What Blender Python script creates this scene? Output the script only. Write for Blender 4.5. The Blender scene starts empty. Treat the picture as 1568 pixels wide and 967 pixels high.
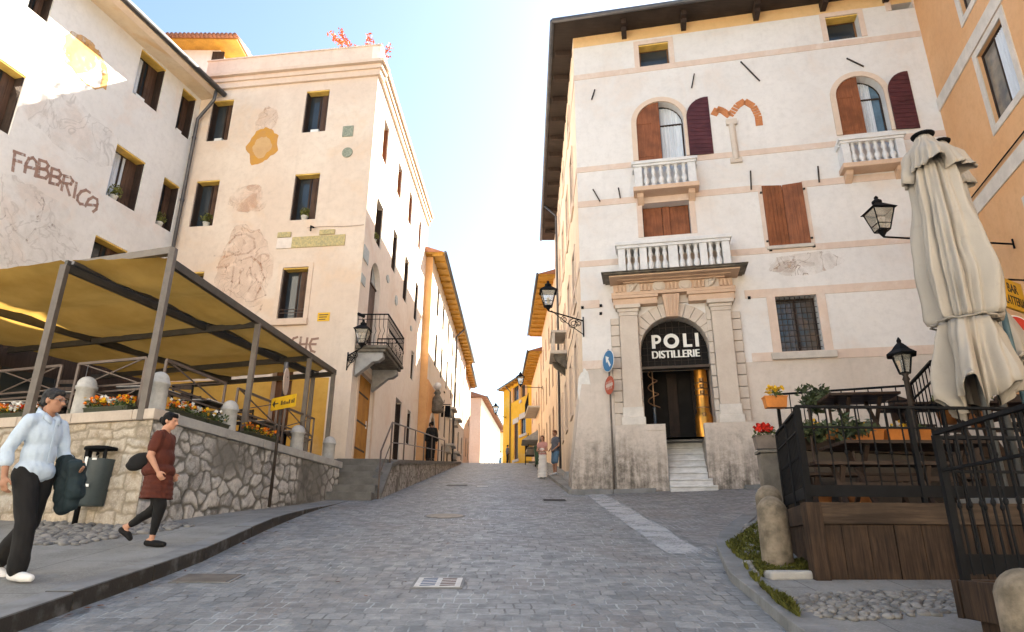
import bpy, bmesh, math, random
from math import sin, cos, pi, radians, sqrt, atan2
from mathutils import Vector as V, Matrix, noise
random.seed(7)
SC = bpy.context.scene
COL = SC.collection

# ------------------------------------------------------------------ camera, sky, sun, exposure
EYE = V((0.0, 0.0, 1.45))
FPX, PITCH, ROLL, PW, PH = 1004.1, radians(19.0787), radians(0.37056), 1568.0, 967.0
_F = V((0, cos(PITCH), sin(PITCH))); _R = V((1, 0, 0)); _U = _R.cross(_F)
CX = cos(ROLL)*_R + sin(ROLL)*_U
CY = -sin(ROLL)*_R + cos(ROLL)*_U
cam = bpy.data.cameras.new('camera'); camo = bpy.data.objects.new('camera', cam); COL.objects.link(camo)
cam.sensor_width = 36.0; cam.lens = FPX/PW*36.0; cam.clip_start = 0.05; cam.clip_end = 3000
camo.matrix_world = Matrix(((CX.x, CY.x, -_F.x, EYE.x), (CX.y, CY.y, -_F.y, EYE.y), (CX.z, CY.z, -_F.z, EYE.z), (0, 0, 0, 1)))
SC.camera = camo

SUN_AZ, SUN_EL = 47.5, 39.9                        # azimuth clockwise from +Y
W = bpy.data.worlds.new('World'); SC.world = W; W.use_nodes = True
wn = W.node_tree.nodes; wl = W.node_tree.links
sky = wn.new('ShaderNodeTexSky'); sky.sky_type = 'NISHITA'; sky.sun_disc = False
sky.sun_elevation = radians(SUN_EL); sky.sun_rotation = radians(SUN_AZ)
sky.altitude = 100; sky.air_density = 1.0; sky.dust_density = 1.35; sky.ozone_density = 1.0
wn['Background'].inputs['Strength'].default_value = 0.05
wl.new(sky.outputs['Color'], wn['Background'].inputs['Color'])
sl = bpy.data.lights.new('sun', 'SUN'); sl.energy = 5.0; sl.angle = radians(0.5); sl.color = (1.0, 0.90, 0.76)
so = bpy.data.objects.new('sun', sl); COL.objects.link(so)
sd = V((sin(radians(SUN_AZ))*cos(radians(SUN_EL)), cos(radians(SUN_AZ))*cos(radians(SUN_EL)), sin(radians(SUN_EL))))
so.rotation_euler = sd.to_track_quat('Z', 'Y').to_euler(); so.location = sd*80
SC.view_settings.view_transform = 'Standard'; SC.view_settings.look = 'None'
SC.view_settings.gamma = 1.0; SC.view_settings.exposure = 3.0; SC.view_settings.use_curve_mapping = False
SC.view_settings.use_white_balance = True; SC.view_settings.white_balance_temperature = 6750; SC.view_settings.white_balance_tint = 5

# ------------------------------------------------------------------ geometry helpers
def ray(px, py): return _F + CX*((px-PW/2)/FPX) - CY*((py-PH/2)/FPX)
def atY(px, py, Y):
    d = ray(px, py); return EYE + d*(Y/d.y)
def atZ(px, py, z):
    d = ray(px, py); return EYE + d*((z-EYE.z)/d.z)

class Pl:
    """vertical facade plane: origin, direction azimuth (degrees), normal facing out (sgn)"""
    def __init__(s, o, az, sgn=1):
        a = radians(az); s.o = V((o[0], o[1], 0)); s.d = V((sin(a), cos(a), 0)); s.n = V((-s.d.y, s.d.x, 0))*sgn
    def hit(s, px, py):
        r = ray(px, py); t = (s.o-EYE).dot(s.n)/V((r.x, r.y, 0)).dot(s.n) if False else (s.o-V((EYE.x, EYE.y, 0))).dot(s.n)/r.dot(s.n)
        return EYE + r*t
    def uv(s, px, py):
        q = s.hit(px, py); return (q-s.o).dot(s.d), q.z
    def pt(s, u, z, o=0.0): 
        p = s.o + s.d*u + s.n*o; return V((p.x, p.y, z))
    def rect(s, quad):
        """pixel quad or box -> u0,u1,z0,z1"""
        if len(quad) == 4 and not hasattr(quad[0], '__len__'):
            x0, y0, x1, y1 = quad; quad = [(x0, y0), (x1, y0), (x1, y1), (x0, y1)]
        q = [s.uv(*p) for p in quad]; q4 = sorted(a[0] for a in q); z4 = sorted(a[1] for a in q)
        n = len(q)//2
        return sum(q4[:n])/n, sum(q4[n:])/(len(q)-n), sum(z4[:n])/n, sum(z4[n:])/(len(q)-n)

class MB:
    def __init__(s): s.v = []; s.f = []
    def add(s, vs, fs):
        b = len(s.v); s.v += [V(v) for v in vs]; s.f += [tuple(b+i for i in f) for f in fs]; return s
    def hexa(s, p):
        return s.add(p, [(0,3,2,1),(4,5,6,7),(0,1,5,4),(1,2,6,5),(2,3,7,6),(3,0,4,7)])
    def box(s, c, sz, rz=0.0, M=None):
        hx, hy, hz = sz[0]/2, sz[1]/2, sz[2]/2
        M = M or Matrix.Rotation(rz, 3, 'Z'); c = V(c)
        return s.hexa([c+M@V(p) for p in ((-hx,-hy,-hz),(hx,-hy,-hz),(hx,hy,-hz),(-hx,hy,-hz),(-hx,-hy,hz),(hx,-hy,hz),(hx,hy,hz),(-hx,hy,hz))])
    def pbox(s, pl, u0, u1, z0, z1, o0, o1):
        if u0 > u1: u0, u1 = u1, u0
        if z0 > z1: z0, z1 = z1, z0
        return s.hexa([pl.pt(u0,z0,o0),pl.pt(u1,z0,o0),pl.pt(u1,z0,o1),pl.pt(u0,z0,o1),pl.pt(u0,z1,o0),pl.pt(u1,z1,o0),pl.pt(u1,z1,o1),pl.pt(u0,z1,o1)])
    def bar(s, a, b, w, h=None, up=(0,0,1)):
        a, b = V(a), V(b); h = h or w; d = (b-a).normalized(); up = V(up)
        if abs(d.dot(up)) > .98: up = V((0,1,0)) if abs(d.y) < .9 else V((1,0,0))
        x = d.cross(up).normalized()*(w/2); y = x.cross(d).normalized()*(h/2)
        return s.hexa([a-x-y, a+x-y, a+x+y, a-x+y, b-x-y, b+x-y, b+x+y, b-x+y])
    def tube(s, pts, r, seg=8, cap=True):
        pts = [V(p) for p in pts]; n = len(pts); rs = r if hasattr(r, '__len__') else [r]*n
        d0 = (pts[1]-pts[0]).normalized(); a = V((0,0,1)) if abs(d0.z) < .9 else V((1,0,0))
        x = d0.cross(a).normalized(); b = len(s.v)
        for i in range(n):
            d = (pts[min(i+1,n-1)]-pts[max(i-1,0)]).normalized()
            x = (x-d*x.dot(d)).normalized(); y = d.cross(x)
            for k in range(seg):
                t = 2*pi*k/seg; s.v.append(pts[i]+(x*cos(t)+y*sin(t))*rs[i])
        for i in range(n-1):
            for k in range(seg):
                k2 = (k+1) % seg; s.f.append((b+i*seg+k, b+i*seg+k2, b+(i+1)*seg+k2, b+(i+1)*seg+k))
        if cap:
            s.f.append(tuple(b+k for k in reversed(range(seg)))); s.f.append(tuple(b+(n-1)*seg+k for k in range(seg)))
        return s
    def lathe(s, c, prof, seg=16, sx=1, sy=1):
        c = V(c); b = len(s.v)
        for (r, z) in prof:
            for k in range(seg):
                t = 2*pi*k/seg; s.v.append(c+V((r*cos(t)*sx, r*sin(t)*sy, z)))
        n = len(prof)
        for i in range(n-1):
            for k in range(seg):
                k2 = (k+1) % seg; s.f.append((b+i*seg+k, b+i*seg+k2, b+(i+1)*seg+k2, b+(i+1)*seg+k))
        s.f.append(tuple(b+k for k in reversed(range(seg)))); s.f.append(tuple(b+(n-1)*seg+k for k in range(seg)))
        return s
    def prism(s, poly, ext):
        n = len(poly); ext = V(ext); P = [V(p) for p in poly]
        return s.add(P+[p+ext for p in P], [tuple(reversed(range(n))), tuple(range(n, 2*n))]+[(i,(i+1)%n,n+(i+1)%n,n+i) for i in range(n)])
    def ell(s, c, r, seg=12, rings=8, M=None):
        c = V(c); b = len(s.v); M = M or Matrix.Identity(3)
        s.v.append(c+M@V((0,0,-r[2])))
        for i in range(1, rings):
            ph = -pi/2+pi*i/rings
            for k in range(seg):
                t = 2*pi*k/seg; s.v.append(c+M@V((r[0]*cos(ph)*cos(t), r[1]*cos(ph)*sin(t), r[2]*sin(ph))))
        s.v.append(c+M@V((0,0,r[2]))); e = len(s.v)-1
        for k in range(seg):
            k2 = (k+1)%seg; s.f.append((b, b+1+k2, b+1+k)); s.f.append((e, e-seg+k, e-seg+k2))
        for i in range(rings-2):
            for k in range(seg):
                k2 = (k+1)%seg; o = b+1+i*seg; s.f.append((o+k, o+k2, o+seg+k2, o+seg+k))
        return s
    def cap(s, a, b, ra, rb, seg=12):
        a, b = V(a), V(b); d = (b-a); L = d.length
        if L < 1e-6: return s.ell(a, (ra,ra,ra))
        d /= L; pts = []; rs = []
        for i in range(5):
            t = pi/2*(i/4); pts.append(a-d*ra*cos(t)); rs.append(max(ra*sin(t), 1e-4))
        for i in range(5):
            t = pi/2*(i/4); pts.append(b+d*rb*sin(t)); rs.append(max(rb*cos(t), 1e-4))
        return s.tube(pts, rs, seg)
    def build(s, name, mat, parent=None, smooth=False, bevel=0, loc=None, fixn=True):
        me = bpy.data.meshes.new(name)
        off = parent_loc(parent) if parent is not None else (V(loc) if loc is not None else V((0,0,0)))
        me.from_pydata([tuple(v-off) for v in s.v], [], s.f)
        if fixn:
            bm = bmesh.new(); bm.from_mesh(me); bmesh.ops.recalc_face_normals(bm, faces=bm.faces); bm.to_mesh(me); bm.free()
        if mat: me.materials.append(mat)
        if smooth:
            for p in me.polygons: p.use_smooth = True
        o = bpy.data.objects.new(name, me); COL.objects.link(o)
        if parent is not None: o.parent = parent
        else: o.location = off
        if bevel:
            m = o.modifiers.new('bevel', 'BEVEL'); m.width = bevel; m.segments = 2; m.limit_method = 'ANGLE'; m.angle_limit = radians(40)
        return o

def parent_loc(o):
    p = V((0,0,0))
    while o is not None: p += V(o.location); o = o.parent
    return p
def tag(o, label, cat, group=None, kind=None):
    if label: o['label'] = label
    if cat: o['category'] = cat
    if group: o['group'] = group
    if kind: o['kind'] = kind
    return o
def thing(name, label, cat, loc, group=None):
    o = bpy.data.objects.new(name, None); COL.objects.link(o); o.location = V(loc); o.empty_display_size = .2
    return tag(o, label, cat, group)
def structure(o): o['kind'] = 'structure'; return o
def stuff(o, label, cat): o['kind'] = 'stuff'; return tag(o, label, cat)
def copy_thing(o, loc, label, rz=0.0):
    r = o.copy(); COL.objects.link(r); r.location = V(loc); r.rotation_euler.z = rz; r['label'] = label
    for ch in list(o.children):
        c = ch.copy(); COL.objects.link(c); c.parent = r
        for g in ch.children:
            d = g.copy(); COL.objects.link(d); d.parent = c
    return r
TMP = bpy.data.scenes.new('workbench')
def blob(name, prim, voxel, mat, parent, smooth=4, disp=None):
    """overlapping closed shapes fused into one continuous skin"""
    o = prim.build(name, None, parent, fixn=True); COL.objects.unlink(o); TMP.collection.objects.link(o)
    m = o.modifiers.new('r', 'REMESH'); m.mode = 'VOXEL'; m.voxel_size = voxel; m.use_smooth_shade = True
    if smooth:
        q = o.modifiers.new('s', 'SMOOTH'); q.factor = .5; q.iterations = smooth
    vl = TMP.view_layers[0]; vl.update(); dg = vl.depsgraph; dg.update()
    me = bpy.data.meshes.new_from_object(o.evaluated_get(dg))
    TMP.collection.objects.unlink(o); COL.objects.link(o); o.modifiers.clear(); old = o.data; o.data = me; bpy.data.meshes.remove(old)
    if disp:
        for v in me.vertices:
            n = v.normal; v.co += n*disp(v.co)
    me.materials.clear(); me.materials.append(mat)
    for p in me.polygons: p.use_smooth = True
    me.name = name
    return o

# ------------------------------------------------------------------ materials
def nd(nt, t, **kw):
    n = nt.nodes.new(t)
    for k, v in kw.items():
        if k in n.inputs.keys(): n.inputs[k].default_value = v
        else: setattr(n, k, v)
    return n
def mixc(nt, fac, a, b, mode='MIX'):
    m = nt.nodes.new('ShaderNodeMix'); m.data_type = 'RGBA'; m.blend_type = mode
    for sock, val in ((m.inputs[0], fac), (m.inputs[6], a), (m.inputs[7], b)):
        if hasattr(val, 'links') or isinstance(val, bpy.types.NodeSocket): nt.links.new(val, sock)
        elif hasattr(val, '__len__'): sock.default_value = (val[0], val[1], val[2], 1)
        else: sock.default_value = val
    return m.outputs[2]
def ramp(nt, src, a, b, lo=0.0, hi=1.0):
    m = nt.nodes.new('ShaderNodeMapRange'); m.interpolation_type = 'SMOOTHSTEP'
    nt.links.new(src, m.inputs[0]); m.inputs[1].default_value = a; m.inputs[2].default_value = b
    m.inputs[3].default_value = lo; m.inputs[4].default_value = hi
    return m.outputs[0]
def mth(nt, op, a, b=None):
    m = nt.nodes.new('ShaderNodeMath'); m.operation = op
    for i, x in enumerate((a, b)):
        if x is None: continue
        if isinstance(x, bpy.types.NodeSocket): nt.links.new(x, m.inputs[i])
        else: m.inputs[i].default_value = x
    return m.outputs[0]
def nz(nt, vec, scale, detail=4.0, rough=.55, dist=0.0):
    n = nt.nodes.new('ShaderNodeTexNoise'); n.inputs['Scale'].default_value = scale; n.inputs['Detail'].default_value = detail
    n.inputs['Roughness'].default_value = rough; n.inputs['Distortion'].default_value = dist
    if vec is not None: nt.links.new(vec, n.inputs['Vector'])
    return n.outputs['Fac']
def vscale(nt, vec, s, rot=0.0):
    m = nt.nodes.new('ShaderNodeMapping'); m.inputs['Scale'].default_value = s; m.inputs['Rotation'].default_value = (0,0,rot)
    nt.links.new(vec, m.inputs['Vector']); return m.outputs['Vector']
def newmat(name):
    m = bpy.data.materials.new(name); m.use_nodes = True; nt = m.node_tree
    b = nt.nodes['Principled BSDF']; return m, nt, b
def pos(nt): return nt.nodes.new('ShaderNodeNewGeometry').outputs['Position']
def objc(nt): return nt.nodes.new('ShaderNodeTexCoord').outputs['Object']
def bump(nt, b, h, strength=.3, dist=.01):
    n = nt.nodes.new('ShaderNodeBump'); n.inputs['Strength'].default_value = strength; n.inputs['Distance'].default_value = dist
    nt.links.new(h, n.inputs['Height']); nt.links.new(n.outputs['Normal'], b.inputs['Normal'])
MATS = {}
def pm(name, col, rough=.7, var=.18, scale=5.0, bmp=.15, bscale=60.0, col2=None, metal=0.0, spec=.35, stretch=(1,1,1), world=False):
    if name in MATS: return MATS[name]
    m, nt, b = newmat(name)
    vec = pos(nt) if world else objc(nt); vec = vscale(nt, vec, stretch)
    n = nz(nt, vec, scale, 5, .6); f = ramp(nt, n, .3, .7)
    c2 = col2 or tuple(c*(1-var*1.6) for c in col); c1 = tuple(min(1, c*(1+var*.6)) for c in col) if not col2 else col
    c = mixc(nt, f, c1, c2)
    n2 = nz(nt, vec, scale*9, 3); c = mixc(nt, .25, c, mixc(nt, n2, tuple(x*.6 for x in col), tuple(min(1, x*1.3) for x in col)))
    nt.links.new(c, b.inputs['Base Color']); b.inputs['Roughness'].default_value = rough
    b.inputs['Metallic'].default_value = metal; b.inputs['Specular IOR Level'].default_value = spec
    if bmp: bump(nt, b, nz(nt, vec, bscale, 4), bmp, .01)
    MATS[name] = m; return m
def plaster(name, col, col2, patch=None, patch_amt=.5, patch_scale=.5, grime=None, rough=.9, streak=.12):
    """painted lime render: broad tone shifts, fine mottling, rain streaks, optional stained foot grime=(z_lo,z_hi,colour)"""
    m, nt, b = newmat(name); p = pos(nt)
    c = mixc(nt, ramp(nt, nz(nt, p, .45, 6, .6, .4), .35, .65), col, col2)
    if patch:
        f = mth(nt, 'MULTIPLY', ramp(nt, nz(nt, p, patch_scale, 7, .62, .6), .52, .66), patch_amt); c = mixc(nt, f, c, patch)
    c = mixc(nt, ramp(nt, nz(nt, p, 5, 8, .75), .40, .75, 0, .5), c, tuple(x*.82 for x in col2))
    st = nz(nt, vscale(nt, p, (2.6, 2.6, .16)), 1.4, 5, .6)
    c = mixc(nt, ramp(nt, st, .52, .78, 0, streak), c, tuple(x*.5 for x in col2))
    if grime:
        z0, z1, gc = grime
        sep = nt.nodes.new('ShaderNodeSeparateXYZ'); nt.links.new(p, sep.inputs[0])
        zz = mth(nt, 'ADD', sep.outputs[2], mth(nt, 'MULTIPLY', mth(nt, 'SUBTRACT', nz(nt, p, .8, 6, .65, .5), .5), 2.6))
        st2 = nz(nt, vscale(nt, p, (5, 5, .5)), 1.6, 6, .65)
        f = mth(nt, 'MULTIPLY', ramp(nt, zz, z1, z0), ramp(nt, mth(nt, 'ADD', mth(nt, 'MULTIPLY', nz(nt, p, 3.5, 9, .78), .6), mth(nt, 'MULTIPLY', st2, .4)), .36, .62))
        c = mixc(nt, mth(nt, 'MULTIPLY', f, .94), c, gc)
        c = mixc(nt, mth(nt, 'MULTIPLY', ramp(nt, zz, z1+1.2, z0+.6), ramp(nt, nz(nt, p, 12, 7, .75), .45, .7, 0, .35)), c, tuple(x*1.8 for x in gc))
    nt.links.new(c, b.inputs['Base Color']); b.inputs['Roughness'].default_value = rough; b.inputs['Specular IOR Level'].default_value = .15
    h = mth(nt, 'ADD', nz(nt, p, 3.5, 6, .6), mth(nt, 'MULTIPLY', nz(nt, p, 70, 3), .25)); bump(nt, b, h, .28, .03)
    MATS[name] = m; return m
def wood(name, c1, c2, rough=.7, axis=2, world=False, scale=1.0):
    m, nt, b = newmat(name); v = pos(nt) if world else objc(nt)
    s = [14*scale]*3; s[axis] = .9*scale
    g = nz(nt, vscale(nt, v, tuple(s)), 2.2, 7, .65, .3); c = mixc(nt, ramp(nt, g, .3, .7), c1, c2)
    c = mixc(nt, ramp(nt, nz(nt, v, 2.3*scale, 4), .4, .7, 0, .55), c, tuple(x*.55 for x in c2))
    nt.links.new(c, b.inputs['Base Color']); b.inputs['Roughness'].default_value = rough; b.inputs['Specular IOR Level'].default_value = .25
    bump(nt, b, g, .35, .006); MATS[name] = m; return m
def glass_dark(name, col=(.02,.025,.03), rough=.06):
    m, nt, b = newmat(name); v = pos(nt)
    nt.links.new(mixc(nt, nz(nt, v, 1.5, 3), col, tuple(c*2.2 for c in col)), b.inputs['Base Color']); b.inputs['Roughness'].default_value = rough; b.inputs['Specular IOR Level'].default_value = .6
    bump(nt, b, nz(nt, v, 1.8, 2), .08, .02); MATS[name] = m; return m
def stonewall(name, c1, c2, mortar, scale=2.4, stretch=(1,1,1.35), seed=0.0, blot=None):
    m, nt, b = newmat(name); p = pos(nt)
    mp = nt.nodes.new('ShaderNodeMapping'); mp.inputs['Location'].default_value = (seed, seed*1.7, seed*.3); mp.inputs['Scale'].default_value = stretch
    nt.links.new(p, mp.inputs['Vector']); 
    dn = nt.nodes.new('ShaderNodeTexNoise'); dn.inputs['Scale'].default_value = 2.2; dn.inputs['Detail'].default_value = 3; nt.links.new(p, dn.inputs['Vector'])
    vm = nt.nodes.new('ShaderNodeVectorMath'); vm.operation = 'MULTIPLY_ADD'; nt.links.new(dn.outputs['Color'], vm.inputs[0]); vm.inputs[1].default_value = (.5,.5,.5); nt.links.new(mp.outputs['Vector'], vm.inputs[2])
    vv = vm.outputs[0]
    vo = nt.nodes.new('ShaderNodeTexVoronoi'); vo.inputs['Scale'].default_value = scale; nt.links.new(vv, vo.inputs['Vector'])
    ve = nt.nodes.new('ShaderNodeTexVoronoi'); ve.feature = 'DISTANCE_TO_EDGE'; ve.inputs['Scale'].default_value = scale; nt.links.new(vv, ve.inputs['Vector'])
    sep = nt.nodes.new('ShaderNodeSeparateColor'); nt.links.new(vo.outputs['Color'], sep.inputs[0])
    c = mixc(nt, sep.outputs[0], c1, c2)
    c = mixc(nt, ramp(nt, nz(nt, p, 9, 7, .7), .4, .72, 0, .6), c, tuple(x*.55 for x in c2))
    if blot:
        c = mixc(nt, ramp(nt, nz(nt, p, 1.1, 6, .65, .5), .5, .64, 0, .75), c, blot)
    e = ramp(nt, mth(nt, 'ADD', ve.outputs['Distance'], mth(nt, 'MULTIPLY', mth(nt, 'SUBTRACT', nz(nt, p, 14, 4), .5), .05)), .02, .07)
    c = mixc(nt, e, mortar, c); nt.links.new(c, b.inputs['Base Color']); b.inputs['Roughness'].default_value = .92; b.inputs['Specular IOR Level'].default_value = .12
    h = mth(nt, 'ADD', mth(nt, 'MULTIPLY', e, 1.0), mth(nt, 'MULTIPLY', nz(nt, p, 12, 6, .7), .7)); bump(nt, b, h, .9, .05)
    MATS[name] = m; return m
def setts(name, rot, bw=.15, bh=.115, c1=(.135,.148,.158), c2=(.255,.265,.270), mortar=(.10,.105,.11), warm=(.185,.165,.155)):
    m, nt, b = newmat(name); p = pos(nt)
    dn = nt.nodes.new('ShaderNodeTexNoise'); dn.inputs['Scale'].default_value = 3.5; dn.inputs['Detail'].default_value = 4; nt.links.new(p, dn.inputs['Vector'])
    vm = nt.nodes.new('ShaderNodeVectorMath'); vm.operation = 'MULTIPLY_ADD'; nt.links.new(dn.outputs['Color'], vm.inputs[0]); vm.inputs[1].default_value = (.10,.10,0); nt.links.new(p, vm.inputs[2])
    v = vscale(nt, vm.outputs[0], (1,1,1), rot)
    br = nt.nodes.new('ShaderNodeTexBrick'); nt.links.new(v, br.inputs['Vector']); br.inputs['Scale'].default_value = 1.0
    br.inputs['Brick Width'].default_value = bw; br.inputs['Row Height'].default_value = bh; br.inputs['Mortar Size'].default_value = .010; br.inputs['Mortar Smooth'].default_value = .4
    br.inputs['Color1'].default_value = (0,0,0,1); br.inputs['Color2'].default_value = (1,1,1,1); br.inputs['Mortar'].default_value = (.5,.5,.5,1); br.offset = .5; br.squash = .85; br.squash_frequency = 3
    sep = nt.nodes.new('ShaderNodeSeparateColor'); nt.links.new(br.outputs['Color'], sep.inputs[0])
    c = mixc(nt, sep.outputs[0], c1, c2)
    c = mixc(nt, ramp(nt, nz(nt, p, .9, 5, .6, .3), .45, .68, 0, .55), c, warm)
    c = mixc(nt, ramp(nt, nz(nt, p, 5, 5, .65), .5, .74, 0, .6), c, (.30,.32,.34))
    c = mixc(nt, ramp(nt, nz(nt, p, 38, 4, .7), .4, .7, 0, .3), c, (.09,.095,.10))
    fac = ramp(nt, br.outputs['Fac'], 0, 1)
    mc = mixc(nt, ramp(nt, nz(nt, p, 1.7, 5, .65), .40, .63), mortar, (.33,.355,.37))
    c = mixc(nt, fac, c, mc); nt.links.new(c, b.inputs['Base Color'])
    nt.links.new(ramp(nt, nz(nt, p, 7, 4), .3, .7, .42, .75), b.inputs['Roughness']); b.inputs['Specular IOR Level'].default_value = .4
    h = mth(nt, 'ADD', mth(nt, 'MULTIPLY', fac, -1.0), mth(nt, 'MULTIPLY', nz(nt, p, 24, 5, .65), .8)); h = mth(nt, 'ADD', h, mth(nt, 'MULTIPLY', sep.outputs[0], .5))
    bump(nt, b, h, .7, .012); MATS[name] = m; return m
def decal(name, col, thr=.5, scale=3.0, centre=None, rad=1.0, soft=.3, amt=1.0, line=None, aspect=1.0):
    """worn paint: the colour survives only in noisy patches round a centre, plaster shows elsewhere"""
    m, nt, b = newmat(name); p = pos(nt)
    n = nz(nt, p, scale, 7, .68, .6); f = ramp(nt, n, thr-.12, thr+.12)
    if line:
        n2 = nz(nt, p, line, 3, .5, 1.2); ln = mth(nt, 'ABSOLUTE', mth(nt, 'SUBTRACT', n2, .5)); f = mth(nt, 'MAXIMUM', mth(nt, 'MULTIPLY', f, .45), ramp(nt, ln, .035, .0))
    if centre is not None:
        sub = nt.nodes.new('ShaderNodeVectorMath'); sub.operation = 'SUBTRACT'; nt.links.new(p, sub.inputs[0]); sub.inputs[1].default_value = centre
        sc_ = nt.nodes.new('ShaderNodeVectorMath'); sc_.operation = 'MULTIPLY'; nt.links.new(sub.outputs[0], sc_.inputs[0]); sc_.inputs[1].default_value = (1,1,aspect)
        ln = nt.nodes.new('ShaderNodeVectorMath'); ln.operation = 'LENGTH'; nt.links.new(sc_.outputs[0], ln.inputs[0])
        dd = mth(nt, 'ADD', ln.outputs['Value'], mth(nt, 'MULTIPLY', mth(nt, 'SUBTRACT', nz(nt, p, 2.5, 5), .5), rad*1.1))
        f = mth(nt, 'MULTIPLY', f, ramp(nt, dd, rad, rad*(1-soft)))
    f = mth(nt, 'MULTIPLY', f, amt)
    nt.links.new(mixc(nt, nz(nt, p, 6, 4), tuple(c*.8 for c in col), tuple(min(1, c*1.15) for c in col)), b.inputs['Base Color']); b.inputs['Roughness'].default_value = .9
    b.inputs['Specular IOR Level'].default_value = .1
    nt.links.new(f, b.inputs['Alpha']); MATS[name] = m; return m

M_stone = pm('pale_stone', (.56,.52,.47), .85, .16, 3, .35, 45, col2=(.44,.40,.36))
M_stonegrey = pm('grey_stone', (.36,.36,.36), .85, .2, 4, .4, 40, col2=(.24,.24,.24))
M_stonedark = pm('weathered_stone', (.20,.18,.15), .9, .2, 5, .5, 30, col2=(.07,.065,.055))
M_marble = pm('white_marble', (.70,.70,.70), .6, .1, 3, .15, 40, col2=(.55,.55,.56))
M_iron = pm('black_iron', (.007,.0075,.009), .7, .3, 6, .1, 80, spec=.12)
M_ironbrown = pm('rusty_iron', (.045,.033,.026), .65, .4, 8, .2, 60)
M_steel = pm('painted_steel', (.13,.11,.095), .45, .15, 6, .05, 60)
M_steelrail = pm('bronze_rail', (.13,.10,.085), .4, .15, 6, .05, 60, metal=.3)
M_dkbrown = wood('dark_brown_wood', (.055,.036,.028), (.028,.018,.014))
M_shutter = wood('red_brown_shutter', (.29,.105,.045), (.19,.065,.028), .55)
M_shutter2 = wood('oxblood_shutter', (.105,.032,.038), (.065,.02,.026), .5, axis=0)
M_ochrewood = wood('ochre_wood', (.50,.27,.045), (.36,.18,.03), .6)
M_bounce_head = wood('ochre_bounce_head', (.78,.55,.16), (.70,.45,.10), .7, 0)  # ochre of the window heads: warm bounce light put into the colour
M_glass = glass_dark('window_glass')
M_curtain = pm('white_curtain', (.62,.66,.72), .9, .1, 6, .2, 25, stretch=(1,1,.15))
M_terracotta = pm('roof_tile', (.30,.13,.075), .85, .3, 3, .4, 25, col2=(.19,.10,.07))
M_black = pm('dark_interior', (.012,.010,.009), .9, .3, 2, 0)
M_zinc = pm('zinc_gutter', (.10,.10,.11), .4, .15, 5, .05, 40, metal=.4)
M_white = pm('white_paint', (.78,.78,.76), .5, .06, 5, .05, 60)
M_leaf = pm('leaf_green', (.075,.10,.025), .6, .4, 12, .1, 50, col2=(.03,.05,.015))
M_leaf2 = pm('yellow_green_leaf', (.17,.17,.035), .6, .4, 12, .1, 50, col2=(.06,.08,.02))
M_terrapot = pm('terracotta_pot', (.42,.17,.06), .8, .2, 6, .2, 50)
M_whitepot = pm('white_pot', (.72,.72,.70), .6, .1, 6, .1, 50)
M_glow = pm('lantern_glass', (.75,.70,.60), .2, .1, 6, .05, 30)
# ------------------------------------------------------------------ the ground
def sstep(a, b, x):
    t = max(0.0, min(1.0, (x-a)/(b-a))); return t*t*(3-2*t)
def S(y):
    if y < 40: return .145*y
    if y < 52: return 5.8 + (y-40)*.145 - (y-40)**2*(.037/24)
    return 5.8+12*.145-144*(.037/24) + (y-52)*.108
def gz(x, y):
    z = S(y)
    if x > 2: z += .055*(min(x, 14)-2)*sstep(6, 16, y)
    return z
def gpt(px, py, h=0.0):
    d = ray(px, py); lo, hi = 1.0, 140.0
    f = lambda t: EYE.z+d.z*t-gz(EYE.x+d.x*t, EYE.y+d.y*t)-h
    t = 1.0
    while f(t) > 0 and t < 140: t += .25
    lo, hi = t-.25, t
    for _ in range(40):
        m = (lo+hi)/2
        if f(m) > 0: lo = m
        else: hi = m
    q = EYE+d*hi; return V((q.x, q.y, gz(q.x, q.y)+h))
def sheet(name, mat, xs, ys, zf, skip=None):
    mb = MB(); nx = len(xs)
    for y in ys:
        for x in xs:
            mb.v.append(V((x, y, zf(x, y))))
    for j in range(len(ys)-1):
        for i in range(nx-1):
            a = j*nx+i; mb.f.append((a, a+1, a+nx+1, a+nx))
    o = mb.build(name, mat, fixn=False); return structure(o)
def rowsheet(name, mat, ys, xl, xr, zf, n=12, skirt=0.0):
    """strip whose left and right edges follow xl(y), xr(y); optional skirt on its edges"""
    mb = MB()
    for y in ys:
        a, b = xl(y), xr(y)
        for i in range(n+1):
            x = a+(b-a)*i/n; mb.v.append(V((x, y, zf(x, y))))
    m = n+1
    for j in range(len(ys)-1):
        for i in range(n):
            a = j*m+i; mb.f.append((a, a+1, a+m+1, a+m))
    if skirt:
        for i in (0, n):
            b = len(mb.v)
            for j in range(len(ys)):
                p = mb.v[j*m+i]; mb.v += [p.copy(), p-V((0,0,skirt))]
            for j in range(len(ys)-1): mb.f.append((b+2*j, b+2*j+1, b+2*j+3, b+2*j+2))
        for j in (0, len(ys)-1):
            b = len(mb.v)
            for i in range(m):
                p = mb.v[j*m+i]; mb.v += [p.copy(), p-V((0,0,skirt))]
            for i in range(n): mb.f.append((b+2*i, b+2*i+1, b+2*i+3, b+2*i+2))
    o = mb.build(name, mat, fixn=False); return structure(o)
def interp(tab):
    def f(y):
        if y <= tab[0][0]: return tab[0][1]
        for (a, va), (b, vb) in zip(tab, tab[1:]):
            if y <= b: return va+(vb-va)*(y-a)/(b-a)
        return tab[-1][1]
    return f
def fr(a, b, n): return [a+(b-a)*i/n for i in range(n+1)]

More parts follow.
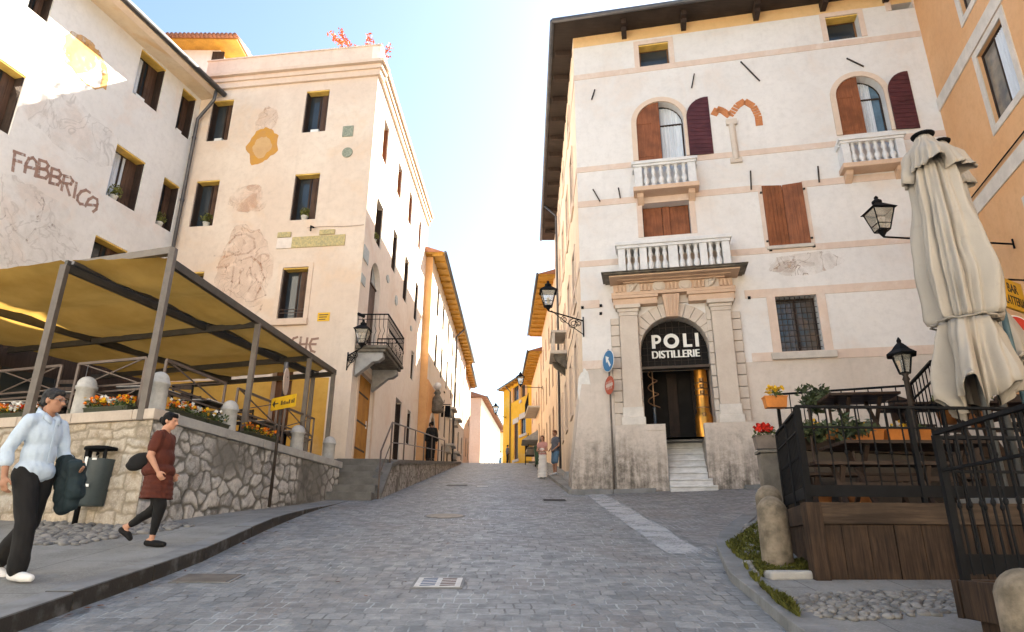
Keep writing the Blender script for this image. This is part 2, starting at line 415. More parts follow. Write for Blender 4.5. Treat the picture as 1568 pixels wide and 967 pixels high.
M_setts = setts('street_setts', 0.0, .155, .185)
M_plaza = setts('side_setts', radians(88), .16, .10, (.13,.135,.145), (.24,.235,.235), (.10,.10,.10), (.19,.165,.15))
xs = [-300,-120,-60,-30,-20,-14]+fr(-12, 14, 26)+[18,25,40,80,150,300]
ys = [-60,-20,-10,-5,-2]+fr(0, 60, 60)+[65,70,75,80,90,100,120,150,200,400]
sheet('street', M_setts, xs, ys, gz)
M_conc, nt, b = newmat('paving_concrete'); p_ = pos(nt)
br_n = nt.nodes.new('ShaderNodeTexBrick'); nt.links.new(vscale(nt, p_, (1,1,1), radians(90)), br_n.inputs['Vector']); br_n.inputs['Scale'].default_value = 1; br_n.inputs['Brick Width'].default_value = 1.5; br_n.inputs['Row Height'].default_value = .95; br_n.inputs['Mortar Size'].default_value = .006; br_n.inputs['Mortar Smooth'].default_value = .3
c = mixc(nt, ramp(nt, nz(nt, p_, 1.1, 7, .65), .32, .7), (.235,.235,.225), (.145,.142,.135)); c = mixc(nt, ramp(nt, nz(nt, p_, 45, 5, .75), .42, .72, 0, .55), c, (.33,.33,.32)); c = mixc(nt, ramp(nt, nz(nt, p_, 5, 6, .7), .55, .75, 0, .5), c, (.10,.095,.085)); c = mixc(nt, br_n.outputs['Fac'], c, (.09,.09,.088))
nt.links.new(c, b.inputs['Base Color']); b.inputs['Roughness'].default_value = .85; b.inputs['Specular IOR Level'].default_value = .25; bump(nt, b, mth(nt, 'SUBTRACT', nz(nt, p_, 60, 5, .7), br_n.outputs['Fac']), .35, .008)
M_kerb = pm('kerb_stone', (.22,.225,.23), .85, .25, 2.2, .4, 40, col2=(.12,.12,.115), world=True)
def dirt_shade_kerb():
    m = M_kerb.copy(); m.name = 'dirt_shade_kerb'; nt = m.node_tree; b = nt.nodes['Principled BSDF']; src = b.inputs['Base Color'].links[0].from_socket
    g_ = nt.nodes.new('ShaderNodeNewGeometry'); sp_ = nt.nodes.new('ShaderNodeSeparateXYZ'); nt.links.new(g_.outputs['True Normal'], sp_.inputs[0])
    f = mth(nt, 'MULTIPLY', ramp(nt, sp_.outputs[2], .7, .2), ramp(nt, nz(nt, g_.outputs['Position'], 4, 5), .25, .5, .5, 1)); nt.links.new(mixc(nt, f, src, (.028,.024,.02)), b.inputs['Base Color']); return m  # upright faces darkened, dirt and shade both put into the colour
M_kerbd = dirt_shade_kerb()
# white worn paint stripe and the side street's own setts
ya, yb = 9.0, 17.7
rowsheet('side_street', M_plaza, fr(8.0, 19.2, 24), lambda y: 2.62, lambda y: 13.0, lambda x, y: gz(x, y)+.004, 14)
m, nt, b = newmat('worn_white_paint'); p_ = pos(nt)
nt.links.new(mixc(nt, nz(nt, p_, 6, 5), (.62,.63,.64), (.45,.46,.47)), b.inputs['Base Color']); b.inputs['Roughness'].default_value = .7
nt.links.new(ramp(nt, mth(nt, 'ADD', nz(nt, p_, 2.2, 6, .6), mth(nt, 'MULTIPLY', nz(nt, p_, 22, 5, .7), .8)), .66, .98, .12, .66), b.inputs['Alpha']); M_stripe = m
rowsheet('road_marking', M_stripe, fr(9.1, 18.6, 16), lambda y: 2.06+.02*sin(y*3), lambda y: 2.56+.03*sin(y*2.3), lambda x, y: gz(x, y)+.009, 3)

# left pavement with its kerb
kx = interp([(-6,-3.75),(5.8,-3.72),(8.2,-3.66),(11,-3.95),(14,-4.1),(16.6,-3.9)])
kh = lambda y: .145*(1-sstep(11.0, 16.4, y))+.006
lz = lambda x, y: S(y)+kh(y)
rowsheet('pavement', M_conc, fr(-6, 16.6, 46), lambda y: -16.0, lambda y: kx(y)-.26, lz, 10)
mb = MB(); y = -6.0
while y < 16.4:
    L = .95+.3*random.random(); y2 = min(y+L, 16.5); g = .006
    a0, a1 = kx(y+g), kx(y2-g); w = .27; dz = random.uniform(-.006, .006)
    q = []
    for zz in (-.3, 0):
        for (xx, yy, ed) in ((a0-w, y+g, 0), (a0, y+g, 1), (a1, y2-g, 1), (a1-w, y2-g, 0)):
            q.append(V((xx+(random.uniform(-.008,.008) if ed else 0), yy, lz(xx, yy)+.004+dz+zz)))
    mb.hexa(q); y = y2
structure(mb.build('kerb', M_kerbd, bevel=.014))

# right-hand island: kerb curve, paving, cobbles and moss
kpts = [gpt(*p) for p in ((1204,965),(1160,925),(1118,890),(1097,841),(1104,824),(1121,808),(1143,791),(1168,779))]
ktab = sorted([(p.y, p.x) for p in kpts]); ktab = [(-4, ktab[0][1]-.35)]+ktab
rk = interp(ktab); ymax = ktab[-1][0]
rzf = lambda x, y: gz(x, y)+.085
rowsheet('paving', M_conc, fr(-4, ymax, 44), lambda y: rk(y)+.2, lambda y: 16.0, rzf, 12, .3)
line = [V((rk(y), y, 0)) for y in fr(-4, ymax, 90)]
mb = MB(); i = 0
while i < len(line)-1:
    j = min(i+random.choice((7, 8, 9)), len(line)-1)
    for k in range(i, j):
        a, b2 = line[k], line[k+1]; d = (b2-a).normalized(); nn = V((d.y, -d.x, 0))
        e = .015 if k == j-1 else 0; b3 = b2-d*e
        q = [V((p.x, p.y, gz(p.x, p.y)-.2)) for p in (a, a+nn*.27, b3+nn*.27, b3)]+[V((p.x, p.y, gz(p.x, p.y)+.098)) for p in (a, a+nn*.27, b3+nn*.27, b3)]
        mb.hexa(q)
    i = j
structure(mb.build('kerb', M_kerb, bevel=.008))

def inpoly(x, y, P):
    c = False; n = len(P)
    for i in range(n):
        x1, y1 = P[i][0], P[i][1]; x2, y2 = P[(i+1)%n][0], P[(i+1)%n][1]
        if (y1 > y) != (y2 > y) and x < (x2-x1)*(y-y1)/(y2-y1)+x1: c = not c
    return c
def pebbles(name, poly, zf, step, mats, label):
    mb = MB(); rs = random.Random(3)
    x0 = min(p[0] for p in poly); x1 = max(p[0] for p in poly); y0 = min(p[1] for p in poly); y1 = max(p[1] for p in poly)
    y = y0
    while y < y1:
        x = x0+rs.random()*step
        while x < x1:
            if inpoly(x, y, poly):
                r = step*rs.uniform(.38, .6); a = rs.random()*pi; M = Matrix.Rotation(a, 3, 'Z')@Matrix.Rotation(rs.uniform(-.2,.2), 3, 'X')
                mb.ell((x+rs.uniform(-.2,.2)*step, y+rs.uniform(-.2,.2)*step, zf(x, y)+.005), (r*1.25, r*.85, r*.55), 9, 6, M)
            x += step*rs.uniform(.9, 1.2)
        y += step*.82
    o = mb.build(name, mats, smooth=True, fixn=False); return stuff(o, label, 'cobbles')
M_pebble = pm('river_pebbles', (.25,.24,.225), .6, .4, 7.5, .2, 30, col2=(.045,.05,.055))
pol = [(p.x, p.y) for p in [gpt(*q, .085) for q in ((1200,922),(1245,908),(1460,903),(1568,925),(1480,938),(1300,952),(1255,945))]]
pebbles('cobbles', pol, rzf, .088, M_pebble, 'rounded grey cobbles set between paving slabs by the wooden skirt')
pol = [(p.x, p.y) for p in [gpt(*q, .14) for q in ((20,835),(115,838),(200,822),(300,806),(258,800),(120,797),(40,800))]]
pebbles('cobbles', pol, lambda x, y: lz(x, y), .14, M_pebble, 'grey cobbles set in the pavement round the dustbin foot')
pol2 = [(p.x, p.y) for p in [gpt(*q, .085) for q in ((1142,862),(1150,880),(1170,885),(1240,880),(1245,868),(1215,862),(1168,862),(1166,800),(1150,800),(1125,830))]]
pebbles('cobbles', pol2, rzf, .15, M_pebble, 'pale cobbles among moss beside the stone bollards')
def tufts(name, polys, zf, n, h, mat, label):
    mb = MB(); rs = random.Random(5)
    for poly in polys:
        x0 = min(p[0] for p in poly); x1 = max(p[0] for p in poly); y0 = min(p[1] for p in poly); y1 = max(p[1] for p in poly); k = 0
        while k < n:
            x, y = rs.uniform(x0, x1), rs.uniform(y0, y1); k += 1
            if not inpoly(x, y, poly) or noise.noise(V((x*3, y*3, 1))) < -.3: continue
            z = zf(x, y); a = rs.random()*6.28; hh = h*rs.uniform(.4, 1.1); w = .012; lean = V((cos(a), sin(a), 0))*hh*rs.uniform(.2, .9)
            s_ = V((-sin(a), cos(a), 0))*w; p0 = V((x, y, z)); p1 = p0+lean*.5+V((0,0,hh*.7)); p2 = p0+lean+V((0,0,hh*.9))
            mb.add([p0-s_, p0+s_, p1+s_*.7, p1-s_*.7, p2], [(0,1,2,3),(3,2,4)])
    return stuff(mb.build(name, mat, fixn=False), label, 'grass')
M_moss = pm('moss', (.125,.125,.022), .9, .4, 8, 0, 50, col2=(.05,.058,.012))
g = lambda L: [(p.x, p.y) for p in [gpt(*q, .085) for q in L]]
tufts('grass', [g(((1113,836),(1165,800),(1167,868),(1150,866),(1125,852))), g(((1155,868),(1240,862),(1246,876),(1165,884))), g(((1140,868),(1150,884),(1170,905),(1210,925),(1225,948),(1190,925)))], rzf, 15000, .085, M_moss, 'green moss and grass growing between kerb and bollards')
# ------------------------------------------------------------------ facades and windows
def arc(u0, u1, z1, n=14):
    r = (u1-u0)/2; uc = (u0+u1)/2; zs = z1-r
    return [(uc-r*cos(pi*i/n), zs+r*sin(pi*i/n)) for i in range(n+1)]
def facade(pl, name, mat, parent, u0, u1, z0, z1, ops, depth=.32, ends=(True, True), mb=None, top=None):
    own = mb is None; mb = mb or MB()
    us = sorted({u0, u1}|{max(u0, min(u1, o[k])) for o in ops for k in (0, 1)}); zs = sorted({z0, z1}|{max(z0, min(z1, o[k])) for o in ops for k in (2, 3)})
    for i in range(len(us)-1):
        for j in range(len(zs)-1):
            uc, zc = (us[i]+us[i+1])/2, (zs[j]+zs[j+1])/2
            if us[i+1]-us[i] < 1e-5 or zs[j+1]-zs[j] < 1e-5: continue
            if any(o[0] < uc < o[1] and o[2] < zc < o[3] for o in ops): continue
            mb.add([pl.pt(us[i], zs[j]), pl.pt(us[i+1], zs[j]), pl.pt(us[i+1], zs[j+1]), pl.pt(us[i], zs[j+1])], [(0,1,2,3)])
    for o in ops:
        a, b, c, d = o[:4]; arch = len(o) > 4 and o[4]
        q = lambda u, z: (pl.pt(u, z), pl.pt(u, z, -depth))
        if arch:
            A = arc(a, b, d); zs_ = A[0][1]; h = len(A)//2
            for i in range(len(A)-1):
                cn = (a, d) if i < h else (b, d)
                mb.add([pl.pt(*A[i]), pl.pt(*A[i+1]), pl.pt(*cn)], [(0,1,2)])
            loop = [(a, c)]+A+[(b, c)]
        else: loop = [(a, c), (a, d), (b, d), (b, c)]
        n = len(loop)
        for i in range(n):
            p, r = loop[i], loop[(i+1) % n]; x0, x1 = q(*p); y0, y1 = q(*r); mb.add([x0, x1, y1, y0], [(0,1,2,3)])
    for k, u in enumerate((u0, u1)):
        if ends[k]: mb.add([pl.pt(u, z0), pl.pt(u, z1), pl.pt(u, z1, -.65), pl.pt(u, z0, -.65)], [(0,1,2,3)])
    mb.add([pl.pt(u0, z1), pl.pt(u1, z1), pl.pt(u1, z1, -.65), pl.pt(u0, z1, -.65)], [(0,1,2,3)])
    if own: return mb.build(name, mat, parent, fixn=False)
def leafbox(pl, parent, u0, u1, z0, z1, o0, o1, mat, name='shutter', planks=True, horiz=False):
    mb = MB()
    mb.pbox(pl, u0, u1, z0, z1, o0, o1)
    if planks:
        n = max(2, int(round((abs(u1-u0) if not horiz else z1-z0)/(.13 if not horiz else .12))))
        f = o1 if o1 > o0 else o0
        for i in range(n):
            if not horiz:
                a = u0+(u1-u0)*i/n; b = u0+(u1-u0)*(i+1)/n; mb.pbox(pl, a+.006*(1 if u1>u0 else -1), b-.006*(1 if u1>u0 else -1), z0+.01, z1-.01, f, f+.012)
            else:
                a = z0+(z1-z0)*i/n; b = z0+(z1-z0)*(i+1)/n; mb.pbox(pl, u0+.01, u1-.01, a+.006, b-.006, f, f+.012)
    return mb.build(name, mat, parent)
def window(pl, r, parent, style='deep', depth=.32, sill=False, bounce_head=True, frame=None, leafmat=None, curtain=False, mull=1, leaf=(True, True), arch=False, glass=None):
    u0, u1, z0, z1 = r[:4]; frame = frame or M_dkbrown; leafmat = leafmat or M_dkbrown
    fb = MB(); t = .055; o0, o1 = -depth, -depth+.06
    w = u1-u0
    if not arch:
        fb.pbox(pl, u0, u1, z0, z0+t, o0, o1); fb.pbox(pl, u0, u1, z1-t, z1, o0, o1)
        fb.pbox(pl, u0, u0+t, z0+t, z1-t, o0, o1); fb.pbox(pl, u1-t, u1, z0+t, z1-t, o0, o1)
    else:
        A = arc(u0, u1, z1); fb.pbox(pl, u0, u1, z0, z0+t, o0, o1); zs = A[0][1]
        fb.pbox(pl, u0, u0+t, z0+t, zs, o0, o1); fb.pbox(pl, u1-t, u1, z0+t, zs, o0, o1); fb.pbox(pl, u0+t, u1-t, zs-t/2, zs+t/2, o0, o1)
        fb.tube([pl.pt(a[0], a[1], (o0+o1)/2) for a in A], t*.6, 6)
    for i in range(mull):
        c = u0+w*(i+1)/(mull+1); fb.pbox(pl, c-.03, c+.03, z0+t, (z1 if not arch else z1-w*.05)-t, o0+.01, o1-.01)
    f = fb.build('window', frame, parent)
    pb = MB()
    if arch:
        A = arc(u0, u1, z1); poly = [(u0, z0)]+A+[(u1, z0)]; pb.prism([pl.pt(a, b, -depth+.012) for a, b in poly], pl.n*.012)
    else: pb.pbox(pl, u0+.01, u1-.01, z0+.01, z1-.01, -depth+.012, -depth+.024)
    pb.build('pane', glass or M_glass, f)
    if style == 'deep':
        dd = depth-.07
        if leaf[0]: MB().pbox(pl, u0+.004, u0+.045, z0+.01, z1-.05, -dd-.0, -.05).build('shutter', leafmat, f)
        if leaf[1]: MB().pbox(pl, u1-.045, u1-.004, z0+.01, z1-.05, -dd-.0, -.05).build('shutter', leafmat, f)
        if leaf[1] and u1-u0 < 1.6 and bounce_head: leafbox(pl, f, u0+w*.60, u1-.05, z0+.06, z1-.06, -depth+.065, -depth+.09, M_inleaf)
        if bounce_head: MB().pbox(pl, u0+.003, u1-.003, z1-.045, z1-.003, -depth+.07, -.02).build('bounce_head', M_bounce_head, f)  # slab under the window head, coloured as if lit by warm bounce
    if curtain:
        cb = MB(); n = 24; a0 = u0+w*(curtain[0] if hasattr(curtain, '__len__') else .5); a1 = u0+w*(curtain[1] if hasattr(curtain, '__len__') else .95)
        pts = [(a0+(a1-a0)*i/n, -depth+.035+.012*sin(i*1.7)) for i in range(n+1)]
        for i in range(n):
            (a, o), (b, q) = pts[i], pts[i+1]; cb.add([pl.pt(a, z0+.06, o), pl.pt(b, z0+.06, q), pl.pt(b, z1-.07, q), pl.pt(a, z1-.07, o)], [(0,1,2,3)])
        cb.build('curtain', M_curtain, f, smooth=True)
    if sill: MB().pbox(pl, u0-.1, u1+.1, z0-.11, z0-.002, -.1, .1).build('sill', M_stone, f, bevel=.012)
    return f
def bodyprism(name, poly, z0, z1, mat, parent):
    return MB().prism([V((p[0], p[1], z0)) for p in poly], (0, 0, z1-z0)).build(name, mat, parent)
def band(pl, parent, u0, u1, z0, z1, o, mat, name='string_course', o0=-.02):
    return MB().pbox(pl, u0, u1, z0, z1, o0, o).build(name, mat, parent)
def surround(pl, parent, r, w, o, mat, arch=False, top=True, bottom=False, name='window_surround'):
    u0, u1, z0, z1 = r[:4]; mb = MB()
    if arch:
        A = arc(u0, u1, z1, 16); B = arc(u0-w, u1+w, z1+w, 16)
        for i in range(16):
            q = [pl.pt(*A[i], 0), pl.pt(*A[i+1], 0), pl.pt(*B[i+1], 0), pl.pt(*B[i], 0)]; mb.hexa([x-pl.n*.01 for x in q]+[x+pl.n*o for x in q])
        zs = A[0][1]
    else: zs = z1
    if not top and not arch:
        MB().pbox(pl, u0-w, u0, z0, zs, -.01, o).build(name, mat, parent); return MB().pbox(pl, u1, u1+w, z0, zs, -.01, o).build(name, mat, parent)
    mb.pbox(pl, u0-w, u0, z0, zs, -.01, o); mb.pbox(pl, u1, u1+w, z0, zs, -.01, o)
    if top and not arch: mb.pbox(pl, u0-w, u1+w, z1, z1+w, -.01, o)
    if bottom: mb.pbox(pl, u0-w, u1+w, z0-w, z0, -.01, o)
    return mb.build(name, mat, parent)
def strokes(pl, parent, name, lines, width, mat, o=.004, thick=.004):
    """hand-painted lettering: polylines in facade coordinates given a brush width"""
    mb = MB()
    for k, L in enumerate(lines):
        for i in range(len(L)-1):
            (a, b), (c, d) = L[i], L[i+1]; dx, dy = c-a, d-b; n = sqrt(dx*dx+dy*dy) or 1; ex, ey = dx/n*width*.45, dy/n*width*.45
            nx, ny = -dy/n*width/2, dx/n*width/2; oo = o+.0012*((i+k) % 5)
            q = [(a-ex+nx, b-ey+ny), (a-ex-nx, b-ey-ny), (c+ex-nx, d+ey-ny), (c+ex+nx, d+ey+ny)]
            mb.add([pl.pt(x, y, oo) for x, y in q], [(0,1,2,3)])
    return mb.build(name, mat, parent, fixn=False)
def blotch(pl, parent, name, uc, zc, ru, rz_, mat, o=.006, seed=0, n=40, rough=.18):
    """irregular flat patch of paint or bared plaster lying on the wall"""
    poly = []
    for i in range(n):
        t = 2*pi*i/n; k = 1+rough*noise.fractal(V((cos(t)*1.6+seed*7.3, sin(t)*1.6, seed)), 1.0, 2.0, 4)*1.6
        poly.append(pl.pt(uc+ru*cos(t)*k, zc+rz_*sin(t)*k, o))
    mb = MB(); c = pl.pt(uc, zc, o); mb.add([c]+poly, [(0, 1+i, 1+(i+1) % n) for i in range(n)])
    return mb.build(name, mat, parent, fixn=False)
def text3(txt, pl, u, z, h, mat, parent, name='lettering', o=.01, width=None, thick=.004, flip=False):
    cu = bpy.data.curves.new(name, 'FONT'); cu.body = txt; cu.size = 1; cu.extrude = .01; cu.align_x = 'CENTER'
    ob = bpy.data.objects.new(name, cu); COL.objects.link(ob)
    dg = bpy.context.evaluated_depsgraph_get(); dg.update(); me = bpy.data.meshes.new_from_object(ob.evaluated_get(dg)); bpy.data.objects.remove(ob)
    ys = [v.co.y for v in me.vertices]; xs_ = [v.co.x for v in me.vertices]; y0, y1 = min(ys), max(ys); x0, x1 = min(xs_), max(xs_)
    s = h/(y1-y0); sx = s if width is None else width/(x1-x0); off = parent_loc(parent)
    for v in me.vertices:
        p = pl.pt(u+(v.co.x-(x0+x1)/2)*sx, z+(v.co.y-y0)*s, o+(v.co.z/.01)*thick); v.co = p-off
    me.materials.clear(); me.materials.append(mat); q = bpy.data.objects.new(name, me); COL.objects.link(q); q.parent = parent; return q
def leaves(mb, c, r, n, size, rs, squash=1.0):
    c = V(c)
    for i in range(n):
        d = V((rs.gauss(0,1), rs.gauss(0,1), rs.gauss(0,1))).normalized()*(rs.random()**.45)
        p = c+V((d.x*r, d.y*r, d.z*r*squash)); a = V((rs.gauss(0,1), rs.gauss(0,1), rs.gauss(0,1))).normalized(); b = a.cross(V((rs.gauss(0,1), rs.gauss(0,1), rs.gauss(0,1)))).normalized()
        s = size*rs.uniform(.6, 1.3); mb.add([p-a*s, p+b*s*.45, p+a*s, p-b*s*.45], [(0,1,2,3)])
    return mb
RS = random.Random(11)
def pot_plant(loc, label, pot=.11, ph=.18, fol=.2, fmat=None, pmat=None, group=None, n=150, size=.05, up=1.15):
    t = thing('plant_pot', label, 'potted plant', loc, group); c = V(loc)
    MB().lathe(c, [(pot*.7, .002), (pot, ph*.9), (pot*1.06, ph*.9), (pot*1.06, ph), (pot*.9, ph), (pot*.88, ph-.03)], 14).build('pot', pmat or M_whitepot, t, smooth=True)
    mb = MB(); leaves(mb, c+V((0,0,ph+fol*.75)), fol, n, size, RS, up); mb.build('foliage', fmat or M_leaf2, t, fixn=False)
    return t
M_inleaf = wood('inner_shutter', (.115,.062,.038), (.065,.036,.024), .6)
# eaves: a soffit slab on rafters with a gutter along the edge
def lamp(name, label, head, base, scroll=True, size=.85, arm_drop=0.0):
    """wall lantern: four-sided glazed head on an iron bracket; head = bottom of the lantern, base = wall plate"""
    t = thing(name, label, 'street lamp', base); h = V(head); b = V(base); k = size/.85
    fr_ = MB(); w0, w1, zb, zt = .11*k, .215*k, .06*k, .52*k
    c = lambda w, z: [h+V((sx*w, sy*w, z)) for sx, sy in ((-1,-1),(1,-1),(1,1),(-1,1))]
    lo, hi = c(w0, zb), c(w1, zt)
    for i in range(4):
        fr_.bar(lo[i], hi[i], .022*k); fr_.bar(lo[i], lo[(i+1)%4], .022*k); fr_.bar(hi[i], hi[(i+1)%4], .028*k)
        m0 = lo[i].lerp(hi[i], .28); m1 = lo[(i+1)%4].lerp(hi[(i+1)%4], .28); fr_.bar(m0, m1, .014*k)
    fr_.tube([h+V((0,0,-.09*k)), h+V((0,0,-.03*k)), h+V((0,0,.06*k))], [.012*k, .05*k, .1*k], 10)
    fr_.build('lantern_frame', M_iron, t)
    g_ = MB(); a, d = c(w0*.96, zb+.005), c(w1*.96, zt-.005); g_.hexa(a+d); g_.build('lantern_glass', M_lglass, t)
    MB().ell(h+V((0,0,.24*k)), (.05*k,.05*k,.1*k)).build('bulb', M_glow, t, smooth=True)
    rf = MB(); e, f2 = c(w1*1.22, zt), c(.075*k, zt+.17*k); rf.hexa(e+f2); rf.lathe(h+V((0,0,zt+.165*k)), [(.085*k,0),(.1*k,.03*k),(.1*k,.07*k),(.06*k,.1*k),(.035*k,.13*k),(.045*k,.16*k),(.012*k,.2*k)], 12); rf.build('lantern_cap', M_iron, t)
    br = MB(); d = (b-h); dn = V((d.x, d.y, 0)).normalized(); 
    s0 = h+V((0,0,-.08*k))
    br.tube([s0, s0.lerp(b, .5)+V((0,0,-.0)), b], .018*k+.004, 8)
    if scroll:
        L = (b-s0).length
        for (cc, r, sg) in ((.72, .16*k, 1), (.45, .11*k, 1), (.86, .1*k, 1)):
            ce = s0.lerp(b, cc)+V((0,0,-r-.02*k)); pts = []
            for i in range(22):
                th = i/21*pi*3.2; rr = r*(1-i/28); pts.append(ce+dn*(cos(th+pi/2)*rr)+V((0,0,sin(th+pi/2)*rr)))
            br.tube(pts, .010*k+.002, 6)
        br.tube([s0+dn*.1, s0.lerp(b, .5)+V((0,0,-.2*k)), b+V((0,0,-.42*k))], .013*k, 6)
    br.tube([b+V((0,0,.12*k)), b+V((0,0,-.48*k if scroll else -.1*k))], .02*k, 6)
    br.build('bracket', M_iron, t)
    return t
m, nt, b = newmat('clear_lantern_glass'); b.inputs['Base Color'].default_value = (.8,.78,.72,1); b.inputs['Roughness'].default_value = .25; b.inputs['Transmission Weight'].default_value = .75; b.inputs['IOR'].default_value = 1.2
nt.links.new(mixc(nt, nz(nt, objc(nt), 5, 3), (.85,.82,.75), (.6,.57,.5)), b.inputs['Base Color']); M_lglass = m
# ------------------------------------------------------------------ left side of the street
CA = (-4.8139, 19.3); AF = Pl(CA, 98.04, -1); AS = Pl(CA, 1.86, -1)
J = (-11.48, 20.2416); FB = Pl(J, 14.8, -1)
def cr(ox, oy, s): return lambda *pts: [(ox+x*s, oy+y*s) for x, y in pts]
c1 = cr(0, 0, .2688); c2 = cr(240, 30, .2688); c3 = cr(0, 180, .2688); c4 = cr(240, 280, .2688); c5 = cr(500, 460, .269); c6 = cr(540, 260, .4964)
P_pink = plaster('pink_plaster', (.70,.60,.51), (.645,.53,.44), (.67,.50,.36), .55, .55, None, .9, .14)
P_side = plaster('cream_plaster', (.80,.735,.675), (.75,.67,.60), (.64,.46,.36), .35, .6, None)
P_fab = plaster('grey_white_plaster', (.72,.705,.69), (.66,.645,.63), (.66,.54,.47), .4, .5, None, .9, .10)
P_orange = plaster('orange_plaster', (.72,.42,.20), (.66,.35,.15), (.62,.42,.28), .4, .5)
P_peach = plaster('peach_plaster', (.76,.57,.41), (.73,.52,.36), (.68,.56,.46), .4, .5)
P_yellow = plaster('yellow_plaster', (.72,.42,.05), (.66,.35,.03), (.68,.50,.20), .3, .6)
P_cream2 = plaster('pale_plaster', (.72,.66,.58), (.68,.60,.50), (.62,.48,.36), .4, .6)
P_ochre = plaster('ochre_ground_floor', (.62,.37,.09), (.55,.30,.06), (.60,.45,.28), .4, .6)
P_trim = plaster('trim_plaster', (.70,.58,.48), (.64,.51,.41), None)
D_red = decal('faded_red_paint', (.50,.22,.11), .45, 2.4, None, amt=.33, line=1.3)
D_grey = decal('faded_grey_paint', (.36,.30,.27), .5, 2.2, None, amt=.20, line=1.1)
D_orange = decal('worn_orange_paint', (.60,.34,.13), .40, 2.5, None, amt=.8)
D_letter = decal('worn_letter_paint', (.34,.20,.155), .36, 7, None, amt=.62)
D_bare = pm('bared_orange_plaster', (.55,.28,.05), .95, .2, 3.5, .5, 20, col2=(.46,.25,.10))
D_bare2 = pm('bared_sand_plaster', (.58,.38,.19), .95, .2, 3.0, .5, 20, col2=(.50,.31,.15))

# ---- grey-white house with the painted lettering
fab = thing('corner_house', 'grey white house at the left edge with FABBRICA painted across its wall', 'house', FB.pt(-5, 2.5))
FW = [[(215,71),(255,107.5),(240.6,173),(205.6,142.5)], [(281,132),(301,153),(290,214),(268,198)], [(-12,80),(42,118),(12,206),(-36,176)], [(53,-32),(88,-8),(71,33),(43,11)],
      [(180.6,219),(223.6,250),(207,324),(161,297)], [(252,270),(277,287),(261,356),(238,341)]]
FR = [FB.rect(q) for q in FW]
u5, z5 = FB.uv(147, 359); u6, z6 = FB.uv(186, 380); FR.append((u5, u6+.25, z5-1.35, z5))
ztop = FB.uv(306.5, 153)[1]
door_rects = [(-9.6, -8.3, 3.2, 5.5), (-7.2, -5.4, 3.2, 5.6), (-4.0, -2.5, 3.2, 5.6), (-13.0, -11.0, 3.2, 5.6)]
facade(FB, 'wall', P_fab, fab, -17.0, -.01, 1.0, ztop+.05, FR+door_rects, .42, ends=(True, False))
bodyprism('wall', [FB.pt(u, 0, o) for u, o in ((-16.99, -.66), (-.01, -.66), (-.01, -9), (-16.99, -9))], 1.0, ztop-.02, P_fab, fab)
for i, r in enumerate(FR):
    cur = {0: (.02, .42), 4: (.1, .75), 5: (.05, .45)}.get(i, False)
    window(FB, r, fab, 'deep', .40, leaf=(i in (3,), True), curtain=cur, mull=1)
for r in door_rects:
    MB().pbox(FB, r[0], r[1], r[2], r[3], -.42, -.36).build('door', M_dkbrown, fab)
for r in ((-13.4, -10.9), (-10.8, -8.2), (-8.1, -4.9), (-4.8, -2.3), (-2.2, -.3)):
    MB().pbox(FB, r[0], r[1], 2.9, 6.7, .002, .10).build('shopfront', M_dkbrown, fab, bevel=.01)
    MB().pbox(FB, r[0]+.15, r[1]-.15, 3.7, 5.5, .101, .115).build('shop_window', M_glass, fab)
# eave: soffit board, moulded edge, gutter, tiled slope
ov = .86
MB().pbox(FB, -17.4, .0, ztop+.05, ztop+.12, -.7, ov).build('soffit', plaster('soffit_plaster', (.70,.60,.48), (.66,.52,.36), (.60,.36,.15), .6, .8), fab)
mb = MB(); mb.prism([FB.pt(-17.4, ztop+.02, ov-.25), FB.pt(-17.4, ztop+.05, ov-.05), FB.pt(-17.4, ztop+.05, ov-.25)], FB.d*17.4); mb.build('eave_moulding', P_trim, fab)
MB().tube([FB.pt(-17.4, ztop+.16, ov+.07), FB.pt(.05, ztop+.14, ov+.07)], .10, 10).build('gutter', M_zinc, fab, smooth=True)
mb = MB(); mb.prism([FB.pt(-17.4, ztop+.13, ov), FB.pt(-17.4, ztop+2.4, -5), FB.pt(-17.4, ztop+.13, -9)], FB.d*17.35); mb.build('roof', M_terracotta, fab)
# painted lettering and figures
L = [[(85,192),(72,300)],[(80,192),(138,212)],[(78,240),(118,252)], [(140,308),(148,262),(165,232),(188,228),(205,250),(210,290),(200,332)],[(142,278),(208,292)],
 [(225,240),(218,335)],[(225,240),(262,252),(275,272),(262,292),(228,290)],[(228,290),(268,300),(278,325),(258,345),(218,335)],
 [(295,288),(282,370)],[(295,288),(335,300),(348,322),(335,338),(292,330)],[(292,330),(330,342),(345,362),(328,382),(282,370)],
 [(365,330),(350,410)],[(365,330),(400,340),(415,360),(402,378),(362,372)],[(375,375),(395,440)], [(434,372),(420,452)],
 [(510,425),(490,412),(462,420),(442,445),(440,470),(455,490),(470,492)], [(485,502),(505,465),(530,452),(552,465),(555,490),(548,520),(530,535)],[(500,495),(552,500)]]
strokes(FB, fab, 'lettering', [[FB.uv(*q) for q in c3(*l)] for l in L], .085, D_letter)
uo = [FB.uv(*q) for q in c1((388,350),(400,295),(440,255),(500,262),(555,305),(592,380),(600,440),(590,485))]
strokes(FB, fab, 'fresco', [uo], .22, D_orange, .004)
a = FB.uv(*c1((462,300))[0]); blotch(FB, fab, 'fresco', a[0], a[1], .5, .6, D_orange, .003, 3)
strokes(FB, fab, 'fresco', [[FB.uv(*q) for q in c1((390,350),(430,410),(480,470),(540,505),(580,495))]], .05, D_orange, .002)
a = FB.uv(45, 350); blotch(FB, fab, 'fresco', a[0], a[1], 1.5, 1.3, D_grey, .003, 5)
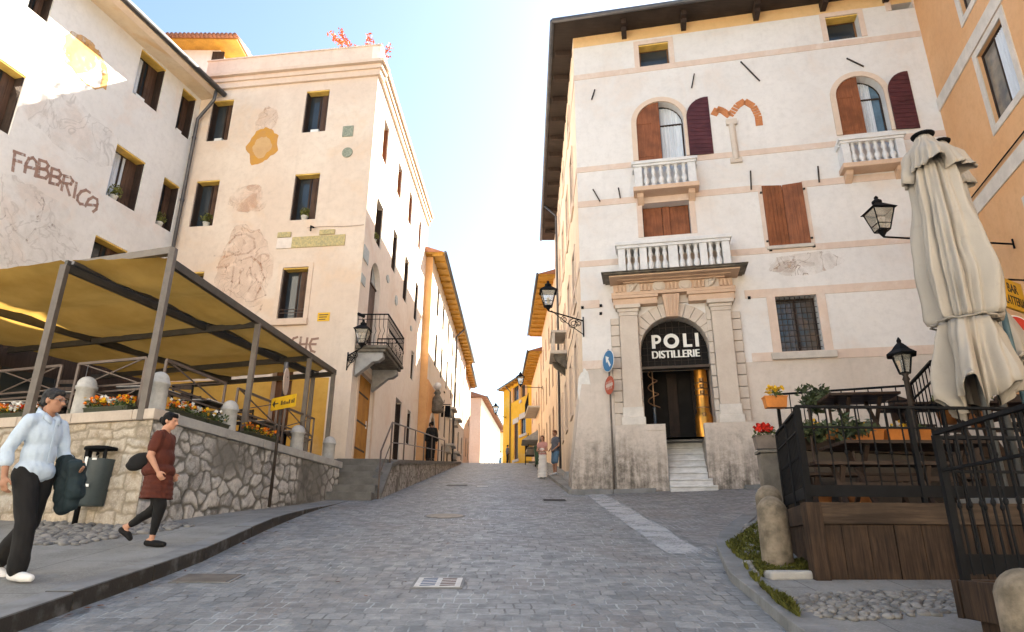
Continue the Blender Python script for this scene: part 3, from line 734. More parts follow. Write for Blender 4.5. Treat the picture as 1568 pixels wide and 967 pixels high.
a = FB.uv(115, 195); blotch(FB, fab, 'fresco', a[0], a[1], 1.7, .9, D_grey, .003, 8)
for q in ([(150,470),(140,520),(160,560),(210,560),(240,520),(250,470),(225,440)], [(30,560),(80,640),(150,700),(200,640),(210,580)], [(200,450),(230,500),(215,560)], [(250,640),(300,610),(340,640),(330,700)]):
    strokes(FB, fab, 'fresco', [[FB.uv(*p) for p in c3(*q)]], .06, D_grey, .002)

# ---- pink house with frescoes, its sunlit flank and balcony
pk = thing('corner_house', 'pink plastered corner house with faded frescoes and a small iron balcony', 'house', AF.pt(-3, 3.7))
AW = [[(326,155),(358,151),(349,214),(315,216)], [(470,139),(505,137),(498,201),(462,202)], [(301,277),(337,275),(325,345),(290,347)], [(452,266.5),(490,264),(483,335),(444,337)], [(432,410),(472.5,408.5),(465,487.5),(425.5,489)], [(287,417),(312,415),(305,470),(280,472)]]
AR = [AF.rect(q) for q in AW]
zc = AF.uv(572, 116)[1]; zk = AF.uv(577, 97)[1]; zp = AF.uv(574.7, 69.8)[1]
u_d0, z_d1 = AF.uv(404, 560); adoor = (AF.uv(408, 650)[0], AF.uv(440, 650)[0], 3.3, AF.uv(420, 566)[1])
facade(AF, 'wall', P_pink, pk, -6.75, 0, 2.0, zc, AR+[adoor], .34, ends=(False, False))
SW = [[(577,301.5),(588,317.6),(582.7,380.8),(573.3,368.7)], [(603,350),(610,360.6),(605,420),(599,409)], [(621,390),(627,401),(622,465.5),(616,455)], [(637,429),(641,439),(638,493),(633,488)],
      [(589.4,179),(596,197),(592,260),(585,237)], [(610,245),(617,260),(613.5,307),(608.5,297)], [(627,290),(633,302),(629,347),(625,339)], [(642,334),(646,342),(643,384),(640,379)],
      [(606,608),(616,616),(610,707),(601,703)], [(625,627),(630.5,632),(626,680.6),(620.5,678)], [(630.5,535),(634.5,542),(632,584),(628,578)]]
SRr = [AS.rect(q) for q in SW]
odoor = AS.rect([(551,570),(574,584),(563,709),(540,703.5)])
bd0 = AS.uv(562.5, 480)[0]; bd1 = AS.uv(579, 480)[0]; bz1 = AS.uv(572, 396)[1]; bz0 = AS.uv(566, 528)[1]
bdoor = (bd0, bd1, bz0-.05, bz1, True)
side_end = 11.7
facade(AS, 'wall', P_side, pk, 0, side_end, 2.0, zc, SRr+[odoor, bdoor], .30, ends=(False, True))
facade(Pl(AF.pt(0,0,.012), 98.04, -1), 'ochre_panel', P_ochre, pk, -6.7, -.72, 2.5, 6.15, [adoor], .02)  # thin ochre panel over the lower front wall
bodyprism('wall', [AS.pt(.65, 0, -.66), AS.pt(side_end-.01, 0, -.66), AS.pt(side_end-.01, 0, -9), AF.pt(-6.74, 0, -.66)], 2.0, zc+.1, P_side, pk)
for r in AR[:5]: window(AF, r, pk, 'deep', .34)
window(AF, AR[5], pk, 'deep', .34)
surround(AF, pk, AR[4], .15, .03, P_trim, bottom=False); MB().pbox(AF, AR[4][0]-.5, AR[4][1]+.02+.15, AR[4][2]-.22, AR[4][2]-.003, -.05, .12).build('sill', P_trim, pk, bevel=.015)
mb = MB()
for k in (.22, .33): mb.tube([AF.pt(AR[4][0]-.02, AR[4][2]+k, -.02), AF.pt(AR[4][1]+.02, AR[4][2]+k, -.02)], .013, 6)
mb.build('window_rail', M_steelrail, pk)
for i, r in enumerate(SRr): window(AS, r, pk, 'deep', .28, bounce_head=False, mull=1, leafmat=M_shutter if i in (4,5,6,7) else M_dkbrown)
MB().pbox(AF, adoor[0], adoor[1], adoor[2], adoor[3], -.33, -.26).build('door', wood('brown_door', (.16,.07,.03), (.10,.04,.02)), pk)
# plank door on the flank
dr = leafbox(AS, pk, odoor[0]+.05, odoor[1]-.05, odoor[2], odoor[3]-.02, -.16, -.11, wood('orange_plank_door', (.50,.25,.045), (.38,.17,.03), .6), 'door')
MB().pbox(AS, odoor[1]-.38, odoor[1]-.24, odoor[2]+1.15, odoor[2]+1.4, -.097, -.090).build('notice', M_white, dr)
mb = MB()
for zz in (.35, 1.2, 2.1): mb.pbox(AS, odoor[0]+.06, odoor[1]-.3, odoor[2]+zz, odoor[2]+zz+.06, -.097, -.085)
mb.build('hinge', M_ironbrown, dr)
surround(AS, pk, odoor, .16, .02, P_trim)
# balcony door and balcony
dmat = wood('grey_brown_door', (.17,.12,.10), (.10,.075,.065)); zs = bz1-(bd1-bd0)/2
d2 = leafbox(AS, pk, bd0+.03, bd1-.03, bz0, zs-.02, -.22, -.17, dmat, 'balcony_door')
A = arc(bd0, bd1, bz1); MB().prism([AS.pt(a, b_, -.2) for a, b_ in A], AS.n*.02).build('pane', pm('sky_glass', (.35,.42,.48), .08, .1, 3, .05, 20, spec=.7), d2)
mb = MB(); mb.pbox(AS, bd0, bd1, zs-.03, zs+.03, -.18, -.12); mb.pbox(AS, (bd0+bd1)/2-.02, (bd0+bd1)/2+.02, zs+.03, bz1-.03, -.18, -.15); mb.build('transom', M_dkbrown, d2)
Bo = 1.0; AB = Pl(AS.pt(0, 0, Bo), 1.86, -1); bn = AB.uv(593, 529); bf = AB.uv(618, 560); b0u, b1u, bzt = bn[0], bf[0], (bn[1]+bf[1])/2
bal = MB()
bal.pbox(AS, b0u, b1u, bzt-.10, bzt, 0, Bo); bal.pbox(AS, b0u+.05, b1u-.05, bzt-.2, bzt-.10, 0, Bo-.07)
bal.build('balcony_slab', M_stonedark, pk, bevel=.02)
for uu in (b0u+.12, b1u-.38):
    mb = MB(); pr = [(0.02, bzt-.2), (Bo-.15, bzt-.2), (Bo-.13, bzt-.36), (Bo-.28, bzt-.48), (Bo-.45, bzt-.50), (Bo-.58, bzt-.62), (.3, bzt-.72), (.02, bzt-.95)]
    mb.prism([AS.pt(uu, z, o) for o, z in pr], AS.d*.26)
    mb.build('corbel', M_stonegrey, pk, bevel=.02)
mb = MB(); zr = bzt+1.0; per = [(b0u+.03, .03), (b0u+.03, Bo-.04), (b1u-.03, Bo-.04), (b1u-.03, .03)]
for (ua, oa), (ub, ob) in zip(per, per[1:]):
    for zz, w in ((zr, .035), (bzt+.08, .022), (zr-.16, .016)): mb.bar(AS.pt(ua, zz, oa), AS.pt(ub, zz, ob), w)
    n = int(max(abs(ua-ub), abs(oa-ob))/.12)
    for i in range(n+1):
        t = i/n; p0 = AS.pt(ua+(ub-ua)*t, bzt, oa+(ob-oa)*t); mb.tube([p0, p0+V((0,0,.3)), p0+AS.n*.05*(1 if 0 < t < 1 else 0)+V((0,0,.45)), p0+V((0,0,.62)), p0+V((0,0,1.0))], .009, 5)
mb.build('balcony_railing', M_iron, pk)
# cornice, parapet, terrace roof
mb = MB()
zcs = [(zc-.02, zc+.22, .10), (zc+.22, zc+.34, .17), (zc+.34, zk-.1, .12), (zk-.1, zk+.02, .26)]
for a, b_, o in zcs:
    mb.pbox(AF, -6.75, o, a, b_, -.4, o); 
mb.build('cornice', P_trim, pk)
mb = MB()
for a, b_, o in zcs: mb.pbox(AS, -.05, side_end+.1, a+.002, b_-.002, -.4, o-.002)
mb.build('cornice', P_trim, pk)
mb = MB(); mb.pbox(AF, -6.75, .0, zk, zp, -.3, -.0); mb.pbox(AF, -6.78, .03, zp, zp+.05, -.34, .04); mb.build('parapet', P_pink, pk)
mb = MB(); mb.pbox(AS, .0, side_end, zk, zp-.05, -.3, -.002); mb.pbox(AS, .31, side_end+.04, zp-.05, zp, -.34, .03); mb.build('parapet', P_side, pk)
# frescoes and bare patches on the front
def fp(c, x, y): return AF.uv(*c((x, y))[0])
a = fp(c2, 605, 715); blotch(AF, pk, 'bare_patch', a[0], a[1], .52, .68, D_bare, .003, 1, rough=.2); blotch(AF, pk, 'bare_patch', a[0]-.03, a[1]-.05, .36, .40, D_bare2, .006, 2)
a = fp(c2, 625, 575); blotch(AF, pk, 'fresco', a[0], a[1], .42, .55, D_red, .002, 12)
a = fp(c4, 500, 500); blotch(AF, pk, 'fresco', a[0], a[1], 1.0, 1.55, D_red, .003, 4)
a = fp(c4, 530, 90); blotch(AF, pk, 'fresco', a[0], a[1], .8, .5, decal('faded_rose_paint', (.55,.28,.17), .5, 2, None, amt=.35), .003, 6)
for q in ([(415,340),(450,300),(510,290),(555,320),(560,370),(520,400),(450,410),(410,390),(415,340)], [(330,415),(400,420),(470,390)], [(345,480),(415,482)], [(470,440),(540,420),(590,460),(610,540),(620,640),(590,720),(560,745)], [(440,470),(430,560),(420,640)], [(480,500),(470,570),(440,600)], [(530,480),(545,560),(520,620)], [(560,520),(590,600),(560,660)]):
    strokes(AF, pk, 'fresco', [[AF.uv(*p) for p in c4(*q)]], .07, D_red, .006)
for q in ([(800,878),(780,885),(765,905),(772,925),(800,925)], [(822,880),(812,950)], [(858,885),(848,955)], [(815,918),(855,918)], [(918,885),(885,890),(870,918),(880,955),(900,962)], [(872,918),(905,918)]):
    strokes(AF, pk, 'lettering', [[AF.uv(*p) for p in c4(*q)]], .075, D_letter, .003)
# attic room on the roof terrace
Ya = 23.0; p0 = atY(284, 98, Ya); p1 = atY(335, 92, Ya)
at = thing('roof_room', 'small tiled rooftop room with orange soffit above the pink house', 'rooftop room', (p1.x-2, Ya, zk))
zt = atY(338, 74, Ya).z
MB().box(((p0.x-1.5+p1.x)/2, Ya+1.5, (zk-.5+zt)/2), (p1.x-p0.x+1.5, 3, zt-zk+.5)).build('wall', P_fab, at)
mb = MB(); xe = atY(372, 86, Ya).x
mb.prism([V((xe, Ya-.7, zt-.02)), V((xe, Ya+3.7, zt-.02)), V((xe, Ya+1.5, zt+.5))], (p0.x-1.5-xe, 0, 0)); mb.build('roof', M_terracotta, at)
MB().box(((p0.x-1.5+xe)/2, Ya+1.5, zt-.06), (xe-p0.x+1.4, 4.3, .06)).build('soffit', M_ochrewood, at)
mb = MB()
for i in range(22):
    x = p0.x-1.4+(xe-p0.x+1.3)*i/21; mb.tube([(x, Ya-.82, zt+.02), (x, Ya+.6, zt+.33)], .09, 8)
mb.build('roof_tiles', M_terracotta, at, smooth=True)
r = (0, 0, 0, 0); MB().box((p1.x-.05, Ya-.02, zt-.5), (.5, .06, .6)).build('window', M_dkbrown, at)
# tall red-leaved shrub on the roof terrace
q = atY(562, 80, 21.0); t = thing('red_shrub', 'red leaved shrub growing behind the parapet of the pink house', 'shrub', (q.x, 21.0, zk))
mb = MB(); lf = MB()
for (px, py) in ((515,58),(530,66),(545,72),(508,52),(560,70),(568,60),(585,72),(598,70),(565,55),(592,85),(520,48),(575,80)):
    e = atY(px, py, 21.0+RS.uniform(-.5,.5)); base = V((q.x+RS.uniform(-.2,.2), 21.0, zk+.1)); mid = base.lerp(e, .6)+V((0,0,.3)); mb.tube([base, mid, e], [.02,.014,.005], 5)
    for k in range(5):
        w = mid.lerp(e, .35+.65*k/4); leaves(lf, w, .16, 9, .075, RS)
mb.build('stems', M_dkbrown, t); lf.build('foliage', pm('red_leaf', (.56,.135,.03), .6, .3, 9, 0, 30, col2=(.40,.07,.025)), t, fixn=False)
# drainpipe in the corner between the two houses
dp = thing('drainpipe', 'dark drainpipe running down where the pink and grey white houses meet', 'drainpipe', FB.pt(-.15, 3.4, .12))
mb = MB(); mb.tube([FB.pt(-.3, ztop+.1, ov), FB.pt(-.22, ztop-.25, ov-.1), FB.pt(-.15, ztop-.9, .14), FB.pt(-.15, 3.4, .14)], .06, 10); mb.build('pipe', M_zinc, dp, smooth=True)
mb = MB()
for z in (5, 7.5, 10, 12.5, 15): mb.lathe(FB.pt(-.15, z, .14), [(.075, 0), (.075, .07)], 10)
mb.build('collar', M_zinc, dp)

# ---- things on the pink house
M_tile = pm('glazed_tiles', (.56,.44,.20), .4, .3, 17, .1, 40, col2=(.24,.25,.15))
M_green = pm('green_ceramic', (.33,.34,.26), .5, .3, 16, .4, 40, col2=(.13,.17,.13))
def plaque(pl, px, label, mat, shape='rect', grp='ceramic plaques on the pink house', name='wall_plaque', cat='plaque', o=.03):
    r = pl.rect(px); u0, u1, z0, z1 = r; mb = MB()
    if shape == 'rect': mb.pbox(pl, u0, u1, z0, z1, .002, o)
    else:
        n = 20; mb.prism([pl.pt((u0+u1)/2+(u1-u0)/2*cos(2*pi*i/n), (z0+z1)/2+(z1-z0)/2*sin(2*pi*i/n), .002) for i in range(n)], pl.n*o)
    return tag(mb.build(name, mat, None, bevel=.006, loc=pl.pt((u0+u1)/2, z0)), label, cat, grp)
plaque(AF, (525,193,541,209), 'square green relief plaque above the round one on the pink wall', M_green)
plaque(AF, (524,226,540,241), 'round green ceramic plaque with a face, below the square one', M_green, 'round')
t = thing('tile_frieze', 'long glazed tile frieze with a blank white end on the pink wall', 'tile panel', AF.pt(-3, AF.uv(476, 378)[1]), None)
r = AF.rect([(448,363.5),(529,359),(528,376),(447,379)]); MB().pbox(AF, r[0], r[1], r[2], r[3], .002, .04).build('tiles', M_tile, t)
r2 = AF.rect([(424,365),(447,364),(447,379.5),(425,380.5)]); MB().pbox(AF, r2[0], r[0]-.004, r[2], r[3], .002, .035).build('blank_tile', pm('blank_tile', (.72,.64,.58), .5, .1, 5, .1, 40), t)
for q in ((426,356,446,363.5), (490,352,513,359)):
    r3 = AF.rect(q); MB().pbox(AF, r3[0], r3[1], r3[2], r3[3], .002, .05).build('tile_piece', M_tile, t)
mb = MB(); a = AF.uv(480, 350); mb.tube([AF.pt(a[0], a[1]+.05, 0), AF.pt(a[0], a[1], .2), AF.pt(a[0]+.02, a[1]-.18, .22)], .03, 6); tag(mb.build('hook', M_iron, None, loc=AF.pt(a[0], a[1])), 'short black iron hook on the pink wall above the tile frieze', 'hook')
t = thing('wall_sign', 'small yellow notice plate on the pink wall beside the barred window', 'sign', AF.pt(*AF.uv(496, 492)))
r = AF.rect((486.5,478.5,505,491.5)); M_ysign = pm('yellow_sign', (.74,.44,.02), .45, .1, 6, .05, 40)
MB().pbox(AF, r[0], r[1], r[2], r[3], .002, .02).build('plate', M_ysign, t)
mb = MB()
for k in range(3): mb.pbox(AF, r[0]+.05, r[1]-.05-.04*k, r[3]-.09-.075*k, r[3]-.06-.075*k, .02, .023)
mb.build('printed_lines', M_ironbrown, t)
for i, (q, sh, lb) in enumerate([([(557,373),(564,384),(563,407),(556,395)], 'rect', 'pale relief plaque above the arched balcony door of the sunny flank'), ([(553,418),(559,424),(558,438),(552,433)], 'rect', 'small pale plaque on the house corner left of the balcony door'), ([(592,419),(596,424),(594.5,434),(591,430)], 'round', 'small oval plaque right of the arched balcony door top'), ([(605,450),(608.5,455),(607.5,470),(604,464)], 'round', 'tall oval plaque on the sunny flank beyond the balcony'), ([(628,497),(630.5,500),(630,508),(627.5,505)], 'round', 'farthest little oval plaque on the sunny flank')]):
    plaque(AS, q, lb, pm('grey_ceramic', (.42,.45,.44), .5, .3, 12, .2, 40, col2=(.25,.30,.30)), sh)
a = AS.uv(548, 480); mb = MB(); mb.tube([AS.pt(a[0], a[1], 0), AS.pt(a[0], a[1]-.1, .22)], .05, 8); tag(mb.build('camera_housing', M_iron, None, loc=AS.pt(*a)), 'little black spotlight on the house corner above the iron lantern', 'spotlight')
h0 = AF.pt(.36, AF.uv(549, 532)[1], .05); b0 = AF.pt(-.18, AF.uv(529, 545)[1], .03)
hq = AF.pt(.28, AF.uv(551, 531)[1], .15); lamp('wall_lantern', 'black iron wall lantern on scroll bracket at the pink house corner', hq, b0, True, .8)

# plant pots on the window sills
def sillpot(pl, r, f, label, **k): 
    p = pl.pt(r[0]+(r[1]-r[0])*f, r[2]+.012, -.13); return pot_plant(p, label, **k)
gp = 'plant pots on window sills'
sillpot(FB, FR[4], .35, 'white pot of feathery green plant on the curtained sill of the grey house', group=gp)
sillpot(FB, FR[5], .4, 'white pot with green plant in the narrow window by the drainpipe', group=gp)
sillpot(AF, AR[2], .62, 'white pot with bushy plant on the middle left sill of the pink house', group=gp)
sillpot(AF, AR[3], .5, 'white pot with green plant on the sill above the tile frieze', group=gp, fol=.17)
sillpot(AS, SRr[0], .5, 'pot of green plant in the flank window nearest the corner', group=gp, pot=.09, fol=.16)
def sillbox(pl, r, f, label):
    p = pl.pt(r[0]+(r[1]-r[0])*f, r[2]+.003, -.14); mb = MB(); mb.pbox(pl, r[0]+(r[1]-r[0])*(f-.17), r[0]+(r[1]-r[0])*(f+.17), r[2]+.012, r[2]+.15, -.24, -.06); t = thing('window_box', label, 'planter', p, 'empty white boxes on window sills')
    mb.build('box', M_whitepot, t, bevel=.01); mb = MB(); mb.pbox(pl, r[0]+(r[1]-r[0])*(f-.15), r[0]+(r[1]-r[0])*(f+.15), r[2]+.15, r[2]+.154, -.225, -.075); mb.build('soil', M_dkbrown, t)
sillbox(AF, AR[0], .5, 'white box on the top left sill of the pink house')
sillbox(AF, AR[1], .5, 'white box on the top right sill of the pink house')
sillbox(FB, FR[0], .35, 'white box on the grey house sill under the eave')
sillbox(FB, FR[1], .35, 'white box in the top narrow window beside the drainpipe')

# ---- further left-hand houses
def simple_house(name, label, cat, pl, u0, u1, zb, zt, mat, px_windows=(), rects=(), depth=.2, eave=.55, soffit=None, back=8.0, gut=True, leafm=None, front_end=True, ext=None, bounce_head=False, roof=True):
    t = thing(name, label, cat, pl.pt((u0+u1)/2, zb+1))
    R_ = [pl.rect(q) for q in px_windows]+list(rects); R_ = [r for r in R_ if r[0] > u0+.02 and r[1] < u1-.02 and r[3] < zt-.05]
    facade(pl, 'wall', mat, t, u0, u1, zb, zt, R_, depth)
    bodyprism('wall', [pl.pt(u0+.01, 0, -.66), pl.pt(u1-.01, 0, -.66), pl.pt(u1-.01, 0, -back), pl.pt(u0+.01, 0, -back)], zb, zt-.01, mat, t)
    MB().pbox(pl, u0-.03, u0-.003, zb, zt-.02, -back+.01, .0).build('wall', ext or mat, t)
    for r in R_: window(pl, r, t, 'deep', depth, leafmat=leafm or M_dkbrown, bounce_head=bounce_head)
    if roof:
        e = eave; MB().pbox(pl, u0-.45, u1+.1, zt, zt+.07, -.7, e).build('soffit', soffit or M_ochrewood, t)
        n = int((u1-u0)/.9)
        for i in range(n+1):
            u = u0-.35+(u1-u0+.3)*i/n; MB().pbox(pl, u-.05, u+.05, zt-.10, zt-.002, .002, e-.06).build('rafter', soffit or M_ochrewood, t)
        mb = MB(); mb.prism([pl.pt(u0-.5, zt+.072, e+.02), pl.pt(u0-.5, zt+1.6, -back/2), pl.pt(u0-.5, zt+.072, -back)], pl.d*(u1-u0+.6)); mb.build('roof', M_terracotta, t)
        if gut: MB().tube([pl.pt(u0-.5, zt+.05, e+.08), pl.pt(u1+.1, zt+.05, e+.08)], .08, 8).build('gutter', M_zinc, t, smooth=True)
    return t, R_
def rows(us, w, zs):
    return [(u-w/2, u+w/2, a, b) for u in us for a, b in zs]
B3 = Pl((-4.08, 30.98), .9, -1)
t3, _ = simple_house('tall_house', 'long sunlit house with orange end wall and wide eave beyond the pink house', 'house', B3, 0, 21.0, 3.0, 15.35, P_cream2,
    rects=rows([2.6,5.2,8.0,10.8,13.6,16.6,19.4], .85, [(7.3,9.0),(10.2,12.0),(13.0,14.6)])+rows([7.2,10.0,13.5,17.0], 1.0, [(4.8,6.8)]), ext=P_orange, depth=.22, eave=.6, soffit=M_ochrewood, leafm=M_dkbrown)
OB = Pl(B3.pt(0, 0, .05), .9, -1)
facade(OB, 'wall', P_orange, t3, .002, 4.6, 3.0, 8.9, [(1.0, 2.9, 4.2, 7.4, True)], .06, ends=(True, True))
MB().pbox(OB, 1.0, 2.9, 4.2, 7.4, -.045, -.02).build('door', M_dkbrown, t3)
surround(OB, t3, (1.0, 2.9, 4.2, 7.4), .2, .06, M_stone, arch=True)
t = thing('crest', 'carved stone crest above the arched door of the orange wall', 'crest', OB.pt(1.95, 7.7, .1))
MB().lathe(OB.pt(1.95, 7.65, .22), [(.3,0),(.36,.1),(.28,.25),(.34,.5),(.22,.75),(.12,.9),(.18,1.0),(.1,1.15)], 12).build('shield', M_stonedark, t, smooth=True)
MB().ell(OB.pt(1.95, 9.0, .22), (.2,.2,.2)).build('ball', M_marble, t, smooth=True)
for u in (9.2, 12.8):
    for z in (9.1, 6.9): mb = MB(); mb.pbox(B3, u-.7, u+.7, z, z+.14, .002, .55); mb.pbox(B3, u-.55, u+.55, z-.35, z, .002, .3); mb.build('balcony_ledge', M_stone, t3, bevel=.02)
dp = thing('drainpipe', 'thin grey drainpipe down the front of the long sunlit house', 'drainpipe', B3.pt(12, 5, .1)); MB().tube([B3.pt(12, 15.3, .6), B3.pt(12, 14.8, .1), B3.pt(12, 5, .1)], .06, 8).build('pipe', M_zinc, dp, smooth=True)
# wall lamp and black hanging boxes
q = atY(675, 612, 38.0); lamp('wall_lantern', 'small lit-looking lantern on the long house beyond the stair railing', q, V((-3.95, 38.0, q.z-.1)), False, .75)
t = thing('hanging_sign', 'pair of black hanging sign boxes on the long sunlit house', 'sign', V((-3.9, 37.5, 7)))
for i, (xa, xb) in enumerate(((672,679),(682,689))):
    a = atY(xa, 621, 37.0); b = atY(xb, 638, 37.0); MB().box((a+b)/2, (b.x-a.x, .14, a.z-b.z)).build('sign_box', M_iron, t, bevel=.01)
a = atY(668, 619, 37.0); b = atY(690, 619, 37.0); mb = MB(); mb.bar((-4.05, 37.0, a.z), b, .04); mb.build('arm', M_iron, t)
# narrow orange house then the pale house where the street bends, and pale houses at its end
B4 = Pl((-3.95, 52.1), .5, -1)
simple_house('narrow_house', 'narrow orange fronted house past the long sunlit house', 'house', B4, 0, 9, 5.0, 15.4, P_peach, rects=rows([2,5,7.6], .9, [(8.4,10),(11.4,13.2)]), ext=P_orange, depth=.2, eave=.5)
WF = Pl((-3.72, 80.0), 4.6, -1)
simple_house('pale_house', 'bright pale house with pink end wall where the street bends away', 'house', WF, 0, 24, 9.0, 18.4, P_cream2, rects=rows([2.5,6,9.5,13,16.5,20,23], 1.0, [(11.2,13.4),(14.6,16.4)]), ext=plaster('rose_plaster', (.66,.47,.38), (.62,.42,.33)), depth=.22, eave=.7, soffit=M_terracotta)
FR2 = Pl((-6.0, 126), 90, -1)
simple_house('far_house', 'pale house closing the far end of the street', 'house', FR2, 0, 14, 12.0, 22.0, P_cream2, rects=rows([2,4.3,6.2,8.5], 1.1, [(16.5,18.4),(19.4,21)]), depth=.2, eave=.6)
FR3 = Pl((-1.2, 106), 12, -1)
simple_house('far_house', 'low peach house in the gap beside the yellow house', 'house', FR3, 0, 12, 11.0, 18.2, P_peach, rects=rows([2,5,8], 1.0, [(14,16)]), depth=.2, eave=.6)
# ------------------------------------------------------------------ right side: the palazzo with the portal
CP = atY(898, 745, 19.3); CP = (CP.x, 19.3); PF = Pl(CP, 101.68, -1); PS = Pl(CP, 1.326, 1)
P_pal = plaster('palazzo_plaster', (.72,.70,.685), (.67,.65,.635), (.68,.57,.49), .35, .45, None, .9, .10)
P_low = plaster('palazzo_foot_plaster', (.64,.57,.51), (.57,.50,.44), (.46,.41,.36), .5, .7, (2.8, 5.0, (.085,.075,.062)), .92, .2)
P_palside = plaster('palazzo_side_plaster', (.76,.64,.52), (.72,.58,.45), (.66,.50,.37), .4, .5, (3.2, 5.6, (.12,.10,.08)))
P_band = plaster('pink_band', (.67,.545,.465), (.63,.50,.42), (.70,.62,.56), .6, 1.2)
P_frieze = plaster('orange_frieze', (.72,.50,.27), (.68,.45,.22), None)
M_limest = pm('portal_limestone', (.60,.53,.46), .85, .12, 2.5, .35, 40, col2=(.52,.44,.375), world=True)
M_limestw = pm('portal_pink_stone', (.62,.45,.33), .85, .12, 2.5, .35, 40, col2=(.54,.375,.27), world=True)
pal = thing('palazzo', 'pale four storey palazzo with the stone portal under the POLI sign', 'palazzo', PF.pt(3, 2.9))
cA = cr(820, 0, .2689); cB = cr(1160, 0, .269); cC = cr(840, 230, .2586); cD = cr(1120, 220, .2857); cE = cr(820, 440, .3516); cF = cr(900, 390, .17857)
at1 = PF.rect([(978,70),(1024,62),(1024.5,98),(979.5,105)]); at2 = PF.rect([(1262.5,27),(1314,20),(1318,56),(1270,62)]); at3 = PF.rect([(1360,0),(1392,-4),(1400,12),(1367,15)])
ar1 = PF.rect([(974,155),(1048,146),(1046,238),(976,247)]); zt_ = PF.uv(1010, 155.5)[1]; ar1 = (ar1[0], ar1[1], ar1[2], zt_)
ar2 = PF.rect([(1277,118),(1356,110),(1356,200),(1287,207)]); ar2 = (ar2[0], ar2[1], ar2[2], PF.uv(1312, 117)[1])
bw = PF.rect([(983,313),(1056,305),(1058,357),(986,363)])
shw = PF.rect([(1169,289),(1226,281),(1240,374),(1178,377)]); grw = PF.rect([(1187,454),(1251,449.5),(1261,537),(1197,541)])
pd0 = PF.uv(985, 600)[0]; pd1 = PF.uv(1092, 600)[0]; pz1 = PF.uv(1038, 484)[1]; pz0 = PF.uv(1045, 669)[1]
po = (pd0, pd1, pz0, pz1, True)
zlow = PF.uv(1137, 548.6)[1]-.12; ztopP = PF.uv(885, 73)[1]; UE = 13.0
attic_bot = PF.uv(1000, 105.5)[1]
DP = .42
facade(PF, 'wall', P_pal, pal, 0, UE, zlow, ztopP, [at1, at2, at3, ar1+(True,), ar2+(True,), bw, shw, grw, po], DP, ends=(False, True))
# foot of the wall: a rendered plinth leaning out at the street corner, cut by the portal opening and the stair
stu0, stu1 = PF.uv(1022, 700)[0], PF.uv(1081, 700)[0]
facade(PF, 'wall', P_low, pal, 0, UE, 1.5, zlow-.001, [po, (stu0, stu1, 1.6, pz0)], DP+.9, ends=(False, True))
facade(PF, 'wall', P_frieze, pal, 0, UE, ztopP+.001, 18.86, [], DP, ends=(False, True))
# side wall on the street
side_rects = rows([2.2,5.0,8.2,11.2,14.2], .95, [(6.0,7.9),(9.3,11.2),(13.0,15.2)])+rows([3.0,7.0,11.0], .9, [(16.7,17.6)])
facade(PS, 'wall', P_palside, pal, 0, 16.9, 1.5, 18.86, side_rects, .25, ends=(False, True))
for r in side_rects: window(PS, r, pal, 'deep', .24, bounce_head=False, leafmat=M_shutter); 
for r in side_rects: surround(PS, pal, r, .16, .05, P_trim, bottom=True)
bodyprism('wall', [PF.pt(.7, 0, -1.6), PF.pt(UE, 0, -1.6), PF.pt(UE, 0, -16.5), PS.pt(16.9, 0, -.66), PS.pt(1.7, 0, -.66)], 1.5, 18.8, P_pal, pal)
mb = MB()   # battered corner buttress
def batt(z, k): return [PF.pt(1.05, z, .02+.12*k), PF.pt(-.02-.42*k, z, .02+.16*k), PS.pt(1.6, z, .02+.45*k), PS.pt(2.2, z, -.1), PF.pt(1.05, z, -.1)]
zb_, zm_ = 2.0, zlow-.3
lev = [(zb_, 1.0), (3.4, .85), (4.6, .5), (5.6, .22), (zm_, 0.0)]; b0 = len(mb.v)
for z, k in lev: mb.v += batt(z, k)
for i in range(len(lev)-1):
    for j in range(5): a = i*5+j; c_ = i*5+(j+1)%5; mb.f.append((a, c_, c_+5, a+5))
mb.f.append((20,21,22,23,24)); mb.build('buttress', P_low, pal)
# bands
for (px, py), w in (((1150,84.5), .22), ((1150,233.5), .20), ((1150,289), .22), ((1250,377.5), .20), ((1265,443), .26), ((1300,540.5), .26)):
    z = PF.uv(px, py)[1]
    seg = [(0, UE)]
    for r in (bw, shw, grw, (pd0-1.15, pd1+1.15, pz0, pz1+1.2)): 
        if r[2] < z < r[3]+.1: 
            n_ = []
            for a, b_ in seg: n_ += [(a, r[0]-.02), (r[1]+.02, b_)] if a < r[0] and b_ > r[1] else [(a, b_)]
            seg = n_
    for a, b_ in seg: MB().pbox(PF, a-.012 if a == 0 else a, b_, z-w/2, z+w/2, -.02, .016).build('string_course', P_band, pal)
for z in (9.85, 13.3, 17.05): band(PS, pal, .02, 16.8, z-.11, z+.11, .025, P_band)
# attic windows
for r in (at1, at2, at3):
    surround(PF, pal, r, .17, .022, P_band); window(PF, r, pal, 'deep', .40, leaf=(False, False), frame=wood('attic_frame', (.22,.11,.05), (.14,.07,.03)), mull=0)
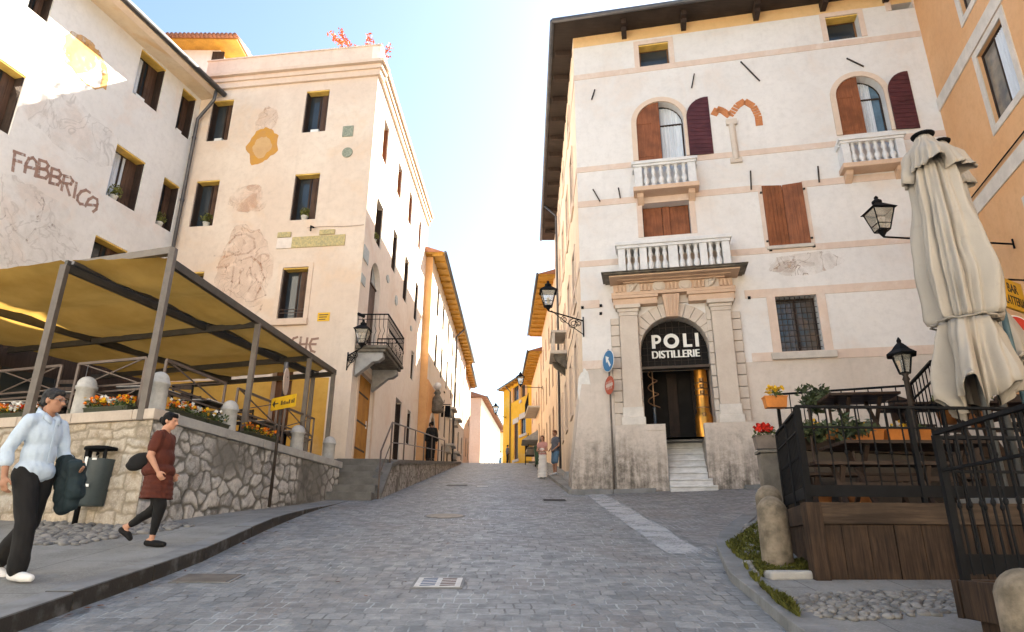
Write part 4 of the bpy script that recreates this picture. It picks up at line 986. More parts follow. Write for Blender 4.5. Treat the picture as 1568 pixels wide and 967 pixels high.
# arched windows with one leaf drawn and one leaf thrown open on the wall
for i, (r, cq) in enumerate(((ar1, (.52, .98)), (ar2, (.5, .8)))):
    surround(PF, pal, r, .17, .05, P_trim, arch=True)
    f = window(PF, r, pal, 'none', .36, arch=True, curtain=cq, mull=0, glass=pm('blue_pane', (.10,.17,.24), .06, .3, 2, .05, 20, spec=.8))
    u0, u1, z0, z1 = r; A = arc(u0, u1, z1, 20); half = [(u0, z0)]+A[:11]+[((u0+u1)/2, z0)]
    mb = MB(); mb.prism([PF.pt(a, b_, -.06) for a, b_ in half], PF.n*.05)
    nb = 5
    for k in range(1, nb): 
        u = u0+(u1-u0)/2*k/nb; rr = (u1-u0)/2; zz = A[0][1]+sqrt(max(0, rr*rr-((u0+u1)/2-u)**2)); mb.pbox(PF, u-.006, u+.006, z0+.02, zz-.03, -.012, -.004)
    for zz in (z0+.12, A[0][1]-.05): mb.pbox(PF, u0-.1, u0+.5, zz, zz+.045, -.012, .004)
    mb.build('shutter', M_shutter, f)
    wd = (u1-u0)/2*.98; v0 = u1+.10; off = [(v0, z0-.03)]+[(v0+(a-u0)*.98, b_-.03) for a, b_ in A[:11]]+[(v0+wd, z0-.03)]
    sl_ = Pl(PF.pt(v0, 0, .07), 101.68-7, -1)
    mb = MB(); mb.prism([sl_.pt(a-v0, b_, 0) for a, b_ in off], sl_.n*.045)
    zz = z0+.05; rr = (u1-u0)/2
    while zz < z1-.15:
        us_ = 0 if zz < A[0][1] else rr-sqrt(max(0, rr*rr-(zz-A[0][1])**2)); mb.pbox(sl_, us_+.03, wd-.02, zz, zz+.012, .044, .056); zz += .155
    mb.pbox(sl_, wd*.32, wd*.66, z0+.95, z0+1.0, .044, .06); o = mb.build('shutter', M_shutter2, f)
# window over the great balcony, shuttered window, barred window
surround(PF, pal, bw, .17, .022, P_band); f = window(PF, bw, pal, 'none', .40, mull=0, glass=M_black)
um = (bw[0]+bw[1])/2
leafbox(PF, f, bw[0]+.02, um-.12, bw[2], bw[3]-.02, -.34, -.30, M_shutter); leafbox(PF, f, um-.11, um+.12, bw[2], bw[3]-.03, -.30, -.26, M_shutter); leafbox(PF, f, um+.13, bw[1]-.02, bw[2], bw[3]-.02, -.36, -.32, M_shutter)
surround(PF, pal, shw, .15, .022, P_band, top=False); f = window(PF, shw, pal, 'none', .3, mull=0, glass=M_black, sill=True)
um = (shw[0]+shw[1])/2
for a, b_, az, org in ((0, um-shw[0]+.03, -8, shw[0]-.03), (-(shw[1]-um)-.02, 0, 8, shw[1]+.03)):
    s_ = Pl(PF.pt(org, 0, .03), 101.68+az*(1), -1); mb = leafbox(s_, f, a, b_, shw[2]-.03, shw[3]+.05, 0, .045, M_shutter)
mb = MB()
for uu in (shw[0]-.1, shw[1]+.04):
    for zz in (shw[2]+.15, shw[3]-.2): mb.pbox(PF, uu, uu+.06, zz, zz+.05, 0, .07)
mb.build('shutter_hinge', M_ironbrown, f)
surround(PF, pal, grw, .24, .022, P_band); f = window(PF, grw, pal, 'none', .38, mull=1, sill=False, glass=pm('green_pane', (.06,.085,.10), .1, .4, 2.5, .1, 20, col2=(.16,.10,.06), spec=.6))
MB().pbox(PF, grw[0]-.3, grw[1]+.3, grw[2]-.2, grw[2]-.002, -.1, .12).build('sill', M_stone, f, bevel=.012)
mb = MB(); w_ = grw[1]-grw[0]; h_ = grw[3]-grw[2]
for k in range(1, 8): mb.tube([PF.pt(grw[0]+w_*k/8, grw[2], -.12), PF.pt(grw[0]+w_*k/8, grw[3], -.12)], .012, 5)
for k in range(1, 10): mb.tube([PF.pt(grw[0]-.02, grw[2]+h_*k/10, -.12), PF.pt(grw[1]+.02, grw[2]+h_*k/10, -.12)], .012, 5)
mb.build('window_bars', M_ironbrown, f)
# brick pointed arch uncovered in the plaster, slender stone half column below
br_ = pm('old_brick', (.58,.24,.10), .9, .3, 14, .4, 40, col2=(.46,.17,.07)); mb = MB()
Lb = [PF.uv(*q) for q in cA((1275,715),(1268,660),(1240,605),(1190,575),(1150,600),(1105,660),(1065,630),(1035,620),(1015,655))]
for k in range(len(Lb)-1):
    n = 4
    for j in range(n):
        a = Lb[k][0]+(Lb[k+1][0]-Lb[k][0])*(j+.5)/n; z = Lb[k][1]+(Lb[k+1][1]-Lb[k][1])*(j+.5)/n; an = atan2(Lb[k+1][1]-Lb[k][1], Lb[k+1][0]-Lb[k][0])
        q = []
        for o in (.0, .022):
            for (x, y) in ((-.04,-.11),(.04,-.11),(.04,.11),(-.04,.11)): q.append(PF.pt(a+x*cos(an)-y*sin(an), z+x*sin(an)+y*cos(an), o))
        mb.hexa(q)
mb.build('brick_arch', br_, pal)
a, b_ = PF.uv(1120, 190), PF.uv(1131, 245); mb = MB(); mb.tube([PF.pt(a[0], a[1], .02), PF.pt(a[0]+.02, b_[1], .02)], .10, 10); mb.pbox(PF, a[0]-.17, a[0]+.17, a[1]-.05, a[1]+.15, 0, .1); mb.pbox(PF, a[0]-.17, a[0]+.19, b_[1]-.1, b_[1]+.06, 0, .08); mb.build('engaged_column', M_limest, pal)
for (x, y, ru, rz_, sd_) in ((1235,402,1.0,.34,3), (1215,410,.6,.25,6)):
    a = PF.uv(x, y); blotch(PF, pal, 'fresco', a[0], a[1], ru, rz_, decal('palazzo_fresco', (.50,.36,.27), .5, 2.2, None, amt=.45, line=1.6), .003+.001*sd_, sd_)
# iron tie bars and bolts
for k, ((xa, ya), (xb, yb_)) in enumerate((((1134,95),(1163,125)), ((1296,90),(1322,103)), ((906,153),(911,138)), ((1059,135),(1063,114)), ((908,290),(919,309)), ((947,288),(950,304)), ((1149,262),(1150,291)), ((1252,255),(1254,280)))):
    a, b_ = PF.uv(xa, ya), PF.uv(xb, yb_); MB().bar(PF.pt(a[0], a[1], .035), PF.pt(b_[0], b_[1], .05), .035).build('tie_bar', M_ironbrown, pal)
for (x, y) in ((920,468),(920,480),(892,471),(1147,456),(1180,383),(1246,377)): a = PF.uv(x, y); MB().pbox(PF, a[0]-.04, a[0]+.04, a[1]-.04, a[1]+.04, 0, .05).build('wall_bolt', M_iron, pal)
# peeled white patch and stain at the street corner
a = PF.uv(897, 605); blotch(PF, pal, 'peeled_patch', a[0]-.02, a[1], .2, .75, pm('bare_lime', (.70,.69,.66), .9, .1, 5, .3, 30), .03, 9)

# ---- roof
ovf, ovs, ze = .85, .74, 18.86
M_soff = wood('soffit_boards', (.05,.036,.03), (.03,.022,.018), .7, 0)
ef = lambda u, o: PF.pt(u, 0, o)
mb = MB(); cor = PS.pt(0, 0, 0)
E0 = V((PS.pt(0,0,ovs).x, PF.pt(-ovs,0,ovf).y-.05, 0))
fr_poly = [E0, PF.pt(UE+.4, 0, ovf), PF.pt(UE+.4, 0, -.5), PF.pt(.4, 0, -.5), PS.pt(.9, 0, -.5), PS.pt(16.9, 0, -.5), PS.pt(16.9, 0, ovs)]
mb.prism([V((p.x, p.y, ze)) for p in fr_poly], (0, 0, .07)); mb.build('soffit', M_soff, pal)
mb = MB(); ridge = [V((p.x, p.y, ze+.075)) for p in (E0+V((-.04,-.04,0)), PF.pt(UE+.4, 0, ovf+.05), PS.pt(16.9, 0, -11)+V((0,0,0)), PS.pt(16.9, 0, ovs+.05))]
apx = [V((6.5, 25, ze+3.2)), V((9.5, 25, ze+3.2)), V((9.5, 30, ze+3.2)), V((6.5, 34, ze+3.2))]
mb.hexa(ridge+apx); mb.build('roof', M_terracotta, pal)
mb = MB(); g0 = V((E0.x-.06, E0.y-.08, ze+.03)); gf = PF.pt(UE+.4, ze+.03, ovf+.09); gs = PS.pt(16.9, ze+.03, ovs+.08); mb.tube([gf, g0], .085, 8); mb.tube([g0, gs], .085, 8); mb.build('gutter', M_zinc, pal, smooth=True)
for (x, y) in ((955,44),(1045,30),(1155,14),(1257,2),(1352,-12)):
    u = PF.uv(x, y)[0]; mb = MB(); mb.pbox(PF, u-.09, u+.09, ze-.2, ze-.002, 0, ovf-.22); mb.pbox(PF, u-.085, u+.085, ze-.36, ze-.2, 0, .45); mb.build('bracket', M_dkbrown, pal)
for k in range(12):
    u = .7+k*1.35; mb = MB(); mb.pbox(PS, u-.08, u+.08, ze-.2, ze-.002, 0, ovs-.12); mb.build('bracket', M_dkbrown, pal)

# ---- portal
def pf(o): return Pl(PF.pt(0, 0, o), 101.68, -1)
por = thing('stone_portal', 'stone doorway with pilasters, carved frieze and balustraded balcony on the palazzo', 'portal', PF.pt((pd0+pd1)/2, 2.85, .3))
oP = .24; Q = pf(oP)
pil = []
for (xs_, ys_) in (((948,979,1002,955), 0), ((1090,1121,1147,1104), 0)): pass
pl0, pl1 = Q.uv(952, 560)[0], Q.uv(980.5, 560)[0]; pr0, pr1 = Q.uv(1097.5, 560)[0], Q.uv(1128, 560)[0]
zcap = Q.uv(965, 483)[1]; zbase = Q.uv(972, 652)[1]; zent = Q.uv(1040, 457)[1]
for k, (a, b_) in enumerate(((pl0, pl1), (pr0, pr1))):
    s_ = -1 if k == 0 else 1
    mb = MB(); mb.pbox(PF, a, b_, zbase+.55, zcap, .0, oP); mb.build('pilaster', M_limest, por, bevel=.012)
    mb = MB(); mb.pbox(PF, a-.03, b_+.03, zbase+.25, zbase+.55, 0, oP+.03); mb.pbox(PF, a-.07, b_+.07, zbase+.02, zbase+.25, 0, oP+.08); mb.build('pilaster_base', pm('pale_base', (.66,.62,.57), .8, .1, 3, .3, 40), por, bevel=.02)
    mb = MB(); mb.pbox(PF, a-.02, b_+.02, zcap+.001, zcap+.12, 0, oP+.02); mb.pbox(PF, a-.05, b_+.05, zcap+.12, zcap+.22, 0, oP+.05); mb.pbox(PF, a-.11, b_+.11, zcap+.22, zcap+.34, 0, oP+.12); mb.build('capital', M_limest, por, bevel=.015)
    # rusticated jamb strips outside and inside the pilaster
    for (c0, c1, o) in ((a-.28, a-.01, .10) if k == 0 else (b_+.01, b_+.28, .10), ((b_+.005, pd0, .12) if k == 0 else (pd1, a-.005, .12))):
        z = zbase+.05; 
        mb = MB()
        while z < zcap-.1: h = .34; mb.pbox(PF, c0, c1, z+.008, min(z+h, zcap)-.008, -.01, o); z += h
        mb.build('quoin', M_limest, por, bevel=.02)
    # pedestal below, stained render
    c0, c1 = (a-.28, stu0-.003) if k == 0 else (stu1+.003, b_+.42)
    mb = MB()
    if k == 0: mb.pbox(PF, c0, c1, 1.8, zbase+.02, 0, .34); mb.pbox(PF, b_+.08, c1+.0, zbase+.021, pz0+.16, 0, .36)
    else: mb.hexa([PF.pt(c0, 1.8, 0), PF.pt(c1+.35, 1.8, 0), PF.pt(c1+.35, 1.8, .42), PF.pt(c0, 1.8, .42), PF.pt(c0, zbase+.02, 0), PF.pt(c1-.1, zbase+.02, 0), PF.pt(c1-.1, zbase+.02, .34), PF.pt(c0, zbase+.02, .34)])
    mb.build('pedestal', P_low, por)
# arch ring of wedge stones and keystone
A = arc(pd0, pd1, pz1, 15); Bq = arc(pd0-.42, pd1+.42, pz1+.42, 15)
for i in range(15):
    e = .012
    def lp(P, Q_, t): return (P[0]+(Q_[0]-P[0])*t, P[1]+(Q_[1]-P[1])*t)
    q4_ = [lp(A[i], A[i+1], e*2), lp(A[i], A[i+1], 1-e*2), lp(Bq[i], Bq[i+1], 1-e*2), lp(Bq[i], Bq[i+1], e*2)]
    mb = MB(); mb.hexa([PF.pt(x, z, -.3) for x, z in q4_]+[PF.pt(x, z, .06) for x, z in q4_]); mb.build('voussoir', M_limest, por, bevel=.012)
uc = (pd0+pd1)/2; mb = MB(); hw = .17
mb.hexa([PF.pt(uc-hw, pz1-.06, 0), PF.pt(uc+hw, pz1-.06, 0), PF.pt(uc+hw, pz1-.06, .22), PF.pt(uc-hw, pz1-.06, .22), PF.pt(uc-hw-.09, zcap+.62, 0), PF.pt(uc+hw+.09, zcap+.62, 0), PF.pt(uc+hw+.09, zcap+.62, .26), PF.pt(uc-hw-.09, zcap+.62, .26)])
for s_ in (-.09, 0, .09): mb.hexa([PF.pt(uc+s_-.022, pz1-.02, .2), PF.pt(uc+s_+.022, pz1-.02, .2), PF.pt(uc+s_+.022, pz1-.02, .25), PF.pt(uc+s_-.022, pz1-.02, .25), PF.pt(uc+s_*1.4-.03, zcap+.58, .22), PF.pt(uc+s_*1.4+.03, zcap+.58, .22), PF.pt(uc+s_*1.4+.03, zcap+.58, .30), PF.pt(uc+s_*1.4-.03, zcap+.58, .30)])
mb.build('keystone', M_limestw, por, bevel=.01)
mb = MB(); zz0 = zcap+.34
mb.pbox(PF, pl0, pd0-.0, zcap-.0, zz0+.29, .0, .055); mb.pbox(PF, pd1, pr1, zcap, zz0+.29, 0, .055)
zs_ = pz1-(pd1-pd0)/2; mb.pbox(PF, pd0-.3, pd1+.3, pz1+.42, zz0+.29, 0, .05); mb.build('spandrel', M_limest, por)
# architrave pieces over each pilaster, frieze with triglyphs and discs, cornice
Zf0 = zz0+.30; Zf1 = Q.uv(1040, 430)[1]
for (a, b_) in ((pl0-.16, pl1+.62), (pr0-.62, pr1+.16)): mb = MB(); mb.pbox(PF, a, b_, zz0+.001, zz0+.2, 0, oP+.04); mb.pbox(PF, a-.04, b_+.03, zz0+.2, zz0+.29, 0, oP+.10); mb.build('architrave', M_limestw, por, bevel=.01)
mb = MB(); mb.pbox(PF, pl0-.14, pr1+.14, Zf0+.10, Zf1, 0, oP); mb.pbox(PF, pl0-.2, pr1+.2, Zf0, Zf0+.10, 0, oP+.08); mb.build('frieze', M_limestw, por, bevel=.008)
W_ = pr1-pl0+.28; x0 = pl0-.14
for f_ in (.06, .275, .50, .725, .94):
    c_ = x0+W_*f_; mb = MB()
    for s_ in (-.115, 0, .115): mb.pbox(PF, c_+s_-.04, c_+s_+.04, Zf0+.12, Zf1-.04, oP-.01, oP+.06)
    mb.build('triglyph', M_limestw, por, bevel=.012)
for f_ in (.39, .61):
    c_ = x0+W_*f_; zc_ = (Zf0+.1+Zf1)/2; mb = MB(); 
    for r_, o in ((.19, .05), (.13, .08), (.07, .06)): mb.prism([PF.pt(c_+r_*cos(2*pi*i/20), zc_+r_*sin(2*pi*i/20), oP-.01) for i in range(20)], PF.n*(o+.01))
    mb.build('disc', M_limest, por)
for f_ in (.17, .83):
    c_ = x0+W_*f_; zc_ = (Zf0+.1+Zf1)/2; mb = MB(); mb.pbox(PF, c_-.2, c_+.2, zc_-.2, zc_+.2, oP-.01, oP+.02); mb.tube([PF.pt(c_-.12, zc_-.12, oP+.03), PF.pt(c_, zc_, oP+.07), PF.pt(c_+.13, zc_+.16, oP+.03)], [.05,.08,.03], 8); mb.ell(PF.pt(c_-.03, zc_+.06, oP+.04), (.08,.05,.08)); mb.build('carved_panel', M_limest, por)
oc = .95; Qc = pf(oc); ca, cb = Qc.uv(921, 440)[0], Qc.uv(1147, 405)[0]; zct = Qc.uv(1040, 407.5)[1]
mb = MB(); H = zct-Zf1
for (f0, f1, o, mg) in ((0, .22, .36, .62), (.22, .38, .52, .46), (.38, .66, .76, .22)): mb.pbox(PF, ca+mg, cb-mg, Zf1+H*f0+.001, Zf1+H*f1, 0, o)
mb.build('cornice', M_limestw, por, bevel=.012)
mb = MB(); mb.pbox(PF, ca+.07, cb-.07, Zf1+H*.661, Zf1+H*.86, 0, oc-.06); mb.pbox(PF, ca, cb, Zf1+H*.861, zct, 0, oc); mb.build('cornice_edge', M_stonedark, por, bevel=.015)
def baluster(c, h, r, mb):
    pr = [(.95,0),(.95,.09),(.6,.11),(.55,.15),(.98,.26),(1.0,.33),(.7,.45),(.42,.52),(.62,.56),(.42,.60),(.72,.70),(.80,.76),(.5,.90),(.62,.93),(.62,.97),(.9,.98),(.9,1.0)]
    mb.lathe(c, [(r*a, h*b_) for a, b_ in pr], 12)
def balustrade(parent, ua, ub, zb, h, o, layout, mat, wpost, sides=True):
    hr = h*.20
    mb = MB(); mb.pbox(PF, ua-.08, ub+.08, zb+h-hr*.55, zb+h, 0 if sides else o-.15, o+.07); mb.pbox(PF, ua-.03, ub+.03, zb+h-hr, zb+h-hr*.55, 0 if sides else o-.12, o+.03); mb.build('handrail', mat, parent, bevel=.012)
    hb = h-hr; mb = MB(); n = len(layout); x = ua; span = ub-ua
    tot = sum(layout)
    for w, kind in zip(layout, ['p', 'b']*20):
        ww = span*w/tot
        if kind == 'p': MB().pbox(PF, x, x+ww, zb, zb+hb-.001, o-.18, o).build('balustrade_post', mat, parent, bevel=.01)
        else:
            k = max(1, int(round(ww/.23)))
            for j in range(k): mbb = MB(); baluster(PF.pt(x+ww*(j+.5)/k, zb, o-.1), hb, .095, mbb); mbb.build('baluster', mat, parent, smooth=True)
        x += ww
    if sides:
        for e_ in (ua+.02, ub-.2): 
            MB().pbox(PF, e_, e_+.18, zb, zb+hb-.001, 0, .16).build('balustrade_post', mat, parent, bevel=.01)
            for j in range(2): mbb = MB(); baluster(PF.pt(e_+.09, zb, .16+(o-.34)*(j+.5)/2), hb, .08, mbb); mbb.build('baluster', mat, parent, smooth=True)
Qb = pf(.62); ba, bb = Qb.uv(946, 385)[0], Qb.uv(1117, 372)[0]; zbb = zct+.002; hb_ = Qb.uv(1030, 365)[1]-zbb
balustrade(por, ba, bb, zbb, hb_, .62, [.17,.34,.17,.5,.22,.5,.17,.34,.17], M_marble, .2)
# entrance void with steps, grille with the sign, wooden doors inside
mb = MB(); dpt = 5.0
vb = lambda o0, o1, u0, u1, z0, z1: mb.pbox(PF, u0, u1, z0, z1, o0, o1)
ent = MB(); 
ent.pbox(PF, pd0-1.2, pd1+1.2, pz0-.05, pz0-.003, -1.55, -DP-.02)
ent.build('floor', M_stonegrey, por)
MB().pbox(PF, pd0, pd1, pz0, pz1+.1, -1.52, -1.46).build('doorway_back', M_black, por)
wd_ = wood('entry_wood', (.03,.018,.012), (.018,.011,.008))
MB().pbox(PF, uc-.25, uc+.05, pz0, pz0+2.2, -1.45, -1.38).build('inner_door', wd_, por)
mb = MB(); mb.pbox(PF, pd1-.5, pd1-.01, pz0+.002, zs_-.2, -1.3, -1.22); mb.build('inner_door', wd_, por)
mb = MB()
zt2 = PF.uv(1040, 551.5)[1]-.10; A = arc(pd0+.01, pd1-.01, pz1-.01, 16)
mb.pbox(PF, pd0, pd1, zt2-.09, zt2+.0, -.42, -.30)
poly = [(pd0+.01, zt2)]+[a for a in A if a[1] > zt2]+[(pd1-.01, zt2)]
mb.prism([PF.pt(a, z, -.42) for a, z in poly], PF.n*.02); tym = mb.build('fanlight', M_black, por)
mb = MB(); rr = (pd1-pd0)/2
for k in range(1, 10):
    u = pd0+(pd1-pd0)*k/10; zz = zs_+sqrt(max(0, rr*rr-(u-uc)**2)); mb.tube([PF.pt(u, zt2, -.385), PF.pt(u, zz, -.385)], .009, 5)
z = zt2+.2
while z < pz1-.1:
    hw_ = sqrt(max(0.01, rr*rr-max(0, z-zs_)**2)); mb.tube([PF.pt(uc-hw_, z, -.385), PF.pt(uc+hw_, z, -.385)], .009, 5); z += .21
mb.build('grille', M_ironbrown, tym)
# steps
M_step = pm('worn_marble_step', (.66,.66,.66), .6, .1, 3, .2, 40, col2=(.42,.42,.42), stretch=(1,1,3))
n = 8; zg = gz(PF.pt(uc,0,.6).x, PF.pt(uc,0,.6).y); tr = .30
stp = thing('entrance_steps', 'pale marble steps climbing into the arched palazzo doorway', 'steps', PF.pt(uc, zg, .8))
hs = (pz0-zg+.05)/n
for k in range(n):
    o1 = .66-k*.21; u_a, u_b = stu0+.004, stu1-.004
    if k < 2: u_b += .20-.1*k
    z1_ = zg-.05+hs*(k+1); mb = MB(); mb.pbox(PF, u_a, u_b, zg-.05+(0 if k == 0 else hs*k+.001), z1_-.045, max(-DP-.8, o1-.6) if k else -.2, o1-.035); mb.pbox(PF, u_a+.001, u_b-.001, z1_-.044, z1_, max(-DP-.8, o1-.62) if k else -.22, o1); mb.build('step', M_step, stp, bevel=.012)
# sign lettering: cut-out letters on the grille
sg = thing('shop_sign', 'white cut-out letters POLI DISTILLERIE on the dark fanlight grille', 'sign', PF.pt(uc, zt2, -.3))
M_let = pm('white_letters', (.80,.79,.74), .5, .05, 5, .02, 40)
uP0, uP1 = PF.uv(998, 520)[0], PF.uv(1071, 515)[0]; zP0, zP1 = PF.uv(1035, 527)[1], PF.uv(1035, 506)[1]
def bletter(parts, name='letter'):
    mb = MB()
    for p in parts: mb.prism([PF.pt(a, z, -.355) for a, z in p], PF.n*.025)
    return mb.build(name, M_let, sg)
hL = zP1-zP0; st = hL*.30; wL = uP1-uP0
def ring(cx, cz, ro, ri, n=28, a0=0, a1=2*pi, sx=1):
    out = []
    for i in range(n):
        t0, t1 = a0+(a1-a0)*i/n, a0+(a1-a0)*(i+1)/n
        out.append([(cx+ri*cos(t0)*sx, cz+ri*sin(t0)), (cx+ro*cos(t0)*sx, cz+ro*sin(t0)), (cx+ro*cos(t1)*sx, cz+ro*sin(t1)), (cx+ri*cos(t1)*sx, cz+ri*sin(t1))])
    return out
R4 = lambda a, b_, c_, d: [(a, c_), (b_, c_), (b_, d), (a, d)]
bletter([R4(uP0, uP0+st*.8, zP0, zP1), R4(uP0+st*.8, uP0+st*1.1, zP1-st*.62, zP1), R4(uP0+st*.8, uP0+st*1.1, zP0+hL*.34, zP0+hL*.34+st*.6)]+ring(uP0+st*1.1, zP0+hL*.67, hL*.33, hL*.33-st*.62, 14, -pi/2, pi/2))
bletter(ring(uP0+wL*.42, (zP0+zP1)/2, hL*.54, hL*.28))
xl = uP0+wL*.67; bletter([R4(xl, xl+st*.8, zP0, zP1), R4(xl+st*.8, xl+st*2.0, zP0, zP0+st*.62)])
bletter([R4(uP1-st*.8, uP1, zP0, zP1)])
uD0, uD1 = PF.uv(999, 540)[0], PF.uv(1072, 533)[0]; zD0 = PF.uv(1036, 542.5)[1]; zD1 = PF.uv(1036, 531)[1]
for k, dz in enumerate((0,)):
    tx = text3('DISTILLERIE', PF, (uD0+uD1)/2, zD0, zD1-zD0, M_let, sg, 'letter', -.345, uD1-uD0, .012)
    for v in tx.data.vertices: pass
    for q_ in (-.012, .012):
        tx2 = tx.copy(); COL.objects.link(tx2); tx2.parent = sg; tx2.location = PF.d*q_ + PF.n*(.001 if q_ > 0 else -.001)
# copper still column and spiral coil inside the door
cu = pm('polished_copper', (.75,.34,.06), .3, .2, 4, .1, 25, col2=(.55,.22,.04), metal=.85)
p_ = PF.hit(1080, 655); us_ = PF.uv(1081, 640)[0]; ct = thing('copper_still', 'tall polished copper still column standing inside the doorway', 'still', PF.pt(us_, pz0+.02, -.75))
Qd = pf(-.75); us_ = Qd.uv(1078, 640)[0]; zt5, zb5 = Qd.uv(1076, 556)[1], pz0+.0; hh = zt5-zb5; c_ = PF.pt(us_, zb5, -.75); rb = .26
mb = MB(); mb.lathe(c_, [(rb*.98,.0),(rb,.05),(rb,hh*.28),(rb*.85,hh*.33),(rb*.72,hh*.36),(rb*.72,hh*.93),(rb*.80,hh*.94),(rb*.80,hh*.97),(rb*.3,hh),(.03,hh+.1)], 22); mb.build('column', cu, ct, smooth=True)
mb = MB()
for f_ in (.40,.56,.64,.72): mb.lathe(c_+V((0,0,hh*f_)), [(rb*.78,0),(rb*.78,.04)], 22)
for f_ in (.31,.6,.68,.76): q = c_+V((0,0,hh*f_))-V((PF.n.x,PF.n.y,0))*-rb*.74; mb.lathe(q, [(.02,-.07),(.07,-.05),(.07,.05),(.02,.07)], 12, 1, 1)
mb.build('rings', pm('dull_brass', (.30,.17,.07), .4, .2, 6, .1, 40, metal=.7), ct)
Qd = pf(-.62); uS = Qd.uv(1003, 640)[0]; ct = thing('copper_coil', 'slim coiled still tube standing left inside the doorway', 'still', PF.pt(uS, pz0, -.62)); c_ = PF.pt(uS, pz0, -.62)
mb = MB(); pts = []
for i in range(90):
    t_ = i/89; pts.append(c_+V((cos(t_*26)*.17*(1-.5*t_), sin(t_*26)*.17*(1-.5*t_), 1.0+1.7*t_)))
mb.tube(pts, .018, 6); mb.tube([c_+V((.0,0,.5)), c_+V((0,0,2.75))], .02, 8); mb.build('coil', pm('dull_copper', (.42,.26,.15), .35, .2, 6, .1, 40, metal=.7), ct, smooth=True)
mb = MB(); mb.lathe(c_, [(.1,0),(.2,.06),(.22,.2),(.16,.38),(.05,.5),(.045,.95),(.06,1.0)], 18); mb.build('flask', pm('dark_flask', (.05,.07,.09), .1, .2, 4, .05, 30, spec=.7), ct, smooth=True)
# small balconies under the arched windows
def small_balcony(ua, ub, ztp, zbot, label):
    t = thing('stone_balcony', label, 'balcony', PF.pt((ua+ub)/2, zbot))
    mb = MB(); mb.pbox(PF, ua-.06, ub+.06, zbot, zbot+.16, 0, .5); mb.build('balcony_slab', M_limestw, t, bevel=.015)
    for e_ in (ua+.05, ub-.27): mb = MB(); mb.prism([PF.pt(e_, zbot-.002, 0), PF.pt(e_, zbot-.002, .34), PF.pt(e_, zbot-.12, .30), PF.pt(e_, zbot-.3, 0)], PF.d*.2); mb.build('corbel', M_limestw, t, bevel=.01)
    balustrade(t, ua, ub, zbot+.162, ztp-zbot-.162, .44, [.26, 1.5, .26], M_marble, .2, sides=False)
    for e_ in (ua, ub-.14): mb = MB(); mb.pbox(PF, e_, e_+.14, zbot+.163, ztp-.2, 0, .26); mb.pbox(PF, e_-.06, e_+.2, ztp-.199, ztp-.001, 0, .29); mb.build('side_wall', M_marble, t)
Qs = pf(.44)
a = Qs.uv(971, 262)[0]; b_ = Qs.uv(1065, 252)[0]; small_balcony(a, b_, Qs.uv(1016, 244)[1], Qs.uv(1018, 289)[1], 'small stone balcony under the left arched window of the palazzo')
a = Qs.uv(1290, 232)[0]; b_ = Qs.uv(1386, 222)[0]; small_balcony(a, b_, Qs.uv(1336, 207)[1], Qs.uv(1340, 253)[1], 'small stone balcony under the right arched window, partly behind the parasol')
# side balcony
t = thing('stone_balcony', 'small stone balcony on the shaded street flank of the palazzo', 'balcony', PS.pt(8.2, 8.8)); mb = MB(); mb.pbox(PS, 7.3, 9.1, 9.0, 9.15, 0, .7); mb.build('balcony_slab', M_stone, t, bevel=.01)
for e_ in (7.5, 8.7): mb = MB(); mb.prism([PS.pt(e_, 8.998, 0), PS.pt(e_, 8.998, .55), PS.pt(e_, 8.8, .5), PS.pt(e_, 8.4, 0)], PS.d*.2); mb.build('corbel', M_stonedark, t)
mb = MB(); mb.pbox(PS, 7.35, 9.05, 9.95, 10.05, .0, .66)
for e_ in (7.38, 8.9): mb.pbox(PS, e_, e_+.12, 9.151, 9.949, .5, .62)
for k in range(6): baluster(PS.pt(7.65+k*.23, 9.151, .56), .798, .09, mb)
mb.build('balustrade', M_stone, t)
dp = thing('drainpipe', 'dark drainpipe on the shaded street flank of the palazzo', 'drainpipe', PS.pt(12.5, 4.8, .1)); MB().tube([PS.pt(12.5, 18.8, .7), PS.pt(12.5, 18.2, .1), PS.pt(12.5, 4.8, .1)], .06, 8).build('pipe', M_zinc, dp, smooth=True)
# lantern at the palazzo corner
h0 = PF.pt(-1.02, PF.uv(842, 474)[1]+.02, .1); lamp('wall_lantern', 'black wall lantern on long scrolled arm at the palazzo corner', V((h0.x, h0.y, h0.z)), PF.pt(.06, PF.uv(893, 492)[1], .06), True, .9)
# road signs on a post against the corner
Qr = pf(.32); sp = thing('road_sign', 'sign post with blue arrow disc and red disc on the palazzo corner', 'road sign', Qr.pt(.62, 2.8)); up_ = Qr.uv(936, 640)[0]
mb = MB(); mb.tube([Qr.pt(up_, 2.7), Qr.pt(up_, Qr.uv(930, 535)[1])], .028, 8); mb.build('post', M_steel, sp, smooth=True)
def disc(pl, u, z, r, mat, parent, name, o, th=.012, n=32):
    return MB().prism([pl.pt(u+r*cos(2*pi*i/n), z+r*sin(2*pi*i/n), o) for i in range(n)], pl.n*th).build(name, mat, parent)
sgn = Pl(Qr.pt(up_, 0, .04), 101.68+58, -1)
M_blue = pm('sign_blue', (.02,.16,.36), .35, .1, 4, .02, 30); M_red = pm('sign_red', (.42,.08,.04), .4, .15, 4, .02, 30)
zb1 = Qr.uv(931, 553)[1]; disc(sgn, 0, zb1, .33, M_white, sp, 'disc', 0); disc(sgn, 0, zb1, .31, M_blue, sp, 'disc', .013)
mb = MB(); an = radians(35)
def rot2(x, y): return (x*cos(an)-y*sin(an), y*cos(an)+x*sin(an))
for poly in ([(-.13,-.22+.0),(-.05,-.22),(-.05,.04),(-.13,.04)], [(-.2,.03),(.02,.03),(-.09,.22)]): mb.prism([sgn.pt(rot2(x+.09, y)[0], zb1+rot2(x+.09, y)[1], .026) for x, y in poly], sgn.n*.004)
mb.build('arrow', M_white, sp)
